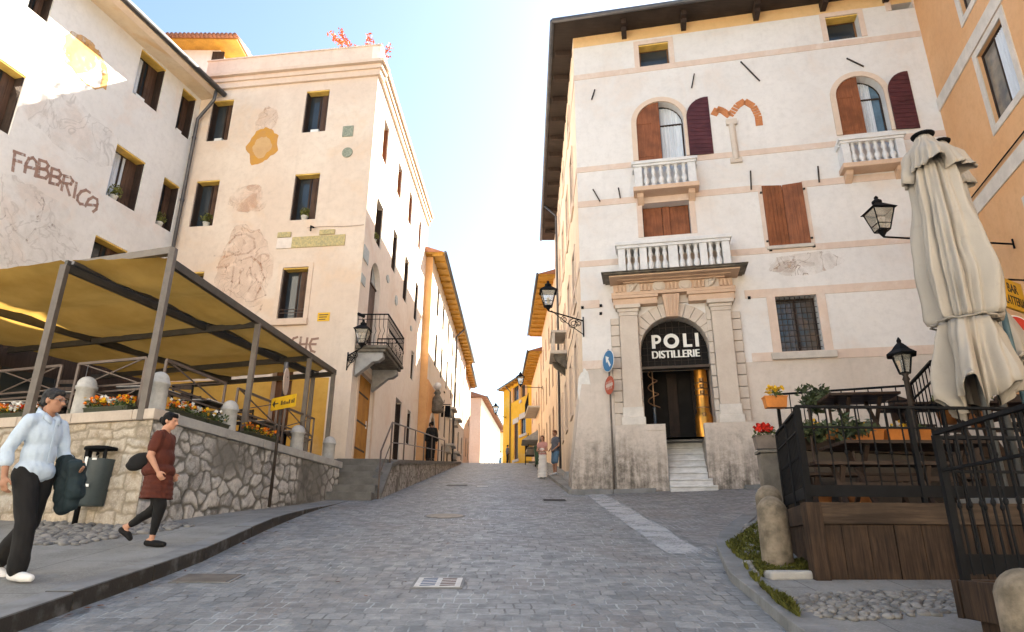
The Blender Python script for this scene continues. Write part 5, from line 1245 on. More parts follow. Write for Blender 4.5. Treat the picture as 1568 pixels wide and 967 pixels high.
zr1 = Qr.uv(934, 590)[1]; disc(sgn, 0, zr1, .27, M_red, sp, 'disc', 0)
mb = MB(); mb.prism([sgn.pt(x, zr1+y, .013) for x, y in ((-.2,-.04),(.2,-.04),(.2,.05),(-.2,.05))], sgn.n*.003)
for k in range(4): mb.prism([sgn.pt(-.15+.085*k+x, zr1+y, .0165) for x, y in ((0,-.12),(.03,-.12),(.03,.13),(0,.13))], sgn.n*.002)
mb.build('lettering', pm('faded_white', (.55,.45,.40), .6, .1, 5, .05, 40), sp)
# kerb along the foot of the palazzo and the pavement on its street side
mb = MB()
for k in range(11):
    a = -.35+k*1.15; b_ = a+1.14
    if b_ > stu0-.3 and a < stu1+.4: continue
    za, zb2 = gz(*PF.pt(a,0,.5).xy), gz(*PF.pt(b_,0,.5).xy)
    mb.hexa([PF.pt(a, za-.3, .3), PF.pt(b_, zb2-.3, .3), PF.pt(b_, zb2-.3, .66), PF.pt(a, za-.3, .66), PF.pt(a, za+.1, .3), PF.pt(b_, zb2+.1, .3), PF.pt(b_, zb2+.1, .66), PF.pt(a, za+.1, .66)])
structure(mb.build('kerb', M_kerb, bevel=.015))
rowsheet('pavement', M_conc, fr(18.9, 48, 40), lambda y: 1.62-.012*(y-19), lambda y: 2.6, lambda x, y: gz(x, y)+.11, 4, .3)

# ---- houses beyond, right
R2 = Pl((2.5, 36.25), -1.2, 1)
simple_house('eaved_house', 'tall house with deep warm timber eaves beyond the palazzo', 'house', R2, 0, 11.5, 3.5, 16.4, P_peach, rects=rows([2,4.6,7.2,9.8], .9, [(7.2,9),(10.2,12),(13.2,14.8)]), depth=.2, eave=.95, soffit=M_ochrewood, leafm=M_shutter)
R3 = Pl((2.15, 47.8), -2, 1)
t, _ = simple_house('balcony_house', 'peach house with stacked balconies just before the yellow house', 'house', R3, 0, 10.1, 5.0, 15.0, P_peach, rects=rows([1.6,4.2,7,9.2], .9, [(8.2,10),(11.2,13)]), depth=.2, eave=.9, soffit=M_ochrewood, leafm=M_shutter)
mb = MB()
for z in (8.0, 11.0): MB().pbox(R3, .6, 5.2, z, z+.12, 0, .9).build('balcony_slab', M_stone, t)
for z in (8.0, 11.0):
    mb = MB()
    for zz in (z+.2, z+1.05): mb.bar(R3.pt(.6, zz, .86), R3.pt(5.2, zz, .86), .04)
    for k in range(36): u = .62+4.56*k/35; mb.bar(R3.pt(u, z+.12, .86), R3.pt(u, z+1.05, .86), .018)
    mb.build('balcony_railing', M_iron, t)
YL = Pl((2.7, 58.0), -19.5, 1)
yr = [YL.rect(q) for q in ((786,591,795,613), (798,586,805,607), (787,648,793,703), (797,640,805,664))]
t, _ = simple_house('yellow_house', 'bright yellow house with orange shutters at the bend of the street', 'house', YL, -1, 10.6, 6.0, 16.6, P_yellow, rects=yr, depth=.18, eave=.6, soffit=M_ochrewood, leafm=P_orange)
for r in yr[:2]: leafbox(YL, t, r[0]-.45, r[0], r[2], r[3], .01, .05, P_orange); leafbox(YL, t, r[1], r[1]+.45, r[2], r[3], .01, .05, P_orange)
MB().pbox(YL, yr[0][0]-.8, yr[1][1]+.3, yr[0][2]-.5, yr[0][2]-.25, 0, .12).build('sill', M_stone, t)
for r in yr[2:]: MB().pbox(YL, r[0]-.25, r[1]+.25, r[3], r[3]+.5, 0, .06).build('window_head', M_stone, t); MB().pbox(YL, r[0]-.3, r[1]+.3, r[2]-.25, r[2]-.01, 0, .08).build('sill', M_stone, t)
dp = thing('drainpipe', 'dark drainpipe down the yellow house front', 'drainpipe', YL.pt(8.2, 9, .1)); MB().tube([YL.pt(8.2, 16.5, .6), YL.pt(8.2, 16, .1), YL.pt(8.2, 8.5, .1)], .06, 8).build('pipe', M_zinc, dp, smooth=True)
q = atY(797, 590, 46.0); lamp('wall_lantern', 'lantern on long arm in front of the yellow house', q, V((2.2, 46.0, q.z-.15)), False, 1.0)
q = atY(759, 633, 66.0); lamp('wall_lantern', 'farthest lantern, left of the yellow house', q, V(YL.pt(9.6, q.z-.2, .05)), False, 1.1)
# canopy, cart, green bin
a = atY(799, 668, 47.0); cn = thing('canopy', 'small grey sloping canopy over a doorway near the green bin', 'canopy', (1.9, 47, a.z-.4)); b_ = atY(817, 660, 47.0)
mb = MB(); mb.prism([V((a.x, 46.2, a.z-.35)), V((b_.x+.3, 46.2, a.z+.35)), V((b_.x+.3, 46.2, a.z-.35))], (0, 3.0, 0)); mb.build('canopy_roof', M_stonegrey, cn)
bx, by = 1.55, 36.5; zb = gz(bx, by)+.11
gb = thing('wheelie_bin', 'dark green wheeled rubbish bin by the right hand wall up the street', 'bin', (bx, by, zb)); M_gbin = pm('bin_green', (.03,.075,.04), .5, .2, 5, .05, 40)
mb = MB(); mb.hexa([V((bx+x*.22, by+y*.26, zb+.08)) for x, y in ((-1,-1),(1,-1),(1,1),(-1,1))]+[V((bx+x*.29, by+y*.36, zb+.98)) for x, y in ((-1,-1),(1,-1),(1,1),(-1,1))]); mb.build('body', M_gbin, gb, bevel=.02)
mb = MB(); mb.hexa([V((bx+x*.32, by+y*.39, zb+.985)) for x, y in ((-1,-1),(1,-1),(1,1),(-1,1))]+[V((bx+x*.28, by+y*.33, zb+1.08)) for x, y in ((-1,-1),(1,-1),(1,1),(-1,1))]); mb.build('lid', M_gbin, gb, bevel=.02)
for s_ in (-1, 1): mb = MB(); mb.tube([(bx+s_*.2-.03, by+.2, zb+.1), (bx+s_*.2+.03, by+.2, zb+.1)], .1, 12); mb.build('wheel', M_black, gb)
cx_, cy_ = 1.15, 39.5; zb = gz(cx_, cy_)+.11; ct = thing('metal_rack', 'black wire rack on wheels standing beside the green bin', 'rack', (cx_, cy_, zb)); mb = MB()
for x in (-.3, .3):
    for y in (-.3, .3): mb.bar((cx_+x, cy_+y, zb), (cx_+x, cy_+y, zb+1.0), .04)
for z in (.15, .5, .98):
    for (a, b2) in (((-.3,-.3),(.3,-.3)),((.3,-.3),(.3,.3)),((.3,.3),(-.3,.3)),((-.3,.3),(-.3,-.3))): mb.bar((cx_+a[0], cy_+a[1], zb+z), (cx_+b2[0], cy_+b2[1], zb+z), .035)
mb.build('frame', M_iron, ct); MB().box((cx_, cy_, zb+.5), (.56,.56,.02)).build('shelf', M_ironbrown, ct)
# doorstep block beside the couple
structure(MB().box((2.2, 24.6, gz(2.2, 24.6)+.15), (.5, 1.2, .3)).build('doorstep', M_stonegrey, None, bevel=.02))

# ---- orange house at the right edge
Rp = PF.hit(1425, 110); RB = Pl((Rp.x, Rp.y), 15.0, 1)
P_ro = plaster('apricot_plaster', (.72,.42,.22), (.69,.38,.185), (.66,.36,.18), .3, .5, None, .9, .06)
M_wtrim = pm('cream_trim', (.66,.60,.53), .85, .1, 3, .2, 40, world=True)
rb = thing('corner_house', 'apricot orange house with cream bands at the right edge', 'house', RB.pt(-4, 3))
rw = [RB.rect([(1497,85),(1530,30),(1568,135),(1523,190)]), RB.rect([(1575,310),(1600,280),(1640,400),(1610,430)])]
dz = RB.rect([(1500,520),(1520,500),(1540,640),(1520,660)])
rw2 = (rw[0][0]+.1, rw[0][1]+.1, rw[0][2]+3.6, rw[0][3]+3.6)
gd = (-5.0, -1.0, 2.2, 6.0)
facade(RB, 'wall', P_ro, rb, -16, 1.5, 1.0, 22, [rw[0], rw[1], rw2, gd], .3)
bodyprism('wall', [RB.pt(-15.99, 0, -.66), RB.pt(1.49, 0, -.66), RB.pt(1.49, 0, -8), RB.pt(-15.99, 0, -8)], 1.0, 21.98, P_ro, rb)
for r in (rw[0], rw[1], rw2):
    window(RB, r, rb, 'none', .16, mull=1, curtain=(.1, .48), frame=M_dkbrown, glass=pm('grey_pane', (.13,.13,.13), .08, .5, 2.2, .05, 20, col2=(.30,.26,.20), spec=.6)); surround(RB, rb, r, .2, .03, M_wtrim, bottom=True)
MB().pbox(RB, gd[0], gd[1], gd[2], gd[3], -.3, -.2).build('shop_door', M_dkbrown, rb)
for (x, y), w in (((1480,85), .42), ((1541,263), .42)):
    z = RB.uv(x, y)[1]; band(RB, rb, -15.9, 1.4, z-w/2, z+w/2, .04, M_wtrim)
z = RB.uv(1541, 263)[1]; MB().tube([RB.pt(-15, z+.33, .06), RB.pt(1.2, z+.33, .06)], .02, 6).build('cable', M_iron, rb)
band(RB, rb, -15.9, 1.4, 20.9, 21.2, .2, M_wtrim)
q = V(atY(1352, 357, 14.6)); bq = RB.hit(1450, 350); nb = RB.pt(-2.2, q.z-.12, .05)
lamp('wall_lantern', 'large black wall lantern on a straight arm, left of the parasol', q, nb, False, 1.0)
q = atY(1550, 452, 12.8); ys = thing('shop_sign', 'yellow BAR LATTERIA projecting sign beside the parasol', 'sign', q)
ysp = Pl((q.x, q.y), 60, -1); MB().pbox(ysp, -.45, .45, q.z-.33, q.z+.33, -.03, .03).build('panel', M_ysign, ys)
M_blk = pm('black_print', (.03,.03,.03), .6, .1, 5, 0)
text3('BAR', ysp, 0, q.z+.04, .2, M_blk, ys, 'lettering', .033, .42); text3('LATTERIA', ysp, 0, q.z-.24, .2, M_blk, ys, 'lettering', .033, .8)
mb = MB(); e = RB.pt(RB.uv(1550, 452)[0], q.z+.2, 0); mb.bar(q+V((0,0,.36)), V((q.x+3, q.y+.3, q.z+.36)), .03); mb.build('arm', M_iron, ys)
q = atY(1557, 510, 9.6); ns = thing('road_sign', 'red and white no-entry disc at the right edge behind the parasol', 'road sign', (q.x, q.y, gz(q.x, q.y)))
nsp = Pl((q.x, q.y), 84, -1); disc(nsp, 0, q.z, .29, M_white, ns, 'disc', 0); disc(nsp, 0, q.z, .265, pm('noentry_red', (.50,.045,.03), .4, .1, 4, .02, 30), ns, 'disc', .013)
mb = MB(); mb.pbox(nsp, -.20, .20, q.z-.05, q.z+.04, .026, .03); mb.build('bar', M_white, ns); MB().tube([(q.x, q.y+.05, gz(q.x, q.y)), (q.x, q.y+.05, q.z+.3)], .03, 8).build('post', M_steel, ns)
# ------------------------------------------------------------------ unseen square and houses added behind the viewpoint to bounce warm light
M_sq = pm('bounce_square_paving', (.46,.43,.39), .85, .15, 1.2, .2, 40, world=True)
rowsheet('square', M_sq, fr(-24, -2, 12), lambda y: -30, lambda y: 26, lambda x, y: gz(x, y)+.006+.02*(y < -2.5), 10)  # added pale paving, out of view, throws sunlight onto the shaded fronts
BK = Pl((-24, -16), 92, 1); P_bk = plaster('bounce_house_plaster', (.80,.74,.66), (.78,.71,.62))
simple_house('pale_house', 'unseen cream house added behind the viewpoint to bounce warm light', 'house', BK, 0, 24, -5, 13, P_bk, rects=rows([2,5,8,11,14,17,20], 1.0, [(3,4.7),(6.5,8.2),(9.6,11)]), depth=.2)
BK2 = Pl((2, -17), 84, 1)
simple_house('pale_house', 'unseen tall pale house added behind the viewpoint on the right to bounce warm light', 'house', BK2, 0, 20, -5, 15, P_bk, rects=rows([2,5,8,11,14,17], 1.0, [(3,4.7),(6.5,8.2),(9.6,11)]), depth=.2)
# ------------------------------------------------------------------ stone faces with real relief
import numpy as np
def _vn(x, y, s, seed):
    """smooth value noise on arrays"""
    x = x*s+seed*17.3; y = y*s+seed*9.1; xi, yi = np.floor(x), np.floor(y); fx, fy = x-xi, y-yi; fx = fx*fx*(3-2*fx); fy = fy*fy*(3-2*fy)
    h = lambda a, b: np.modf(np.abs(np.sin(a*127.1+b*311.7+seed*74.7)*43758.5453))[0]
    return (h(xi, yi)*(1-fx)+h(xi+1, yi)*fx)*(1-fy)+(h(xi, yi+1)*(1-fx)+h(xi+1, yi+1)*fx)*fy
def stone_face(pl, u0, u1, zlo, zhi, o, mode, seed, mat, parent, step=.024, relief=.03, sx=.34, sz=.25):
    nu, nz_ = int((u1-u0)/step), int((zhi-zlo)/step); U, Z_ = np.meshgrid(np.linspace(u0, u1, nu+1), np.linspace(zlo, zhi, nz_+1)); rg = np.random.RandomState(seed)
    wu = U+.05*(_vn(U, Z_, 4, seed)-.5)*2+.02*(_vn(U, Z_, 13, seed+1)-.5)*2; wz_ = Z_+.05*(_vn(U, Z_, 4, seed+2)-.5)*2+.02*(_vn(U, Z_, 13, seed+3)-.5)*2
    if mode == 'rubble':
        gi, gj = np.floor(wu/sx), np.floor(wz_/sz); f1 = np.full(U.shape, 9.0); f2 = f1.copy(); cid = np.zeros(U.shape)
        hs = lambda a, b, k: np.modf(np.abs(np.sin(a*12.9898+b*78.233+k*37.7+seed)*43758.5453))[0]
        for di in (-1, 0, 1):
            for dj in (-1, 0, 1):
                a, b_ = gi+di, gj+dj; px, pz = (a+.08+.84*hs(a, b_, 1))*sx, (b_+.08+.84*hs(a, b_, 2))*sz; d = np.sqrt(((wu-px)/sx)**2+((wz_-pz)/sz)**2)*(.8+.45*hs(a, b_, 4))
                c = hs(a, b_, 3); nearer = d < f1; f2 = np.where(nearer, f1, np.minimum(f2, d)); cid = np.where(nearer, c, cid); f1 = np.where(nearer, d, f1)
        edge = (f2-f1)*.5*min(sx, sz)
    else:
        edge = np.zeros(U.shape); cid = np.zeros(U.shape); z = zlo-.1
        while z < zhi+.2:
            h = rg.uniform(.16, .32); u = u0-.3+rg.uniform(-.2, 0)
            while u < u1+.4:
                L_ = rg.uniform(.2, .62) if rg.rand() > .25 else rg.uniform(.12, .25); split = rg.rand() < .25 and h > .24; zc = z+h*rg.uniform(.4, .6)
                for (za_, zb_) in (((z, zc), (zc, z+h)) if split else ((z, z+h),)):
                    m_ = (wu >= u) & (wu < u+L_) & (wz_ >= za_) & (wz_ < zb_); e = np.minimum(np.minimum(wu-u, u+L_-wu), np.minimum(wz_-za_, zb_-wz_)); edge = np.where(m_, e, edge); cid = np.where(m_, rg.rand(), cid)
                u += L_
            z += h
    jw = .008+.022*_vn(U, Z_, 1.6, seed+5); t = np.clip((edge-jw*.5)/.022, 0, 1); t = t*t*(3-2*t); buried = np.clip((_vn(U, Z_, .9, seed+6)-.62)/.12, 0, 1)
    H = t*(.4+.6*np.modf(cid*7.31)[0])*relief+t*.018*(_vn(U, Z_, 11, seed+7)-.5)+.007*(_vn(U, Z_, 27, seed+8)-.5); H = H*(1-.75*buried)+.3*relief*buried*_vn(U, Z_, 6, seed+9)
    t = t*(1-buried*.85); fade = np.clip(np.minimum(np.minimum(U-u0, u1-U), np.minimum(Z_-zlo+.1, zhi-Z_))/.03, 0, 1); H = H*fade
    mb = MB(); mb.v = [pl.pt(float(a), float(b_), o+float(c)) for a, b_, c in zip(U.ravel(), Z_.ravel(), H.ravel())]; n1 = nu+1
    mb.f = [(j*n1+i, j*n1+i+1, (j+1)*n1+i+1, (j+1)*n1+i) for j in range(nz_) for i in range(nu)]
    ob = mb.build('wall', mat, parent, smooth=True, fixn=False); at_ = ob.data.attributes.new('stone', 'FLOAT_COLOR', 'POINT'); arr = np.ones((U.size, 4)); arr[:, 0] = cid.ravel(); arr[:, 1] = t.ravel(); arr[:, 2] = buried.ravel(); at_.data.foreach_set('color', arr.ravel().astype(np.float32)); return ob
def stone_mat(name, cols, mortar, smear):
    m, nt, b = newmat(name); p = pos(nt); a = nt.nodes.new('ShaderNodeAttribute'); a.attribute_name = 'stone'; sep = nt.nodes.new('ShaderNodeSeparateColor'); nt.links.new(a.outputs['Color'], sep.inputs[0])
    cr_ = nt.nodes.new('ShaderNodeValToRGB'); nt.links.new(sep.outputs[0], cr_.inputs[0]); e = cr_.color_ramp.elements; e[0].color = (*cols[0], 1); e[1].color = (*cols[-1], 1)
    for i, c in enumerate(cols[1:-1]): q = e.new((i+1)/(len(cols)-1)); q.color = (*c, 1)
    c = mixc(nt, ramp(nt, nz(nt, p, 8, 7, .7), .38, .72, 0, .6), cr_.outputs[0], tuple(x*.5 for x in cols[len(cols)//2])); c = mixc(nt, ramp(nt, nz(nt, p, 33, 5, .7), .45, .75, 0, .45), c, tuple(min(1, x*1.35) for x in cols[0]))
    mo = mixc(nt, nz(nt, p, 9, 6, .7), mortar, tuple(x*.45 for x in mortar)); c = mixc(nt, sep.outputs[1], mo, c); c = mixc(nt, mth(nt, 'MULTIPLY', ramp(nt, nz(nt, p, 1.3, 6, .65, .4), .52, .68), .75), c, smear)
    nt.links.new(c, b.inputs['Base Color']); b.inputs['Roughness'].default_value = .92; b.inputs['Specular IOR Level'].default_value = .15; bump(nt, b, mth(nt, 'ADD', nz(nt, p, 26, 6, .7), mth(nt, 'MULTIPLY', nz(nt, p, 90, 3), .4)), .55, .02); MATS[name] = m; return m
M_wf2 = stone_mat('warm_rubble', [(.52,.47,.40), (.36,.31,.25), (.46,.40,.33), (.28,.23,.18), (.50,.42,.32), (.40,.38,.35)], (.34,.29,.22), (.24,.17,.085))
M_ws2 = stone_mat('grey_rubble', [(.60,.58,.55), (.36,.35,.335), (.52,.50,.475), (.27,.265,.26), (.56,.53,.49), (.42,.41,.39)], (.20,.19,.17), (.085,.08,.072))
# ------------------------------------------------------------------ left terrace
C0 = V((-5.58, 10.2, 0)); E0_ = V((-4.42, 17.2, 0)); ZC = 3.40; ZF = 3.22
az_s = math.degrees(atan2(E0_.x-C0.x, E0_.y-C0.y)); TS = Pl(C0, az_s, -1); Ls = (E0_-C0).length
az_f = math.degrees(atan2(3.12, -.97)); TF = Pl(C0, az_f, -1)           # u runs right; negative u = left along the front wall
M_wf = stonewall('warm_stone_wall', (.50,.45,.38), (.33,.28,.225), (.25,.205,.15), 2.5, (1,1,1.7), 3.0, (.30,.20,.09))
M_ws = stonewall('grey_stone_wall', (.52,.50,.47), (.36,.345,.32), (.20,.185,.165), 3.3, (1,1,1.25), 9.0, (.10,.09,.075))
tw = thing('retaining_wall', 'rough stone retaining wall carrying the left terrace beside the pavement', 'stone wall', (C0.x, C0.y, 1.6))
fpoly = [TF.pt(-9.5,0,0), TF.pt(-.0,0,0), TS.pt(.42,0,-.5), TF.pt(-9.5,0,-.5)]; MB().prism([V((p.x,p.y,.8)) for p in (TF.pt(-9.5,0,0), TF.pt(0,0,0), TS.pt(.35,0,-.4), TF.pt(-9.5,0,-.4))], (0,0,ZC-.97)).build('wall_core', M_wf, tw); stone_face(TF, -7.5, -.004, 1.0, ZC-.17, .004, 'coursed', 4, M_wf2, tw)
MB().prism([V((p.x,p.y,.8)) for p in (TS.pt(.0,0,.004), TS.pt(Ls,0,.004), TS.pt(Ls,0,-.4), TS.pt(.36,0,-.4))], (0,0,ZC-.972)).build('wall_core', M_ws, tw); stone_face(TS, .0, Ls, 1.3, ZC-.17, .008, 'rubble', 8, M_ws2, tw)
M_cap = pm('coping_stone', (.50,.43,.36), .85, .15, 2.5, .35, 40, col2=(.38,.32,.27), world=True); M_capg = pm('grey_coping', (.40,.39,.37), .85, .2, 2.5, .35, 40, col2=(.24,.235,.225), world=True)
u = -9.5
while u < -.05:
    L_ = min(random.uniform(1.1, 1.7), -u); e = .06 if u+L_ > -.02 else -.005
    MB().pbox(TF, u+.004, u+L_+e, ZC-.168, ZC, -.46, .07).build('coping', M_cap, tw, bevel=.014); u += L_
u = .47
while u < Ls-.05:
    L_ = min(random.uniform(1.2, 1.9), Ls-u+.08); MB().pbox(TS, u+.004, u+L_-.004, ZC-.166, ZC-.002, -.46, .065).build('coping', M_capg, tw, bevel=.014); u += L_
fl = MB(); fl.prism([V((p.x, p.y, .5)) for p in (TF.pt(-9.4,0,-.4), TF.pt(-.4,0,-.4), TS.pt(Ls-.02,0,-.4), V((-4.85,19.25,0)), AF.pt(-6.7,0,.02), FB.pt(-9.8,0,.02))], (0,0,ZF-.5)); structure(fl.build('terrace_floor', M_conc))
# stone bollards standing on the coping
def bollard(loc, h, r, mat, label, name='stone_bollard', grp=None, neck=True):
    t = thing(name, label, 'bollard', loc, grp); z0 = V(loc); n = 7
    pr = [(r*.96,0),(r,h*.08),(r*.98,h*.66)]+([(r*1.1,h*.67),(r*1.12,h*.74),(r*1.02,h*.75)] if neck else [])
    hs = h*.75; pr += [(r*1.02*cos(pi/2*i/n), hs+(h-hs)*sin(pi/2*i/n)) for i in range(1, n)]+[(.003, h)]
    mb = MB(); mb.lathe(z0, pr, 20)
    for i, v in enumerate(mb.v): mb.v[i] = v+V((noise.noise(v*5), noise.noise(v*5+V((9,0,0))), 0))*.012
    mb.build('shaft', mat, t, smooth=True); return t
M_bol = pm('bollard_stone', (.50,.50,.49), .85, .2, 5, .6, 30, col2=(.30,.30,.295))
gb_ = 'stone bollards along the left terrace wall'
def on_side(px, py): q = atZ(px, py, ZC); u = (q-C0).dot(TS.d); return u
bollard(TS.pt(.3, ZC, -.25), .68, .155, M_bol, 'pale stone bollard at the corner of the left terrace wall', grp=gb_)
for (px, py), lb in (((353,662), 'pale stone bollard second from the terrace corner, left of the arrow sign'), ((431,692), 'pale stone bollard directly behind the yellow arrow sign post'), ((486,707), 'last pale stone bollard before the stair on the terrace wall')):
    bollard(TS.pt(min(on_side(px, py), Ls-.2), ZC, -.23), .62, .15, M_bol, lb, grp=gb_)
q = atZ(96, 632, ZC); bollard(TF.pt((q-C0).dot(TF.d), ZC, -.2), .68, .155, M_bol, 'pale stone bollard on the front terrace wall behind the man in the shirt', grp=gb_)

# awning frame
M_fab_, nt, b = newmat('ochre_canvas'); nt.nodes.remove(b)
p_ = objc(nt); c_ = mixc(nt, ramp(nt, nz(nt, vscale(nt, p_, (1,1,1)), 1.2, 5, .6), .3, .7), (.45,.28,.075), (.35,.21,.05))
d_ = nt.nodes.new('ShaderNodeBsdfDiffuse'); tr = nt.nodes.new('ShaderNodeBsdfTranslucent'); mx = nt.nodes.new('ShaderNodeMixShader'); mx.inputs[0].default_value = .4
nt.links.new(c_, d_.inputs[0]); nt.links.new(c_, tr.inputs[0]); nt.links.new(d_.outputs[0], mx.inputs[1]); nt.links.new(tr.outputs[0], mx.inputs[2]); nt.links.new(mx.outputs[0], nt.nodes['Material Output'].inputs['Surface'])
ZA = 5.9
aw = thing('awning', 'ochre canvas awning on a brown steel frame over the left terrace', 'awning', (-6, 12, ZF))
O = [atZ(262, 402, ZA), atZ(388, 492, ZA), atZ(460, 545, ZA), atZ(511, 569, ZA)]
O0, O1 = O[0], O[-1]; do = (O1-O0).normalized()
I0, I1 = atZ(100, 406, ZA), atZ(480, 572, ZA); di = (I1-I0).normalized()
lf_ = V((-.955, .297, 0)).normalized()
tops = []
for i, o in enumerate(O):
    t_ = (o-O0).dot(do); pt = O0+do*t_; top = ZA+(.27 if i == 0 else -.04)
    MB().bar((pt.x, pt.y, ZF+.001), (pt.x, pt.y, top), .105, .105, up=(0,1,0)).build('post', M_steel, aw, bevel=.006); tops.append(pt)
MB().bar((I0.x, I0.y, ZF), (I0.x, I0.y, ZA), .11, .11, up=(0,1,0)).build('post', M_steel, aw, bevel=.006)
ie = I1; MB().bar((ie.x, ie.y, ZF), (ie.x, ie.y, ZA-.05), .10, .10, up=(0,1,0)).build('post', M_steel, aw, bevel=.006)
M_dksteel = pm('dark_steel', (.05,.045,.04), .45, .2, 6, .05, 50)
MB().bar(O0+do*.06, O1+do*.1, .09, .15).build('beam', M_dksteel, aw, bevel=.006)
mb = MB(); mb.bar(I0, I1, .07, .20); mb.build('beam', M_dksteel, aw, bevel=.006)
MB().bar(I0+V((.12,0,.05)), I1+V((.12,0,.05)), .06, .06).build('guide_rail', M_zinc, aw)
za = V((0,0,.22)); MB().bar(O0+za+V((.0,0,0)), O0+za+lf_*9.0, .12, .13).build('beam', M_steel, aw, bevel=.006)
for i in (1, 2, 3):
    t_ = (O[i]-O0).dot(do); a = O0+do*t_-V((0,0,.06)); k_ = I0+di*(di.dot(a-I0)+.3)
    e = a+lf_*(7.2 if i < 3 else 5.5)+V((0,0,-.02)); MB().bar(a, e, .07, .13).build('cross_beam', M_dksteel, aw, bevel=.004)
J0 = I0+lf_*3.6; J1 = I1+lf_*2.8; K0 = J0+lf_*2.9; K1 = J1+lf_*2.4
MB().bar(J0, J1, .07, .18).build('beam', M_dksteel, aw)
def canvas(a0, a1, b0, b1, seed):
    mb = MB(); nu, nv = 14, 60
    for j in range(nv+1):
        v = j/nv
        for i in range(nu+1):
            u = i/nu; p = (a0.lerp(a1, v)).lerp(b0.lerp(b1, v), u)
            z = .10-.17*sin(pi*((v*4) % 1.0))*(.35+.65*sin(pi*u))+.03*noise.noise(V((u*3, v*22, seed)))+.03*noise.noise(V((u*9, v*5, seed+3)))
            mb.v.append(p+V((0,0,z)))
    for j in range(nv):
        for i in range(nu): a = j*(nu+1)+i; mb.f.append((a, a+1, a+nu+2, a+nu+1))
    return mb.build('canvas', M_fab_, aw, smooth=True, fixn=False)
canvas(O0, O1, I0+V((.1,0,0)), I1+V((.1,0,0)), 1); canvas(I0-V((.1,0,0)), I1-V((.1,0,0)), J0, J1, 4); canvas(J0-V((.08,0,0)), J1-V((.08,0,0)), K0, K1, 7)
vb_ = MB(); n = 40      # scalloped fringe hanging along the left end
# railings with crossed bars
def rail_panel(pl, u0, u1, o, label, zt=1.0, zm=.52):
    t = thing('terrace_railing', label, 'railing', pl.pt(u0, ZF, o), 'crossed bar railings on the left terrace'); z = ZF; mb = MB(); P = lambda u, h: pl.pt(u, z+h, o)
    for u in (u0, u1): MB().bar(P(u, .0), P(u, zt+.18), .04, up=(0,1,0)).build('post', M_steelrail, t)
    for h, w in ((zt+.18, .045), (zm+.22, .03), (zm+.12, .03), (.1, .03)): MB().bar(P(u0, h), P(u1, h), w).build('rail', M_steelrail, t)
    for (h0, h1) in ((zm+.24, zt+.16), (.12, zm+.1)):
        MB().bar(P(u0+.12, h0), P(u1-.12, h1), .02).build('brace', M_steelrail, t); MB().bar(P(u0+.12, h1), P(u1-.12, h0), .02).build('brace', M_steelrail, t)
    return t
def uF(px, py, o=-.42):
    p2 = Pl(TF.pt(0, 0, o), az_f, -1); return p2.uv(px, py)[0]
def uS(px, py, o=-.5):
    p2 = Pl(TS.pt(0, 0, o), az_s, -1); return p2.uv(px, py)[0]
rail_panel(TF, uF(123, 551), uF(226, 545), -.42, 'crossed bar railing panel just left of the terrace corner')
rail_panel(TF, uF(2, 561), uF(97, 552), -.42, 'crossed bar railing panel at the far left behind the man')
rail_panel(TF, uF(2, 561)-1.9, uF(2, 561)-.12, -.42, 'crossed bar railing panel cut by the left edge')
rail_panel(TS, uS(256, 548), uS(346, 585), -.5, 'crossed bar railing along the street beyond the corner bollard')
rail_panel(TS, uS(364, 598), uS(424, 626), -.5, 'crossed bar railing between the second and third bollards')
rail_panel(TS, uS(436, 632), uS(480, 650), -.5, 'last crossed bar railing before the house wall')
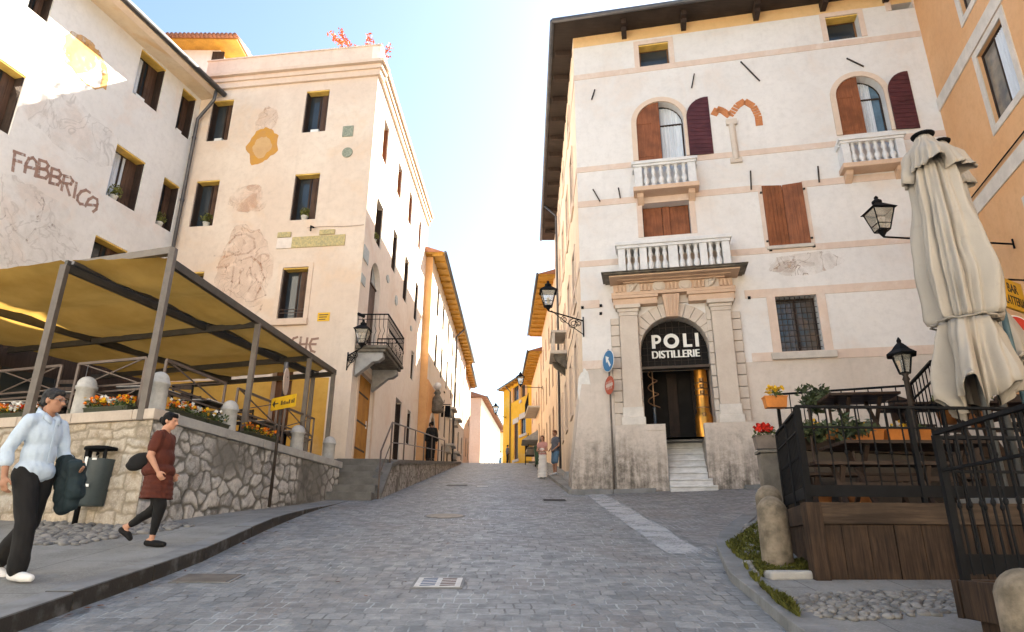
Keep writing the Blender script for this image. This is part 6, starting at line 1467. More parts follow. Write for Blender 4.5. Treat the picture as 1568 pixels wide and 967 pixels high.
# flower boxes
M_fo = pm('orange_petal', (.80,.22,.015), .7, .3, 14, 0); M_fw = pm('white_petal', (.80,.80,.78), .7, .1, 14, 0); M_fy = pm('yellow_petal', (.80,.50,.03), .7, .2, 14, 0); M_frd = pm('red_petal', (.65,.035,.02), .7, .3, 14, 0)
M_boxg = pm('green_plastic', (.045,.05,.03), .6, .2, 5, .1, 40)
def flower_box(pl, u0, u1, z, o, label, cols, h=.10, box=None, grp='flower boxes', fh=.16, nb=60, depth=.2, trail=0.0):
    rs = random.Random(int(abs(u0*1000)) % 997); t = thing('flower_box', label, 'flower box', pl.pt((u0+u1)/2, z, o), grp)
    mb = MB(); a, b_ = pl.pt(u0, z, o-depth/2), pl.pt(u1, z, o+depth/2)
    k = .02; lo = [pl.pt(u0+k, z, o-depth/2+k), pl.pt(u1-k, z, o-depth/2+k), pl.pt(u1-k, z, o+depth/2-k), pl.pt(u0+k, z, o+depth/2-k)]; hi = [pl.pt(u0, z+h, o-depth/2), pl.pt(u1, z+h, o-depth/2), pl.pt(u1, z+h, o+depth/2), pl.pt(u0, z+h, o+depth/2)]
    mb.hexa(lo+hi); mb.pbox(pl, u0-.01, u1+.01, z+h, z+h+.02, o-depth/2-.01, o+depth/2+.01); mb.build('box', box or M_boxg, t)
    mb = MB(); L_ = u1-u0
    for i in range(max(3, int(L_/.13))):
        c = pl.pt(u0+.06+(L_-.12)*rs.random(), z+h+fh*.45*rs.uniform(.6,1.2), o+rs.uniform(-.5,.5)*depth*.7); leaves(mb, c, fh*.75, 34, .035, rs, .8)
    mb.build('foliage', M_leaf, t, fixn=False)
    for mi, (m_, f_) in enumerate(cols):
        mb = MB()
        for i in range(int(nb*f_*L_)):
            w = rs.uniform(.05, L_-.05); w = w if noise.noise(V((w*3+mi*5, u0, mi))) > -.15 else (rs.uniform(.05, L_-.05))
            c = pl.pt(u0+w, z+h+fh*rs.uniform(.55,1.25), o+rs.uniform(-.6,.6)*depth); r = rs.uniform(.022,.038)
            for q in range(3):
                a_ = rs.random()*6.28; e_ = V((cos(a_), sin(a_), rs.uniform(-.3,.6))).normalized(); f2 = e_.cross(V((rs.gauss(0,1), rs.gauss(0,1), rs.gauss(0,1)))).normalized(); mb.add([c-e_*r, c+f2*r, c+e_*r, c-f2*r], [(0,1,2,3)])
        mb.build('blossoms', m_, t, fixn=False)
    return t
of_ = -.22
flower_box(TF, uF(-40, 625, of_), uF(74, 615, of_), ZC+.001, of_, 'box of orange and white flowers on the wall at the left edge', [(M_fo,.8),(M_fw,.8),(M_frd,.25),(M_fy,.2)])
flower_box(TF, uF(116, 612, of_), uF(206, 606, of_), ZC+.001, of_, 'box of orange, yellow and white flowers on the wall right of the man', [(M_fo,.9),(M_fy,.6),(M_fw,.45)])
flower_box(TS, uS(258, 630, of_), uS(308, 650, of_), ZC+.001, of_, 'box of white and orange flowers on the street wall by the corner bollard', [(M_fw,.6),(M_fo,.5),(M_fy,.4)])
flower_box(TS, uS(312, 652, of_), uS(343, 664, of_), ZC+.001, of_, 'box of sparse pale flowers before the second bollard', [(M_fy,.3),(M_fw,.2)], fh=.2)
flower_box(TS, uS(372, 672, of_), uS(418, 690, of_), ZC+.001, of_, 'box of orange flowers between the second and third bollards', [(M_fo,.7),(M_fy,.4)])
# tables and chairs under the awning
M_ttop = pm('dark_table_top', (.05,.045,.042), .35, .2, 4, .05, 40); M_edge = pm('pale_table_edge', (.65,.60,.55), .4, .1, 5, .05, 40)
def cafe_table(x, y, w, d, rz, label):
    t = thing('cafe_table', label, 'table', (x, y, ZF), 'cafe tables on the left terrace'); M = Matrix.Rotation(rz, 3, 'Z'); L_ = lambda a, b_, z: V((x, y, ZF))+M@V((a, b_, z))
    MB().box(L_(0,0,.735), (w, d, .03), M=M).build('table_top', M_ttop, t, bevel=.004); MB().box(L_(0,0,.758), (w*.99, d*.99, .012), M=M).build('table_edge', M_edge, t)
    mb = MB(); mb.tube([L_(0,0,.04), L_(0,0,.72)], .035, 8); mb.bar(L_(-w*.35,0,.02), L_(w*.35,0,.02), .05); mb.bar(L_(0,-d*.35,.021), L_(0,d*.35,.021), .05); mb.build('pedestal', M_iron, t)
def cafe_chair(x, y, rz, label):
    t = thing('cafe_chair', label, 'chair', (x, y, ZF), 'dark chairs on the left terrace'); M = Matrix.Rotation(rz, 3, 'Z'); L_ = lambda a, b_, z: V((x, y, ZF))+M@V((a, b_, z))
    MB().box(L_(0,0,.45), (.42, .42, .03), M=M).build('seat', M_dkbrown, t, bevel=.005)
    for a in (-.18, .18):
        MB().bar(L_(a,-.18,0), L_(a,-.18,.44), .03, up=(0,1,0)).build('leg', M_iron, t); MB().bar(L_(a,.18,0), L_(a,.22,.92), .03, up=(0,1,0)).build('leg', M_iron, t)
    mb = MB(); 
    for z in (.62, .75, .88): mb.bar(L_(-.19,.205,z), L_(.19,.205,z), .02, .07)
    mb.build('backrest', M_dkbrown, t)
tq = [(V((-6.45, 11.5, 0)), 'dark cafe table with pale edge just behind the corner bollard'), (V((-6.15, 13.9, 0)), 'dark cafe table with pale edge behind the second bollard'), (V((-8.3, 15.2, 0)), 'dark cafe table farther back under the awning'), (V((-9.6, 12.9, 0)), 'dark cafe table behind the far left railing'), (V((-7.9, 12.0, 0)), 'dark cafe table behind the front railing right of the man')]
for i, (q, lb) in enumerate(tq):
    cafe_table(q.x, q.y, .75, .75, radians(-8), lb)
for i, ((dx, dy, rz), lb) in enumerate((((.15,1.0,0), 'dark chair pushed behind the table by the corner bollard'), ((-1.1,.2,1.57), 'dark chair left of the table by the corner bollard'))): q = tq[0][0]; cafe_chair(q.x+dx, q.y+dy, rz, lb)
for i, ((dx, dy, rz), lb) in enumerate((((.1,.95,0), 'dark chair behind the table near the second bollard'), ((-.1,-.75,3.14), 'dark chair with its back to the street near the second bollard'))): q = tq[1][0]; cafe_chair(q.x+dx, q.y+dy, rz, lb)
for i, ((dx, dy, rz), lb) in enumerate((((.1,.9,0), 'dark chair behind the far left railing'), )): q = tq[3][0]; cafe_chair(q.x+dx, q.y+dy, rz, lb)
for i, ((x, y), lb) in enumerate((((-5.98, 12.6), 'dark cafe table hard against the street railing past the corner'), ((-5.72, 14.9), 'dark cafe table hard against the street railing between third and fourth bollards'), ((-5.55, 16.2), 'dark cafe table nearest the stair end of the terrace'))): cafe_table(x, y, .7, .7, radians(-9), lb)
for (x, y, rz, lb) in ((-6.0, 12.0, 3.1, 'dark chair before the table against the street railing'), (-5.9, 13.25, 0, 'dark chair behind the table against the street railing'), (-5.75, 14.3, 3.1, 'dark chair before the table between third and fourth bollards'), (-5.62, 15.5, 0, 'dark chair behind the table between third and fourth bollards'), (-6.7, 12.6, 1.5, 'dark chair on the inner side of the table against the street railing'), (-6.4, 14.9, 1.5, 'dark chair on the inner side of the table by the fourth bollard'), (-7.9, 11.6, 3.1, 'dark chair behind the front railing right of the man'), (-8.6, 12.0, 1.6, 'dark chair left of the table behind the front railing')): cafe_chair(x, y, rz, lb)
# sign post by the wall
q = gpt(412, 776, .13); spt = thing('sign_post', 'rusty post with a yellow arrow board and a round sign against the stone wall', 'road sign', q)
top = Pl((q.x, q.y), 98, -1).uv(438, 556)[1]
MB().tube([q, V((q.x, q.y, top))], .032, 10).build('post', M_ironbrown, spt, smooth=True)
ap = Pl((q.x, q.y, 0), 128, -1); z0 = Pl((q.x,q.y), 98, -1).uv(432, 618)[1]; ap2 = Pl(ap.pt(0,0,.05), 128, -1)
a0, a1 = -.28, .58
MB().pbox(ap2, a0, a1, z0-.13, z0+.13, 0, .02).build('arrow_board', M_ysign, spt)
mb = MB(); mb.pbox(ap2, a0+.07, a0+.27, z0-.012, z0+.012, .021, .024); mb.prism([ap2.pt(a0+.05, z0, .0215), ap2.pt(a0+.15, z0+.08, .0215), ap2.pt(a0+.15, z0-.08, .0215)], ap2.n*.003); mb.build('arrow', M_blk, spt)
mb = MB(); rs = random.Random(2); u = a0+.36
while u < a1-.06: w = rs.uniform(.025, .06); mb.pbox(ap2, u, u+w, z0-.05, z0+rs.uniform(-.01,.045), .021, .0235); u += w+rs.choice((.012, .012, .04))
mb.build('worn_lettering', pm('worn_black', (.14,.09,.03), .7, .3, 9, 0), spt)
rp = Pl((q.x+.1, q.y-.02), 172, -1); zr = Pl((q.x,q.y), 98, -1).uv(448, 586)[1]; disc(rp, .12, zr, .28, pm('sign_back', (.48,.37,.30), .5, .15, 4, .1, 40), spt, 'round_sign', .02, .02); MB().bar((q.x, q.y, zr+.1), rp.pt(.1, zr+.1, .02), .03).build('bracket', M_steel, spt)
MB().tube([(q.x+.02, q.y-.06, top-.22), (q.x+.02, q.y-.06, top-.0)], .05, 8).build('clamp', M_zinc, spt)
# litter bin
q = gpt(113, 806, .14); bn_ = thing('litter_bin', 'dark grey green litter bin on a short post in front of the stone wall', 'litter bin', q); M_bin = pm('bin_grey_green', (.045,.06,.065), .45, .15, 4, .05, 40)
pb_ = Pl((q.x, q.y), 90, -1); zbt = pb_.uv(130, 775)[1]; ztp = pb_.uv(135, 690)[1]; bc = V((q.x+.19, q.y, 0))
MB().tube([q, V((q.x, q.y, ztp+.02))], .04, 10).build('post', M_iron, bn_, smooth=True)
mb = MB(); mb.lathe((bc.x, bc.y, zbt), [(.17,0),(.185,.02),(.225,ztp-zbt-.14),(.225,ztp-zbt-.13)], 24); mb.build('body', M_bin, bn_, smooth=True, bevel=.004)
for i in range(4): a_ = pi/4+pi/2*i; MB().bar((bc.x+.2*cos(a_), bc.y+.2*sin(a_), ztp-.15), (bc.x+.2*cos(a_), bc.y+.2*sin(a_), ztp), .05, .02).build('lid_support', M_iron, bn_)
mb = MB(); mb.lathe((bc.x, bc.y, ztp-.0), [(.24,0),(.25,.02),(.24,.05),(.1,.075)], 24); mb.build('lid', M_iron, bn_, smooth=True)
for (du, dz, w, h) in ((-.07, .66, .05, .14), (.05, .70, .06, .03), (.0, .30, .09, .04)):
    a_ = -pi/2+du*4.4; r_ = .21+.02*(dz/.8); c_ = V((bc.x+cos(a_)*(r_+.012), bc.y+sin(a_)*(r_+.012), zbt+dz*(ztp-zbt)/.85)); MB().box(c_, (w, .006, h), rz=a_+pi/2).build('sticker', M_white, bn_)
# stair, raised walk and handrail along the flank of the pink house
st = thing('street_stairs', 'dark stone stairs from the pavement to the raised walk by the pink house', 'stairs', (-4.0, 16.5, 2.4)); n = 6; M_stair = pm('stair_stone', (.17,.165,.155), .85, .25, 3, .4, 30, col2=(.10,.097,.09), world=True)
ya, yb, za, zb = 16.55, 18.5, S(16.55)+.0, 3.62; rh = (zb-za)/n; dy = (yb-ya)/(n-1)
for k in range(n): 
    xl, xr = -4.80+.0*k, -3.40
    MB().box(((xl+xr)/2, ya+dy*k+.35/2+.12, za+rh*(k+1)-rh/2-.15), (xr-xl-.002*k, .35+.24 if k < n-1 else .9, rh+.3-.002*k)).build('step', M_stair, st, bevel=.015)
wz = lambda x, y: 3.62+.112*(y-18.5)
ww = rowsheet('raised_walk', M_conc, fr(18.5, 44, 30), lambda y: -5.2+.014*(y-19), lambda y: -3.38+.004*(y-19), wz, 3, 1.6)
rw_ = thing('retaining_wall', 'low stone wall edging the raised walk under the handrail', 'low wall', (-3.36, 18.4, 3)); mb = MB()
ys_ = fr(17.0, 42, 20); q = []
for y in ys_:
    x = -3.375+.004*(y-19); zt_ = (3.60+.112*(y-18.5)) if y > 18.5 else (za+rh+(y-17)*.70); zt_ = max(zt_, S(y)+.02); q.append([V((x, y, S(y)-.4)), V((x+.1, y, S(y)-.4)), V((x+.1, y, zt_-.1)), V((x, y, zt_-.1))])
b0 = 0
for r_ in q: mb.v += r_
for i in range(len(q)-1):
    for j in range(4): a = i*4+j; c_ = i*4+(j+1)%4; mb.f.append((a, c_, c_+4, a+4))
mb.f += [(0,1,2,3), tuple(len(mb.v)-4+k for k in range(4))]; mb.build('wall', M_ws, rw_)
mb = MB(); k0 = len(q)
for i in range(len(q)-1):
    a, b_ = q[i], q[i+1]; 
    mb.hexa([a[3]+V((-.25,0,0)), a[2]+V((.04,0,0)), b_[2]+V((.04,0,0)), b_[3]+V((-.25,0,0)), a[3]+V((-.25,0,.11)), a[2]+V((.04,0,.11)), b_[2]+V((.04,0,.11)), b_[3]+V((-.25,0,.11))])
mb.build('coping', M_stair, rw_)
hr = thing('handrail', 'bronze tubular handrail climbing the stair and the raised walk', 'handrail', (-3.4, 17, 2.6)); hx = -3.33
pp = [(17.0, S(17.0)+.02, S(17.0)+1.18), (18.35, 3.5, 4.62)]+[(y, wz(0, y)-.05, wz(0, y)+1.02) for y in (20.6, 22.9, 25.3, 27.8, 30.3, 33.0)]
for y, a, b_ in pp: MB().tube([(hx, y, a-.3), (hx, y, b_)], .024, 8).build('post', M_steelrail, hr, smooth=True)
for f_ in (1.0, .5): MB().tube([(hx, y, a+(b_-a)*f_) for y, a, b_ in pp], .024 if f_ == 1 else .016, 8).build('rail', M_steelrail, hr, smooth=True)
# iron covers in the street
def cover(px, w, l, label, mat, round_=False, extra=None):
    q = gpt(*px, .0); t = thing('drain_cover', label, 'drain cover', q); sl_ = lambda x, y: V((x, y, gz(x, y)))
    if round_:
        n = 28; mb = MB(); mb.prism([sl_(q.x+w*cos(2*pi*i/n), q.y+w*sin(2*pi*i/n))+V((0,0,.004)) for i in range(n)], (0,0,.008)); mb.build('lid', mat, t); mb = MB()
        n = 28; a = [sl_(q.x+w*1.12*cos(2*pi*i/n), q.y+w*1.12*sin(2*pi*i/n))+V((0,0,.003)) for i in range(n)]; mb.prism(a, (0,0,.004)); mb.build('rim', M_kerb, t)
    else:
        mb = MB(); mb.prism([sl_(q.x+a*w, q.y+b_*l)+V((0,0,.003)) for a, b_ in ((-.5,-.5),(.5,-.5),(.5,.5),(-.5,.5))], (0,0,.007)); mb.build('frame', M_kerb, t)
        if extra: extra(q, t, sl_)
        else: mb = MB(); mb.prism([sl_(q.x+a*w*.9, q.y+b_*l*.9)+V((0,0,.0105)) for a, b_ in ((-.5,-.5),(.5,-.5),(.5,.5),(-.5,.5))], (0,0,.004)); mb.build('lid', mat, t)
    return t
M_lid = pm('worn_iron_lid', (.26,.22,.17), .55, .3, 8, .4, 50, metal=.3)
def grate(q, t, sl_):
    mb = MB(); mb.prism([sl_(q.x+a*.46, q.y+b_*.43)+V((0,0,.0105)) for a, b_ in ((-.5,-.5),(.5,-.5),(.5,.5),(-.5,.5))], (0,0,.004)); mb.build('plate', pm('pale_plate', (.50,.50,.49), .5, .15, 6, .2, 40), t)
    for s_, m_ in ((-1, pm('blue_slot', (.015,.055,.14), .5, .2, 5, 0)), (1, pm('rust_slot', (.075,.03,.016), .6, .2, 5, 0))):
        mb = MB()
        for k in range(5): y = q.y-.16+.08*k; x = q.x+s_*.1; mb.prism([sl_(x+a*.15, y+b_*.028+a*.03)+V((0,0,.015)) for a, b_ in ((-.5,-.5),(.5,-.5),(.5,.5),(-.5,.5))], (0,0,.003))
        mb.build('slots', m_, t)
cover((672, 893), .52, .5, 'square drain plate with blue and rusty slots in the middle of the street', M_lid, extra=grate)
cover((681, 790), .36, 0, 'round iron manhole lid halfway up the street', M_lid, True)
cover((318, 886), .62, .42, 'dark rectangular cover in the setts beside the left kerb', pm('dark_cover', (.13,.115,.10), .7, .3, 4, .4, 40))
cover((849, 766), .6, .5, 'dark slotted grating near the palazzo corner', M_iron)
cover((700, 743), .7, .6, 'dark patched cover farther up on the left side of the street', pm('dark_cover2', (.11,.105,.10), .7, .3, 4, .4, 40))
cover((739, 745), .4, .4, 'small pale square cover farther up the street', pm('pale_plate', (0,0,0)))
# ------------------------------------------------------------------ right terrace in the foreground
M_skirt = wood('weathered_boards', (.062,.036,.021), (.018,.011,.008), .75, 2, scale=1.2); M_plank = wood('grey_brown_plank', (.085,.057,.038), (.026,.017,.012), .8, 0, scale=.8)
M_deck = wood('deck_wood', (.045,.028,.019), (.025,.016,.012), .7, 0)
M_tabw = wood('table_wood', (.040,.020,.012), (.018,.009,.007), .5, 0)
ZD = 1.87; F0 = V((3.12, 7.1, 0)); FP = Pl(F0, 89.0, -1)
fb_ = V((3.60, 9.0, 0)); FL = Pl(F0, math.degrees(atan2(fb_.x-F0.x, fb_.y-F0.y)), 1); LL = 1.95
dk = thing('timber_terrace', 'weathered timber terrace platform with plank skirt at the right', 'terrace', (4.5, 8, 1.1))
u = 0.0; k = 0
while u < 6.4:
    w = .27+.05*random.random(); z0 = gz(*FP.pt(u,0).xy)+.09
    MB().pbox(FP, u+.004, u+w-.004, z0-.03, ZD-.22, -.045, -.0-.004*(k%3)).build('skirt_board', M_skirt, dk); u += w; k += 1
MB().pbox(FP, -.02, 6.5, ZD-.215, ZD+.0, -.06, .03).build('front_plank', M_plank, dk, bevel=.006)
MB().pbox(FP, -.06, .10, gz(F0.x, F0.y)+.02, ZD-.001, -.10, .045).build('corner_post', M_skirt, dk, bevel=.006)
u = .12
while u < LL:
    w = .3; z0 = gz(*FL.pt(u,0).xy)+.05; MB().pbox(FL, u+.004, u+w-.004, z0-.1, ZD-.22, -.045, 0).build('skirt_board', M_skirt, dk); u += w
MB().pbox(FL, .1, LL, ZD-.215, ZD-.002, -.06, .025).build('side_plank', M_skirt, dk, bevel=.006)
q = [FP.pt(.0, 0, -.07), FP.pt(6.5, 0, -.07), FP.pt(6.5, 0, -3.2), FL.pt(LL, 0, -.07), FL.pt(.1, 0, -.07)]
MB().prism([V((p.x, p.y, ZD-.12)) for p in q], (0,0,.10)).build('deck', M_deck, dk)
ZU = 2.86; up = thing('timber_terrace', 'upper timber terrace level against the palazzo foot', 'terrace', (7, 12, 2)); ul = atZ(1189, 601, ZU+1.04); ur = atZ(1394, 587, ZU+1.04)
UP = Pl(ul, math.degrees(atan2(ur.x-ul.x, ur.y-ul.y)), -1); UL = (V((ur.x,ur.y,0))-V((ul.x,ul.y,0))).length
MB().prism([V((p.x, p.y, ZU-.16)) for p in (FL.pt(LL+.02, 0, .0)+V((.05,.1,0)), FP.pt(6.5, 0, -3.3), V((11.5, 13.0, 0)), UP.pt(UL+.4, 0, -.05), UP.pt(-.05, 0, -.05))], (0,0,.16)).build('deck', M_deck, up)
MB().prism([V((p.x, p.y, 1.2)) for p in (FL.pt(LL+.03, 0, .0)+V((.08,.14,0)), FP.pt(6.4, 0, -3.34), V((11.4, 12.9, 0)), UP.pt(UL+.3, 0, -.1), UP.pt(.0, 0, -.1))], (0,0,ZU-.17-1.2)).build('base', M_wf if False else pm('terrace_base', (.06,.05,.042), .9, .2, 3, .3, 30), up)
# fences: posts, rails, square bars with a small collar
def fence(pl, u0, u1, z, o, label, h=1.0, step=.125, post=1.7, low=.06, mid=.79, grp='black iron fences of the right terrace', collar=True, panel=.12):
    t = thing('iron_fence', label, 'fence', pl.pt((u0+u1)/2, z, o), grp); P = lambda u, hh, oo=0: pl.pt(u, z+hh, o+oo)
    n = max(1, int(round((u1-u0)/post)))
    for i in range(n+1): MB().bar(P(u0+(u1-u0)*i/n, 0), P(u0+(u1-u0)*i/n, h), .045, .045, up=(0,1,0)).build('post', M_iron, t)
    MB().bar(P(u0, h+.015), P(u1, h+.015), .05, .028).build('top_rail', M_iron, t); MB().bar(P(u0, mid), P(u1, mid), .03, .02).build('rail', M_iron, t)
    if panel: MB().bar(P(u0, low+panel/2), P(u1, low+panel/2), .02, panel).build('kick_plate', M_iron, t)
    m = int((u1-u0)/step)
    for i in range(1, m):
        u = u0+(u1-u0)*i/m; mb = MB(); mb.bar(P(u, low), P(u, h), .013, .013, up=(0,1,0)); 
        if collar: mb.lathe(P(u, .52), [(.009,-.025),(.016,-.012),(.018,.0),(.016,.012),(.009,.025)], 8)
        mb.build('bar', M_iron, t)
    return t
fence(FP, .0, 6.2, ZD, -.03, 'black iron fence along the front of the plank skirted terrace', 1.0, .16, 1.25)
fence(FL, .12, 1.92, ZD, -.03, 'black iron fence receding along the street side of the plank skirted terrace', .99, .10, .8)
fence(UP, .0, UL, ZU, -.12, 'black iron fence of the upper terrace level by the palazzo foot', 1.02, .2, 2.3, collar=False, panel=0)
US = Pl(UP.pt(UL, 0, -.12), 101.68-60, -1); fence(Pl(UP.pt(UL, 0, -.12), 20, -1), -1.6, -.05, ZU, 0, 'short return of black iron fence behind the garden lantern', 1.02, .2, 1.5, collar=False, panel=0)
# nearer terrace corner with its own iron fence
ZG = 1.21; G0 = V((3.32, 5.2, 0)); GS = Pl(G0, 184.5, -1); GB = Pl(G0, 88, -1)
nt_ = thing('timber_terrace', 'nearest low timber terrace corner with board base at the right edge', 'terrace', (4.2, 4.6, .9))
zg = gz(3.4, 4.6)+.085
MB().pbox(GS, .0, 2.4, ZG-.26, ZG, -.06, .02).build('side_plank', M_skirt, nt_, bevel=.006); MB().pbox(GB, -.02, 3.0, ZG-.262, ZG-.002, -.08, -.02).build('front_plank', M_skirt, nt_)
MB().pbox(GS, .06, 2.4, zg-.1, ZG-.262, -.10, -.05).build('skirt_board', M_skirt, nt_); MB().prism([V((p.x, p.y, ZG-.12)) for p in (GS.pt(.05,0,-.07), GS.pt(2.4,0,-.07), GS.pt(2.4,0,-2.8), GB.pt(2.9,0,.04))], (0,0,.1)).build('deck', M_deck, nt_)
# GS normal must face the street (-x)
fence(GS, .02, 2.3, ZG, -.02, 'nearest black iron fence facing the street at the right edge', 1.06, .13, 2.2, low=.04, panel=.0)
fence(GB, .08, 2.9, ZG, -.05, 'black iron fence closing the far end of the nearest terrace corner', 1.04, .13, 1.4, low=.04, panel=.14)
# old stone bollards at the kerb
M_obol = pm('mossy_stone', (.27,.22,.165), .95, .25, 5.5, 1.0, 18, col2=(.055,.048,.032))
q = gpt(1192, 868, .085); bollard(q, .76, .165, M_obol, 'tall mossy stone bollard beside the plank skirt', grp='old stone bollards on the right', neck=False)
q2 = atY(1181, 800, q.y+1.15); q2.z = rzf(q2.x, q2.y); bollard(q2, .80, .165, M_obol, 'second mossy stone bollard half hidden behind the first', grp='old stone bollards on the right', neck=False)
q3 = atY(1568, 900, 4.1); q3.z = rzf(q3.x, q3.y)-.05; bollard(q3, .70, .16, M_obol, 'pitted stone bollard cut by the lower right corner', grp='old stone bollards on the right', neck=False)
s0 = gpt(1160, 886, .085); MB().box(s0+V((.55,.1,.03)), (.9, .22, .1), rz=.12).build('kerb_block', M_capg, None, bevel=.03)['kind'] = 'structure'
# pale low pier under the red flowers
q = V((UP.pt(-.25,0,.15).x, UP.pt(-.25,0,.15).y, 0)); pr = thing('stone_pier', 'plain rendered pier under the box of red flowers', 'pier', (q.x, q.y, gz(q.x, q.y))); zt_ = atY(1178, 695, q.y).z
MB().box((q.x, q.y, (zt_+gz(q.x, q.y)-.3)/2), (.30, .30, zt_-gz(q.x, q.y)+.3), rz=-.15).build('shaft', pm('pier_render', (.20,.175,.145), .9, .2, 3, .3, 30, col2=(.09,.08,.065)), pr, bevel=.01); MB().box((q.x, q.y, zt_+.03), (.36, .36, .05), rz=-.15).build('cap', M_stonedark, pr, bevel=.01)
# flowers on the fences
M_boxo = pm('terracotta_plastic', (.55,.19,.035), .6, .15, 5, .1, 40); M_boxbr = pm('brown_box', (.17,.14,.12), .7, .2, 5, .2, 40)
ph_ = Pl((ul.x, ul.y), 96, -1); a = atY(1172, 612, ul.y-.1)
flower_box(ph_, (a-ph_.o).dot(ph_.d)-.02, (a-ph_.o).dot(ph_.d)+.34, atY(1180, 624, ul.y-.1).z, .1, 'orange box of yellow flowers hung on the left end of the upper fence', [(M_fy, 2.2)], box=M_boxo, grp=None, h=.17)
a = atY(1155, 675, q.y-.05); pq = Pl((a.x, a.y), 96, -1); flower_box(pq, .0, .36, zt_+.07, .0, 'grey brown box of red flowers standing on the pier by the terrace', [(M_frd, 4.0)], box=M_boxbr, grp=None, h=.2, fh=.17)
# tables and benches
def beer_table(pl_o, rz_, L_, w, z0, label, h=.75, name='wooden_table', cat='table', grp='wooden tables of the right terrace', mat=None):
    t = thing(name, label, cat, (pl_o[0], pl_o[1], z0), grp); M = Matrix.Rotation(rz_, 3, 'Z'); P = lambda a, b_, z: V((pl_o[0], pl_o[1], z0))+M@V((a, b_, z)); nb = max(2, int(w/.13))
    for i in range(nb): MB().box(P(0, -w/2+w*(i+.5)/nb, h-.02), (L_, w/nb-.008, .04), M=M).build('board', mat or M_tabw, t, bevel=.004)
    for sx in (-1, 1):
        x = sx*(L_/2-.28)
        MB().bar(P(x, -w*.4, .0), P(x, w*.3, h-.04), .05, .035).build('leg', M_dkbrown, t); MB().bar(P(x+.04, w*.4, .0), P(x+.04, -w*.3, h-.04), .05, .035).build('leg', M_dkbrown, t)
    MB().bar(P(-L_/2+.28, 0, h*.45), P(L_/2-.28, 0, h*.45), .04, .06).build('stretcher', M_dkbrown, t); return t
a = atY(1380, 664, 8.1); beer_table((a.x, 8.1), radians(-1), 1.75, .75, ZD, 'long wooden table behind the front fence of the plank skirted terrace')
a = atY(1342, 698, 7.5); beer_table((a.x, 7.5), radians(-1), 1.5, .26, ZD, 'long wooden bench just behind the front fence', h=.46, name='wooden_bench', cat='bench', grp='wooden benches of the right terrace')
beer_table((a.x+.35, 8.72), radians(-1), 1.7, .26, ZD, 'wooden bench on the far side of the long front table', h=.46, name='wooden_bench', cat='bench', grp='wooden benches of the right terrace')
a = atZ(1300, 608, ZU+.75); beer_table((a.x+.1, a.y), radians(-8), 1.0, .8, ZU, 'wooden table on the upper terrace below the barred window')
a = atZ(1425, 622, ZU+.74); beer_table((a.x, a.y), radians(-8), 1.4, .75, ZU, 'dark wooden table on the upper terrace left of the parasol pole', mat=M_dkbrown)
a = atZ(1540, 620, ZU+.74); beer_table((a.x, a.y), radians(-8), 1.3, .75, ZU, 'dark wooden table behind the parasol pole at the right edge', mat=M_dkbrown)
def chair2(x, y, z, rz_, label):
    t = thing('terrace_chair', label, 'chair', (x, y, z), 'dark chairs of the right terrace'); M = Matrix.Rotation(rz_, 3, 'Z'); P = lambda a, b_, c: V((x, y, z))+M@V((a, b_, c))
    MB().box(P(0,0,.45), (.44,.42,.035), M=M).build('seat', M_dkbrown, t, bevel=.005)
    for sx in (-.19, .19): MB().bar(P(sx,-.18,0), P(sx,-.18,.44), .035, up=(0,1,0)).build('leg', M_dkbrown, t); MB().bar(P(sx,.18,0), P(sx,.26,.95), .035, up=(0,1,0)).build('leg', M_dkbrown, t)
    mb = MB(); pts = [P(-.19,.24,.6), P(.19,.24,.6), P(.19,.27,.98), P(0,.275,1.04), P(-.19,.27,.98)]; mb.prism(pts, M@V((0,.03,0))); mb.build('backrest', M_dkbrown, t)
for (px, py, Y, rz_, lb) in ((1500,600,10.2,.3,'dark chair back standing right of the garden lantern, behind the parasol pole'), (1460,640,9.3,2.6,'dark chair between the lantern and the parasol pole'), (1550,600,10.6,-.4,'dark chair at the far right edge under the parasol'), (1395,622,10.9,.1,'dark chair tucked at the upper terrace table by the lantern')):
    a = atY(px, py, Y); z = ZU if Y > 9.9 else ZD; chair2(a.x, Y, z, rz_, lb)
# planters and bushes
M_bush = pm('dark_bush_leaf', (.055,.075,.03), .6, .4, 10, 0, 30, col2=(.02,.03,.014))
for (xa, xb, y, Y, lb) in ((1227,1290,672,9.45,'orange plastic planter at the left behind the front fence'), (1357,1422,670,9.5,'orange plastic planter in the middle behind the front fence'), (1300,1350,671,9.5,'faded brown planter between the two orange ones')):
    a, b_ = atY(xa, y, Y), atY(xb, y, Y); pp_ = Pl((a.x, Y), 90, -1); flower_box(pp_, 0, b_.x-a.x, ZU+.001, 0, lb, [(M_fy, .2)], h=.15, box=M_boxo if 'orange' in lb else M_boxbr, grp='planters behind the front fence', fh=.10)
def bush(px, py, Y, r, label, n=420, sq=.8, mat=None, name='bush', z0=None):
    a = atY(px, py, Y); zb = z0 if z0 is not None else a.z-r*1.3; t = thing(name, label, 'plant', (a.x, a.y, zb)); mb = MB()
    for i in range(7): leaves(mb, a+V((RS.uniform(-1,1), RS.uniform(-1,1), RS.uniform(-.6,.6)))*r*.6, r*.5, n//7, .055, RS, sq)
    mb.build('foliage', mat or M_bush, t, fixn=False); mb = MB(); mb.lathe((a.x, a.y, zb), [(.12,0),(.16,.24),(.165,.26),(.14,.26)], 14); mb.build('pot', M_terrapot, t, smooth=True); mb = MB(); mb.tube([(a.x, a.y, zb+.2), (a.x, a.y, a.z)], .018, 6); mb.build('stem', M_dkbrown, t)
bush(1236, 610, 10.6, .34, 'round dark bush at the left end of the upper terrace', z0=ZU)
bush(1268, 614, 10.8, .30, 'second dark bush beside the round one on the upper terrace', z0=ZU)
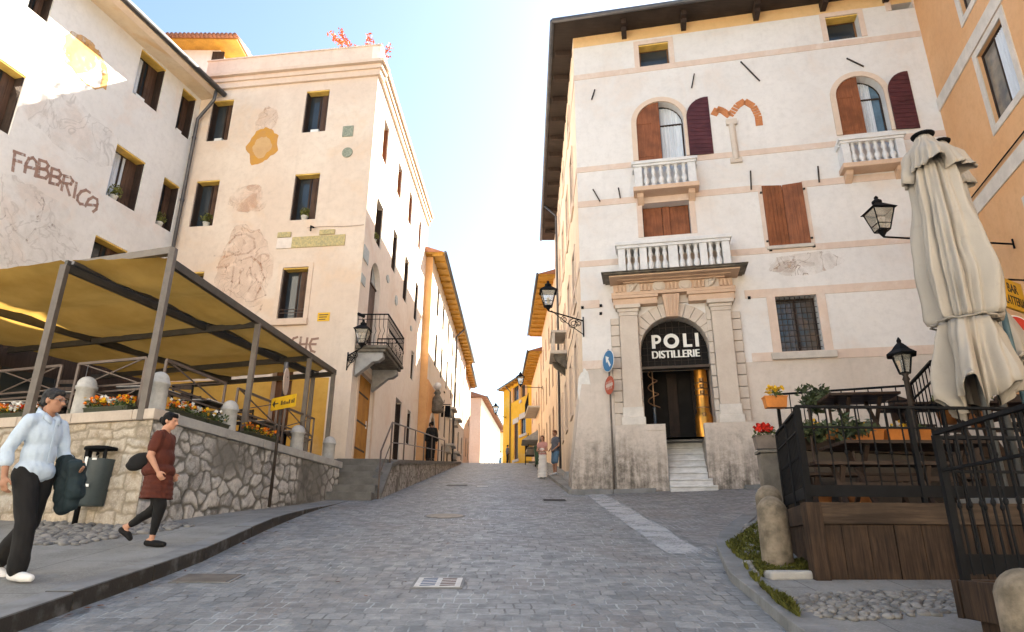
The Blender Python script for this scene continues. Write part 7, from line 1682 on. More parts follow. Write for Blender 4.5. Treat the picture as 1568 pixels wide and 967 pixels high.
bush(1240, 656, 9.0, .30, 'dark green bush behind the front fence at the left', z0=ZD, n=300)
bush(1300, 652, 9.1, .30, 'loose grey green bush behind the long table', z0=ZD, n=260)
bush(1445, 612, 10.9, .24, 'small yellow green plant behind the dark table by the lantern', mat=M_leaf2, z0=ZU+.5)
bush(1490, 608, 11.2, .24, 'small green plant left of the parasol pole', mat=M_leaf, z0=ZU+.5)
tufts('grass', [[(PF.pt(a_, 0, o).x, PF.pt(a_, 0, o).y) for a_, o in ((5.6,.02),(8.2,.02),(8.2,.3),(5.6,.3))]], lambda x, y: 3.92, 500, .3, M_leaf2, 'dry grass fringe at the palazzo foot above the upper fence')
# garden lantern on a post
a = atY(1386, 572, 8.7); gl = thing('garden_lantern', 'black six sided garden lantern on a post rising from the terrace', 'lantern', (a.x, 8.7, ZD)); top = a.z
mb = MB(); mb.lathe((a.x, 8.7, ZD), [(.09,0),(.09,.08),(.05,.14),(.04,.5),(.034,top-ZD-.1),(.05,top-ZD-.08),(.03,top-ZD-.03),(.055,top-ZD)], 12); mb.build('post', M_ironbrown, gl, smooth=True)
mb = MB(); lo = [V((a.x+.07*cos(pi/3*i), 8.7+.07*sin(pi/3*i), top+.01)) for i in range(6)]; hi = [V((a.x+.135*cos(pi/3*i), 8.7+.135*sin(pi/3*i), top+.27)) for i in range(6)]
g2 = MB(); g2.v = [v.copy() for v in lo+hi]; g2.f = [tuple(reversed(range(6))), tuple(range(6,12))]+[(i,(i+1)%6,6+(i+1)%6,6+i) for i in range(6)]; g2.build('glass', M_lglass, gl)
for i in range(6): mb.bar(lo[i], hi[i], .018); mb.bar(hi[i], hi[(i+1)%6], .02); mb.bar(lo[i], lo[(i+1)%6], .016)
mb.build('lantern_frame', M_iron, gl); mb = MB(); mb.lathe((a.x, 8.7, top+.27), [(.20,-.02),(.21,0),(.13,.06),(.08,.12),(.05,.15),(.03,.17),(.035,.20),(.008,.25)], 6); mb.build('lantern_cap', M_iron, gl)
# closed parasols
M_canv, nt, b = newmat('parasol_canvas'); p_ = objc(nt)
c_ = mixc(nt, ramp(nt, nz(nt, vscale(nt, p_, (1,1,.4)), 2.0, 6, .6), .3, .7), (.42,.38,.33), (.32,.29,.255)); c_ = mixc(nt, ramp(nt, nz(nt, p_, 6, 6, .7), .55, .8, 0, .5), c_, (.22,.195,.165)); c_ = mixc(nt, nz(nt, p_, 130, 2), c_, (.37,.335,.295))
nt.links.new(c_, b.inputs['Base Color']); b.inputs['Roughness'].default_value = .95; b.inputs['Specular IOR Level'].default_value = .1; bump(nt, b, mth(nt, 'ADD', nz(nt, p_, 160, 3), mth(nt, 'MULTIPLY', nz(nt, vscale(nt, p_, (1,1,.3)), 9, 4), 2.0)), .25, .012)
def cloth(profile, nf, seed, c, name, parent, amp, zj=0.0, twist=0.0, lean=(0,0), seg=168, bottom=None, base=.75):
    """hanging cloth: profile = [(t height, mean radius x, radius y)], nf pleats whose depth grows downward"""
    mb = MB(); rows_ = len(profile); ph = [random.Random(seed+i).uniform(-.25,.25) for i in range(nf)]; wt = [random.Random(seed*3+i).uniform(.45,1.25) for i in range(nf)]
    for j, (z, rx, ry) in enumerate(profile):
        t = j/(rows_-1)
        for k in range(seg):
            th = 2*pi*k/seg; f = th/(2*pi)*nf; i = int(f) % nf; u = f-int(f)+ph[i]*.25*sin(pi*(f-int(f)))
            uu_ = min(1, max(0, u)); fold = (uu_**.75 if uu_ < .86 else .893*(1-(uu_-.86)/.14)**.8)+.13*sin(pi*uu_*3.3)*sin(pi*uu_)
            fold = fold*wt[i]; w = base+amp*min(1, .35+t)*(fold-.45)
            w += .05*sin(th*23+seed+t*3)*min(1, .3+t)+.10*noise.noise(V((cos(th)*2.2, sin(th)*2.2, z*1.7+seed)))+.05*noise.noise(V((cos(th)*6, sin(th)*6, z*2.5+seed*2)))
            tt = th+twist*t
            dz = (zj*(noise.noise(V((i*3.7, seed, 0)))+.8*(fold-.5))) if j == rows_-1 else (zj*.5*(noise.noise(V((i*3.7, seed, 0)))) if j == rows_-2 else 0)
            mb.v.append(V(c)+V((rx*w*cos(tt)+lean[0]*t, ry*w*sin(tt)+lean[1]*t, z+dz)))
    for j in range(rows_-1):
        for k in range(seg): k2 = (k+1)%seg; mb.f.append((j*seg+k, j*seg+k2, (j+1)*seg+k2, (j+1)*seg+k))
    o = mb.build(name, M_canv, parent, smooth=True, fixn=True); m = o.modifiers.new('thick', 'SOLIDIFY'); m.thickness = .006; return o
def lerp_prof(P, n):
    out = []
    for i in range(n):
        z = P[0][0]+(P[-1][0]-P[0][0])*i/(n-1)
        for (a, b_) in zip(P, P[1:]):
            if (a[0]-z)*(b_[0]-z) <= 1e-9:
                t = (z-a[0])/(b_[0]-a[0]); s_ = t*t*(3-2*t); out.append((z, a[1]+(b_[1]-a[1])*s_, a[2]+(b_[2]-a[2])*s_)); break
    return out
def parasol(Y, axis_px, zdeck, zs, widths, label, seed, pole_r=.045, dx=0.0, flap=True):
    a = atY(*axis_px, Y); x = a.x+dx; t = thing('parasol', label, 'parasol', (x, Y, zdeck)); zt, zv, ztie, zbot = zs
    mb = MB(); mb.tube([(x, Y, zdeck), (x, Y, zt-.02)], pole_r, 12); mb.build('pole', M_steel_l, t, smooth=True)
    w0, w1, w2, w3, w4 = widths
    P = lerp_prof([(zt, .06, .06), (zt-.22, w0, w0), (zv, w1, w1), ((zv+ztie)/2, w2, w2), (ztie+.6, w3*1.14, w3*1.14), (ztie+.1, w3*1.04, w3*1.04), (ztie, w3*.95, w3*.95)], 34); cloth(P, 7, seed, (x, Y, 0), 'canopy', t, .70)
    P = lerp_prof([(ztie-.01, w3*.9, w3*.9), (ztie-.25, w3*1.08, w3*1.08), (zbot, w4, w4)], 14); cloth(P, 6, seed+5, (x, Y, 0), 'skirt', t, .95, zj=.62)
    if flap:
        P = lerp_prof([(zt+.04, .10, .10), (zt-.04, w0*.95, w0*.95), (zv+.28, w1*1.25, w1*1.25), (zv+.02, w1*1.5, w1*1.5)], 12); cloth(P, 4, seed+9, (x, Y, 0), 'top_valance', t, .5, zj=.16)
    mb = MB(); pts = [V((x+w3*.86*cos(2*pi*i/40)*(1+.08*sin(i*2.2)), Y+w3*.86*sin(2*pi*i/40)*(1+.08*sin(i*2.2)), ztie-.02+.015*sin(i*.9))) for i in range(41)]; mb.tube(pts, .014, 6); mb.build('tie_cord', pm('tie_cord', (.30,.27,.23), .9, .2, 8, .1, 50), t, smooth=True)
    mb = MB(); mb.lathe((x, Y, zt+.03), [(.14,0),(.15,.02),(.06,.06),(.01,.1)], 14); mb.build('crown', M_iron, t, smooth=True)
    MB().box((x, Y, zdeck+.05), (.7,.7,.1)).build('base_plate', M_capg, t, bevel=.01)
    return t
M_steel_l = pm('grey_steel_tube', (.22,.23,.235), .35, .15, 6, .05, 50, metal=.6)
YU = 7.75
zz = lambda px, py, Y: atY(px, py, Y).z
parasol(YU, (1462, 420), ZD, (zz(1420,212,YU), zz(1420,272,YU), zz(1485,492,YU), zz(1500,590,YU)), (.17,.33,.42,.42,.56), 'large closed cream parasol standing in the right terrace, tied near its hem', 21)
YV = 8.9
parasol(YV, (1488, 420), ZD, (zz(1478,222,YV), zz(1478,290,YV), zz(1530,470,YV), zz(1550,560,YV)), (.16,.28,.34,.33,.38), 'second closed cream parasol just behind the first, nearer the right edge', 44)
a, b_ = atY(1516, 388, 8.2), atY(1541, 500, 8.2); mt = thing('parasol_mast', 'blue grey ratchet mast showing at the right side of the parasols', 'mast', (b_.x, 8.2, ZD)); MB().tube([(b_.x, 8.2, ZD), b_, a], .04, 8).build('mast', pm('blue_grey_steel', (.07,.13,.16), .5, .2, 5, .05, 40), mt, smooth=True)
mb = MB()
for k in range(7): c_ = a.lerp(b_, k/7+.05); mb.bar(c_, c_+V((-.10,0,.03)), .02)
mb.build('ratchet_teeth', M_iron, mt)
# ------------------------------------------------------------------ people
M_skin = pm('skin', (.50,.27,.18), .55, .12, 6, .05, 60, col2=(.42,.21,.135)); M_skin2 = pm('tanned_skin', (.36,.19,.12), .55, .12, 6, .05, 60, col2=(.29,.145,.09))
M_eye = pm('eye', (.05,.04,.035), .3, .1, 5, 0)
def hand(mb, w, d, side_v, back_v, s=1.0, curl=.5):
    """palm, four unequal bent fingers and a thumb leaving the side of the palm; d = along the hand, side_v = towards the thumb, back_v = back of the hand"""
    d = V(d).normalized(); sv = (V(side_v)-d*V(side_v).dot(d)).normalized(); bv = d.cross(sv).normalized()
    if bv.dot(V(back_v)) < 0: bv = -bv
    w = V(w); M = Matrix((sv, d, bv)).transposed()
    mb.ell(w+d*.045*s, (.041*s, .055*s, .019*s), 10, 7, M)
    for i, (off, L) in enumerate(((.027,.078), (.009,.088), (-.010,.081), (-.027,.062))):
        b0 = w+d*.085*s+sv*off*s; c1 = cos(curl), sin(curl); d1 = d*cos(curl*.8)-bv*sin(curl*.8); d2 = d*cos(curl*2.0)-bv*sin(curl*2.0)
        p1 = b0+d1*L*.5*s; p2 = p1+d2*L*.5*s; mb.cap(b0-d*.02*s, p1, .0098*s, .009*s, 8); mb.cap(p1, p2, .009*s, .0072*s, 8)
    t0 = w+d*.02*s+sv*.03*s; t1 = t0+(d*.75+sv*.65).normalized()*.042*s-bv*.008*s; t2 = t1+(d*.95+sv*.1).normalized()*.032*s-bv*.010*s
    mb.cap(t0, t1, .0125*s, .0105*s, 8); mb.cap(t1, t2, .0105*s, .008*s, 8)
def person(label, loc, yaw, H, J, look, outfit, voxel=.009, skin=None, detail=True, group=None, girth=1.0):
    """J: joints in local metres (x right, y forward, z up); look: head yaw/pitch relative to the body"""
    t = thing('person', label, 'person', loc, group); R_ = Matrix.Rotation(yaw, 3, 'Z'); L0 = V(loc); T = lambda p: L0+R_@V(p)
    skin = skin or M_skin; k = H/1.74; g_ = girth
    j = {n: T(V(p)*k) for n, p in J.items()}; X = R_@V((1,0,0)); Yv = R_@V((0,1,0))
    HR = R_@Matrix.Rotation(look[0], 3, 'Z')@Matrix.Rotation(look[1], 3, 'X'); hc = j['head']; hp = lambda a, b_, c: hc+HR@(V((a, b_, c))*k)
    b = MB()
    b.ell(hp(0,-.012,.03), (.073*k,.092*k,.093*k), 16, 12, HR); b.ell(hp(0,.028,-.035), (.056*k,.062*k,.078*k), 14, 10, HR); b.ell(hp(0,.058,-.082), (.030*k,.028*k,.024*k), 10, 8, HR)
    b.cap(hp(0,.084,.018), hp(0,.108,-.022), .010*k, .0155*k, 8); b.ell(hp(0,.078,.030), (.045*k,.020*k,.012*k), 10, 6, HR); b.ell(hp(0,.086,-.053), (.024*k,.011*k,.008*k), 8, 6, HR)
    for s_ in (-1, 1): b.ell(hp(s_*.072,-.012,-.005), (.010*k,.021*k,.033*k), 8, 6, HR); b.ell(hp(s_*.040,.055,-.018), (.024*k,.022*k,.022*k), 8, 6, HR)
    b.cap(j['neck'], hp(0,-.02,-.06), .058*k*min(1.1,g_), .052*k, 12)
    sh = (j['shR']+j['shL'])/2; hipc = (j['hipR']+j['hipL'])/2; ch = sh.lerp(hipc, .22); wa = sh.lerp(hipc, .62)
    B_ = R_
    b.ell(ch, (.155*k,.105*k,.17*k), 14, 10, B_); b.ell(wa, (.135*k*g_,.10*k*g_,.17*k), 14, 10, B_); b.ell(hipc+V((0,0,.02*k)), (.155*k*g_,.11*k*g_,.12*k), 14, 10, B_)
    for s_ in 'RL':
        b.cap(j['neck'].lerp(j['sh'+s_], .3), j['sh'+s_], .055*k, .056*k, 10); b.cap(j['sh'+s_], j['el'+s_], .049*k*g_, .038*k*g_, 10); b.cap(j['el'+s_], j['wr'+s_], .038*k*g_, .026*k, 10)
        b.cap(j['hip'+s_], j['kn'+s_], .080*k*g_, .052*k*g_, 10); b.cap(j['kn'+s_], j['an'+s_], .050*k*g_, .034*k, 10); b.cap(j['an'+s_]-V((0,0,.03*k)), j['to'+s_], .034*k, .024*k, 10); b.ell(j['an'+s_]-V((0,0,.025*k))-(j['to'+s_]-j['an'+s_])*.25, (.032*k,)*3, 8, 6)
        sx = -1 if s_ == 'R' else 1
        if detail: hand(b, j['wr'+s_], j['wr'+s_]-j['el'+s_]+V(J.get('hd'+s_, (0,0,0))), Yv, X*(-sx), k, outfit.get('curl', .55))
        else: b.cap(j['wr'+s_], j['wr'+s_]+(j['wr'+s_]-j['el'+s_]).normalized()*.12*k, .03*k, .025*k, 8)
    blob('body', b, voxel, skin, t, 3)
    if detail:
        for s_ in (-1, 1): MB().ell(hp(s_*.030,.079,.014), (.0115*k,.008*k,.007*k), 8, 6, HR).build('eye', M_eye, t, smooth=True)
        MB().ell(hp(0,.0935,-.052), (.020*k,.005*k,.0035*k), 8, 6, HR).build('mouth', pm('lips', (.30,.10,.08), .5, .1, 5, 0), t, smooth=True)
    cl = lambda sc, am: (lambda co: (noise.noise(V((co.x*sc, co.y*sc, co.z*sc*.45)))*.6+noise.noise(V((co.x*sc*2.3+co.z*sc*1.2, co.y*sc*2.3, co.z*sc*.9+5)))*.5)*am)
    vx = voxel*1.5
    def sleeve(m, s_, r0, r1, upto):
        m.ell(j['sh'+s_], (r0*k*1.02,)*3, 10, 8); e = j['sh'+s_].lerp(j['el'+s_], min(1, upto)); m.cap(j['sh'+s_], e, r0*k, r1*k, 12)
        if upto > 1: m.cap(j['el'+s_], j['el'+s_].lerp(j['wr'+s_], upto-1), r1*k, r1*k*.92, 12)
    o = outfit
    if 'top' in o:
        m_, fit, slv, hem = o['top']; m = MB(); f = fit
        m.ell(ch, (.172*k*f,.122*k*f,.185*k), 16, 12, B_); m.ell(wa, (.155*k*f*g_,.122*k*f*g_,.19*k), 16, 12, B_); m.ell(hipc+V((0,0,hem*k)), (.182*k*f*g_,.146*k*f*g_,.125*k), 16, 12, B_)
        m.cap(j['neck'].lerp(j['shR'], .25)-V((0,0,.012*k)), j['shR'], .066*k, .064*k, 12); m.cap(j['neck'].lerp(j['shL'], .25)-V((0,0,.012*k)), j['shL'], .066*k, .064*k, 12)
        for s_ in 'RL': sleeve(m, s_, .068*f, .056*f*g_, slv)
        top = blob('shirt' if not o.get('tunic') else 'tunic', m, vx, m_, t, 3, cl(13/k, .011*k)); top['label'] = o.get('toplabel', 'loose cloth top'); del top['label']
        if o.get('collar'):
            m = MB(); nk = j['neck']; hd = (HR@V((0,1,0))).normalized()
            for s_ in (-1, 1):
                pts = [nk+R_@V((s_*.012*k,.085*k,-.035*k)), nk+R_@V((s_*.075*k,.055*k,-.02*k)), nk+R_@V((s_*.082*k,-.03*k,.03*k)), nk+R_@V((s_*.0*k,-.075*k,.045*k))]
                up_ = [p+V((0,0,.045*k)) for p in pts[1:]]
                a = [pts[0]+R_@V((s_*.03*k,.03*k,-.055*k)), pts[1]+R_@V((s_*.02*k,.02*k,-.02*k)), pts[2]+R_@V((s_*.015*k,0,-.012*k)), pts[3]+R_@V((0,-.015*k,-.012*k))]
                u_ = [pts[0]+V((0,0,.012*k))]+up_
                for i in range(3): m.add([a[i], a[i+1], u_[i+1], u_[i]], [(0,1,2,3)])
            c_ = m.build('collar', m_, t, smooth=True); md = c_.modifiers.new('s', 'SOLIDIFY'); md.thickness = .008*k
            m = MB(); m.bar(ch+Yv*.125*k*f+V((0,0,.13*k)), wa+Yv*.128*k*f*g_-V((0,0,.08*k)), .022*k, .006*k, up=Yv); m.build('button_placket', m_, t)
    if 'tunic' in o:
        m_, z_hem, rx, ry = o['tunic']; m = MB(); hz = L0.z+z_hem*k; n = 9; kn = (j['knR']+j['knL'])/2; tgt = V((hipc.x*.6+kn.x*.4, hipc.y*.6+kn.y*.4, hz))
        prev = sh.lerp(hipc, .45)
        for i in range(n+1):
            c_ = prev.lerp(tgt, i/n); f = i/n; rr = (.15+(rx-.15)*f**.7)*k; r2 = (.125+(ry-.125)*f**.7)*k; m.ell(c_, (rr, r2, .09*k), 16, 8, R_)
        o_ = blob('tunic_skirt', m, vx, m_, t, 3, cl(11/k, .014*k))
        me = o_.data; z0 = hz-L0.z; bm = bmesh.new(); bm.from_mesh(me); bmesh.ops.bisect_plane(bm, geom=bm.verts[:]+bm.edges[:]+bm.faces[:], plane_co=(0,0,z0), plane_no=(0,0,1), clear_inner=True); bm.to_mesh(me); bm.free()
    if 'trousers' in o:
        m_, r0, r1, r2, upto = o['trousers']; m = MB(); m.ell(hipc+V((0,0,.03*k)), (.168*k*g_,.128*k*g_,.125*k), 16, 12, B_)
        for s_ in 'RL':
            m.cap(j['hip'+s_], j['kn'+s_] if upto >= 1 else j['hip'+s_].lerp(j['kn'+s_], upto), r0*k*g_, r1*k*g_, 12)
            if upto > 1: m.cap(j['kn'+s_], j['kn'+s_].lerp(j['an'+s_], upto-1), r1*k*g_, r2*k, 12)
        blob('trousers', m, vx, m_, t, 3, cl(10/k, .012*k))
    if 'shoes' in o:
        m_, hgt = o['shoes']
        for s_ in 'RL':
            m = MB(); dv = (j['to'+s_]-j['an'+s_]); heel = j['an'+s_]-V((0,0,.035*k))-V((dv.x,dv.y,0)).normalized()*.05*k; tip = j['to'+s_]+V((0,0,.002))
            m.cap(heel, j['an'+s_].lerp(tip, .55)-V((0,0,.018*k)), .042*k, .044*k, 12); m.cap(j['an'+s_].lerp(tip, .5)-V((0,0,.02*k)), tip, .045*k, .034*k, 12)
            if hgt > .5: m.cap(j['an'+s_]-V((0,0,.03*k)), j['an'+s_]+V((0,0,.01*k)), .043*k, .042*k, 10)
            blob('shoe', m, voxel, m_, t, 2)
    if 'hair' in o:
        m_, st = o['hair']; m = MB(); m.ell(hp(0,-.024,.043), (.081*k,.093*k,.090*k), 16, 12, HR); m.ell(hp(0,-.052,.0), (.077*k,.064*k,.080*k), 12, 10, HR); m.ell(hp(0,.038,.078), (.062*k,.048*k,.040*k), 12, 10, HR); [m.ell(hp(s_*.068*1.0,.012,.038), (.014*k,.042*k,.036*k), 8, 6, HR) for s_ in (-1, 1)]
        if st == 'bun': m.ell(hp(0,-.122,.012), (.042*k,.04*k,.045*k), 10, 8, HR)
        if st == 'long': m.cap(hp(0,-.06,.0), hp(0,-.085,-.19), .075*k, .06*k, 10); 
        if st == 'short': m.ell(hp(0,.045,.085), (.055*k,.045*k,.032*k), 10, 8, HR)
        blob('hair', m, voxel, m_, t, 2, lambda co: noise.noise(co*60)*.004+noise.noise(co*22)*.004)
    return t, j, hp, R_, k
WALK = dict(head=(0,.03,1.625), neck=(0,-.005,1.475), shR=(.170,0,1.405), shL=(-.170,0,1.405), hipR=(.085,0,.93), hipL=(-.085,0,.93))
def pose(**kw): d = dict(WALK); d.update(kw); return d
M_shirt = pm('pale_blue_shirt', (.47,.57,.69), .85, .08, 5, .15, 90); M_blkcl = pm('black_cloth', (.008,.0075,.008), .85, .3, 5, .2, 80); M_hairg = pm('grey_black_hair', (.012,.012,.013), .7, .4, 22, .5, 120, col2=(.05,.05,.053), spec=.15); M_hairb = pm('black_hair', (.006,.005,.005), .6, .3, 20, .4, 120, spec=.15)
M_whsh = pm('white_trainer', (.72,.72,.72), .6, .1, 8, .1, 60)
fm = gpt(52, 890, lz(-4,6.4)-S(6.4)); Hm = 1.80
J = pose(elR=(.255,-.075,1.135), wrR=(.265,-.02,.885), elL=(-.245,.03,1.13), wrL=(-.20,.255,1.03), knR=(.095,.15,.50), anR=(.09,.17,.085), toR=(.10,.345,.03), knL=(-.09,-.02,.50), anL=(-.09,-.30,.135), toL=(-.095,-.17,.035), hdL=(.1,0,-.05))
t, j, hp, R_, k = person('man in pale blue shirt and black trousers walking right, jacket over his arm', (fm.x-.29, fm.y+.08, fm.z), radians(-104), Hm, J, (radians(14), radians(-4)),
    dict(top=(M_shirt, 1.02, 1.32, .03), collar=True, trousers=(M_blkcl, .112, .085, .082, 1.93), shoes=(M_whsh, 1), hair=(M_hairg, 'short'), curl=.6), .0085, M_skin2)
mb = MB()
for s_ in (-1, 1):
    c_ = hp(s_*.032, .094, .014); pts = [hp(s_*.032+.022*cos(a*pi/8), .096, .014+.017*sin(a*pi/8)) for a in range(17)]; mb.tube(pts, .0022, 5); mb.tube([hp(s_*.054,.094,.018), hp(s_*.078,.0,.02)], .0022, 5)
mb.tube([hp(-.010,.098,.016), hp(.010,.098,.016)], .0022, 5); mb.build('glasses', M_steel_l, t)
fb2 = MB(); 
for s_ in 'R': 
    e = j['elR'].lerp(j['wrR'], .30); d_ = (j['wrR']-j['elR']).normalized(); fb2.cap(e-d_*.02, e+d_*.035, .058*k, .060*k, 14)
blob('rolled_cuff', fb2, .009, M_shirt, t, 2)
jk = MB(); w = j['wrL']; e = j['elL']; Yv = R_@V((0,1,0)); Xv = R_@V((1,0,0)); hL_ = w+(w-e).normalized()*.05
for (a, b_, r0, r1) in ((e.lerp(w,.25), w+Yv*.02, .075, .085), (w+Yv*.02, w+Yv*.05-V((0,0,.22)), .075, .09), (e.lerp(w,.5), e.lerp(w,.5)-V((0,0,.33)), .085, .085), (e.lerp(w,.8), e.lerp(w,.75)-V((0,0,.40)), .08, .075), (w+Yv*.03-V((0,0,.1)), e.lerp(w,.9)+Yv*.05-V((0,0,.36)), .08, .06), (e.lerp(w,.2), e.lerp(w,.3)-V((0,0,.22)), .08, .08)): jk.cap(a-V((0,0,.035)), b_-V((0,0,.035)), r0*1.0, r1)
jo = blob('jacket', jk, .012, pm('dark_teal_jacket', (.010,.022,.028), .8, .3, 5, .2, 70), None, 4, lambda co: (noise.noise(V((co.x*12, co.y*12, co.z*5)))+.6*noise.noise(co*20))*.02); tag(jo, 'dark teal jacket hanging over the forearm of the man in the shirt', 'jacket')

fw = gpt(240, 837, .145)
M_mar = pm('maroon_cloth', (.105,.025,.013), .85, .2, 5, .2, 70, col2=(.06,.014,.009))
J = pose(elR=(.235,-.03,1.13), wrR=(.225,.10,.93), elL=(-.23,-.02,1.13), wrL=(-.22,.10,.94), knR=(.085,.14,.50), anR=(.08,.10,.085), toR=(.09,.27,.03), knL=(-.085,.02,.49), anL=(-.08,-.33,.24), toL=(-.085,-.255,.10), head=(0,.04,1.625))
t, j, hp, R_, k = person('woman in a maroon tunic and black leggings walking right past the stone wall', (fw.x-.14, fw.y, fw.z), radians(-88), 1.64, J, (radians(-4), -.12),
    dict(top=(M_mar, 1.10, .62, .03), tunic=(M_mar, .60, .25, .20), trousers=(M_blkcl, .098, .066, .045, 1.82), shoes=(M_blkcl, 0), hair=(M_hairb, 'bun'), curl=.9), .0085, M_skin, girth=1.24)
Xv = R_@V((1,0,0)); Yv = R_@V((0,1,0)); bc_ = (j['hipR']+j['hipL'])/2-Yv*.20+Xv*.13+V((0,0,.13))
hb = thing('handbag', 'black shoulder bag hanging behind the woman in the maroon tunic', 'handbag', bc_); m = MB()
m.ell(bc_, (.055,.15,.105), 14, 10, R_@Matrix.Rotation(.45, 3, 'X')); m.ell(bc_-Yv*.05-V((0,0,.05)), (.055,.11,.07), 12, 8, R_); blob('bag', m, .012, M_blkcl, hb, 2, lambda co: noise.noise(co*14)*.008)
mb = MB(); mb.tube([bc_+Yv*.10+V((0,0,.06)), bc_+Yv*.16+V((0,0,.26)), j['shR']-Yv*.06+V((0,0,-.05))+Xv*.06, j['shR']+V((0,0,.072))-Xv*.03], .011, 6); mb.build('strap', M_blkcl, hb, smooth=True)

STAND = pose(elR=(.235,-.02,1.13), wrR=(.24,.05,.88), elL=(-.235,-.02,1.13), wrL=(-.24,.05,.88), knR=(.10,.03,.50), anR=(.105,0,.085), toR=(.14,.16,.03), knL=(-.10,.03,.50), anL=(-.105,0,.085), toL=(-.14,.16,.03))
def small(label, x, y, zf, yaw, H, J, outfit, skin=None, look=(0,0), vox=.02, girth=1.0): return person(label, (x, y, zf), yaw, H, J, look, outfit, vox, skin or M_skin, False, None, girth)
M_wskirt = pm('white_cloth', (.75,.72,.68), .85, .08, 5, .2, 60); M_pinktop = pm('pink_cloth', (.55,.28,.25), .85, .15, 5, .1, 60); M_greyt = pm('slate_cloth', (.10,.11,.14), .85, .2, 5, .2, 60); M_denim = pm('denim', (.10,.19,.30), .85, .2, 7, .2, 60); M_hairbr = pm('auburn_hair', (.16,.06,.025), .6, .3, 20, .4, 90)
Y1 = 26.4; q = atY(832, 727, Y1); zf = gz(1.25, Y1)+.0
cJ = pose(elR=(.23,.05,1.13), wrR=(.06,.22,1.12), elL=(-.23,.05,1.13), wrL=(-.04,.24,1.06), knR=(.09,.04,.50), anR=(.08,0,.085), toR=(.09,.15,.03), knL=(-.09,.0,.50), anL=(-.08,0,.085), toL=(-.10,.15,.03))
ws = small('woman in a pink top and long white skirt standing by the palazzo flank', q.x-.02, Y1, zf, radians(150), 1.68, cJ, dict(top=(M_pinktop, 1.0, .4, .06), tunic=(M_wskirt, .05, .24, .20), shoes=(M_whsh, 0), hair=(M_hairbr, 'long')), M_skin, (0, .2), .022)
q = atY(851, 727, 26.9); zf = gz(q.x, 26.9)+.11
cM = pose(elR=(.25,-.02,1.14), wrR=(.16,.16,.98), elL=(-.25,-.02,1.14), wrL=(-.14,.16,.97), knR=(.10,.03,.50), anR=(.105,0,.085), toR=(.14,.16,.03), knL=(-.10,.05,.50), anL=(-.105,.06,.085), toL=(-.14,.22,.03))
small('man in slate shirt and denim shorts standing beside the woman in white', q.x, 26.9, zf, radians(120), 1.80, cM, dict(top=(M_greyt, 1.08, .55, .02), trousers=(M_denim, .105, .09, .07, .95), shoes=(M_whsh, 1), hair=(M_hairbr, 'short')), M_skin2, (0,0), .022, 1.08)
q = atY(664, 708, 30.0); zf = wz(0, 30.0); bp_t, j, hp, R_, k = small('person in black seen from behind on the raised walk beside the handrail', -3.62, 30.0, zf, radians(5), 1.76, STAND, dict(top=(M_blkcl, 1.12, 1.9, .0), trousers=(M_blkcl, .10, .08, .07, 1.9), shoes=(M_blkcl, 1), hair=(M_hairb, 'short')), M_skin2, (.3,0), .024, 1.1)
bpk = thing('backpack', 'black backpack on the person by the handrail', 'backpack', j['neck']); m = MB(); c_ = (j['shR']+j['shL'])/2-R_@V((0,.2,.22)); m.ell(c_, (.15,.10,.24), 12, 10, R_); m.ell(c_-V((0,0,.1))-R_@V((0,.06,0)), (.12,.07,.12), 10, 8, R_); blob('bag', m, .02, M_blkcl, bpk, 2)
small('second person in dark clothes just ahead of the one with the backpack', -3.85, 31.3, wz(0, 31.3), radians(-20), 1.80, STAND, dict(top=(M_greyt, 1.05, 1.5, .0), trousers=(M_blkcl, .10, .08, .07, 1.9), shoes=(M_blkcl, 1), hair=(M_hairb, 'short')), M_skin2, (0,0), .02)
far = [((777,700), 63.0, 'person in olive leaning near the yellow house far up the street', M_greyt, M_blkcl, -60), ((738,702), 86.0, 'tiny distant person with arms raised in the middle of the street', M_blkcl, M_greyt, 180), ((735,703), 84.0, 'tiny distant figure in black beside the one with raised arms', M_blkcl, M_blkcl, 0), ((766,703), 88.0, 'tiny distant person in blue trousers near the yellow house', M_whsh, M_denim, 20), ((747,703), 95.0, 'farthest tiny person in white at the end of the street', M_wskirt, M_blkcl, 10)]
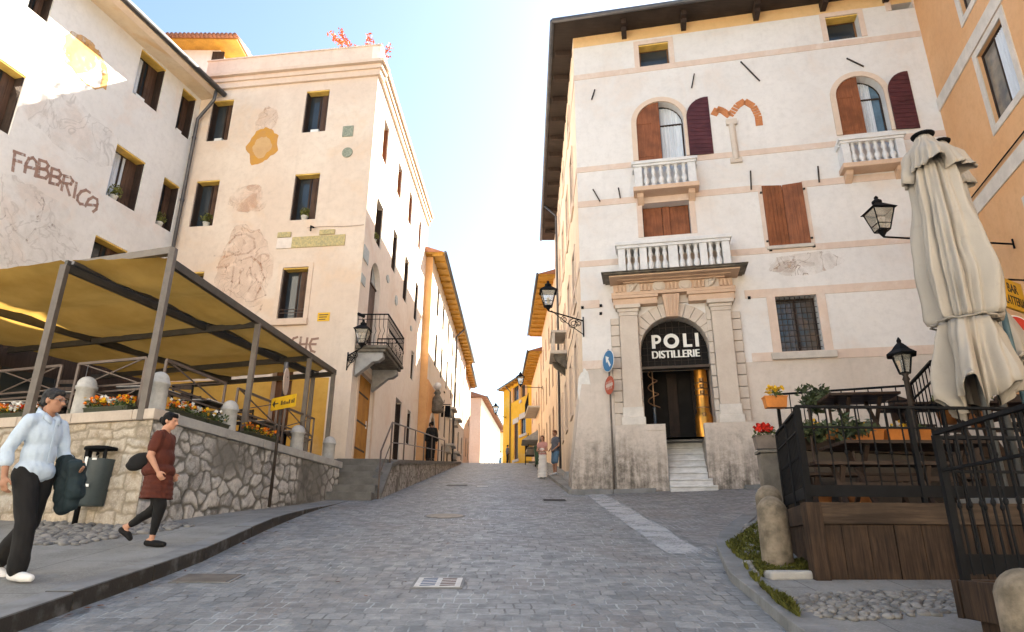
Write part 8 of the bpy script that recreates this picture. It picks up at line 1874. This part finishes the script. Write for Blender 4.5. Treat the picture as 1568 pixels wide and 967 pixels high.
for i, ((px, py), Yd, lb, tp, tr_, yw) in enumerate(far):
    q = atY(px, py, Yd); JJ = STAND if i != 1 else pose(elR=(.28,.12,1.40), wrR=(.12,.25,1.58), elL=(-.28,.12,1.40), wrL=(-.12,.25,1.58), knR=(.10,.03,.50), anR=(.105,0,.085), toR=(.14,.16,.03), knL=(-.10,.03,.50), anL=(-.105,0,.085), toL=(-.14,.16,.03))
    small(lb, q.x, Yd, gz(q.x, Yd), radians(yw), 1.74, JJ, dict(top=(tp, 1.05, 1.3, .0), trousers=(tr_, .10, .08, .07, 1.9), shoes=(M_blkcl, 0), hair=(M_hairb, 'short')), None, (0,0), .03)
dg_q = atY(772, 705, 62.0)
# ------------------------------------------------------------------ thin cables and dead leaves
cb = thing('facade_cable', 'thin dark cable sagging along the street flank of the palazzo', 'cable', PS.pt(1, 8, .05)); mb = MB(); pts = [PS.pt(u, 8.55-.05*sin(u*2.1)-.02*(u % 1.3), .045) for u in fr(.6, 7.2, 24)]; mb.tube(pts, .012, 5); mb.build('wire', M_iron, cb)
cb = thing('facade_cable', 'thin cable running level across the pink house under its top windows', 'cable', AF.pt(-1, 11.4, .03)); MB().tube([AF.pt(u, AF.uv(540, 345)[1]+.02*sin(u*3), .02) for u in fr(-2.0, -.05, 12)], .010, 5).build('wire', pm('pink_wire', (.42,.32,.27), .8, .1, 5, 0), cb)
cb = thing('roof_aerial', 'thin television aerial standing on the roof of the grey white house', 'aerial', FB.pt(-3, ztop+1, -2)); mb = MB(); a = FB.pt(-.6, ztop+.9, -1.5); mb.tube([a-V((0,0,.6)), a+V((0,0,1.3))], .02, 6)
for k in range(5): mb.bar(a+V((-.35+.0*k,0,1.2-.09*k)), a+V((.35,0,1.2-.09*k)), .012)
mb.build('mast', M_zinc, cb)
rs = random.Random(9); mb = MB(); M_dead = pm('dead_leaf', (.22,.08,.025), .8, .4, 15, 0, 30, col2=(.10,.05,.02))
for i in range(60):
    if i < 42: y = rs.uniform(5, 15); x = kx(y)+abs(rs.gauss(0, .22))+.03
    else: y = rs.uniform(5, 12); x = rs.uniform(-3, 2)
    z = gz(x, y)+.012; r = rs.uniform(.02, .045); a_ = rs.random()*6.28; d = V((cos(a_), sin(a_), rs.uniform(-.2,.3)))*r; e = V((-sin(a_), cos(a_), rs.uniform(-.2,.3)))*r*.5; c_ = V((x, y, z+.006)); mb.add([c_-d, c_+e, c_+d, c_-e], [(0,1,2,3)])
stuff(mb.build('dead_leaves', M_dead, None, fixn=False), 'scattered brown dead leaves along the left kerb and street', 'leaves')
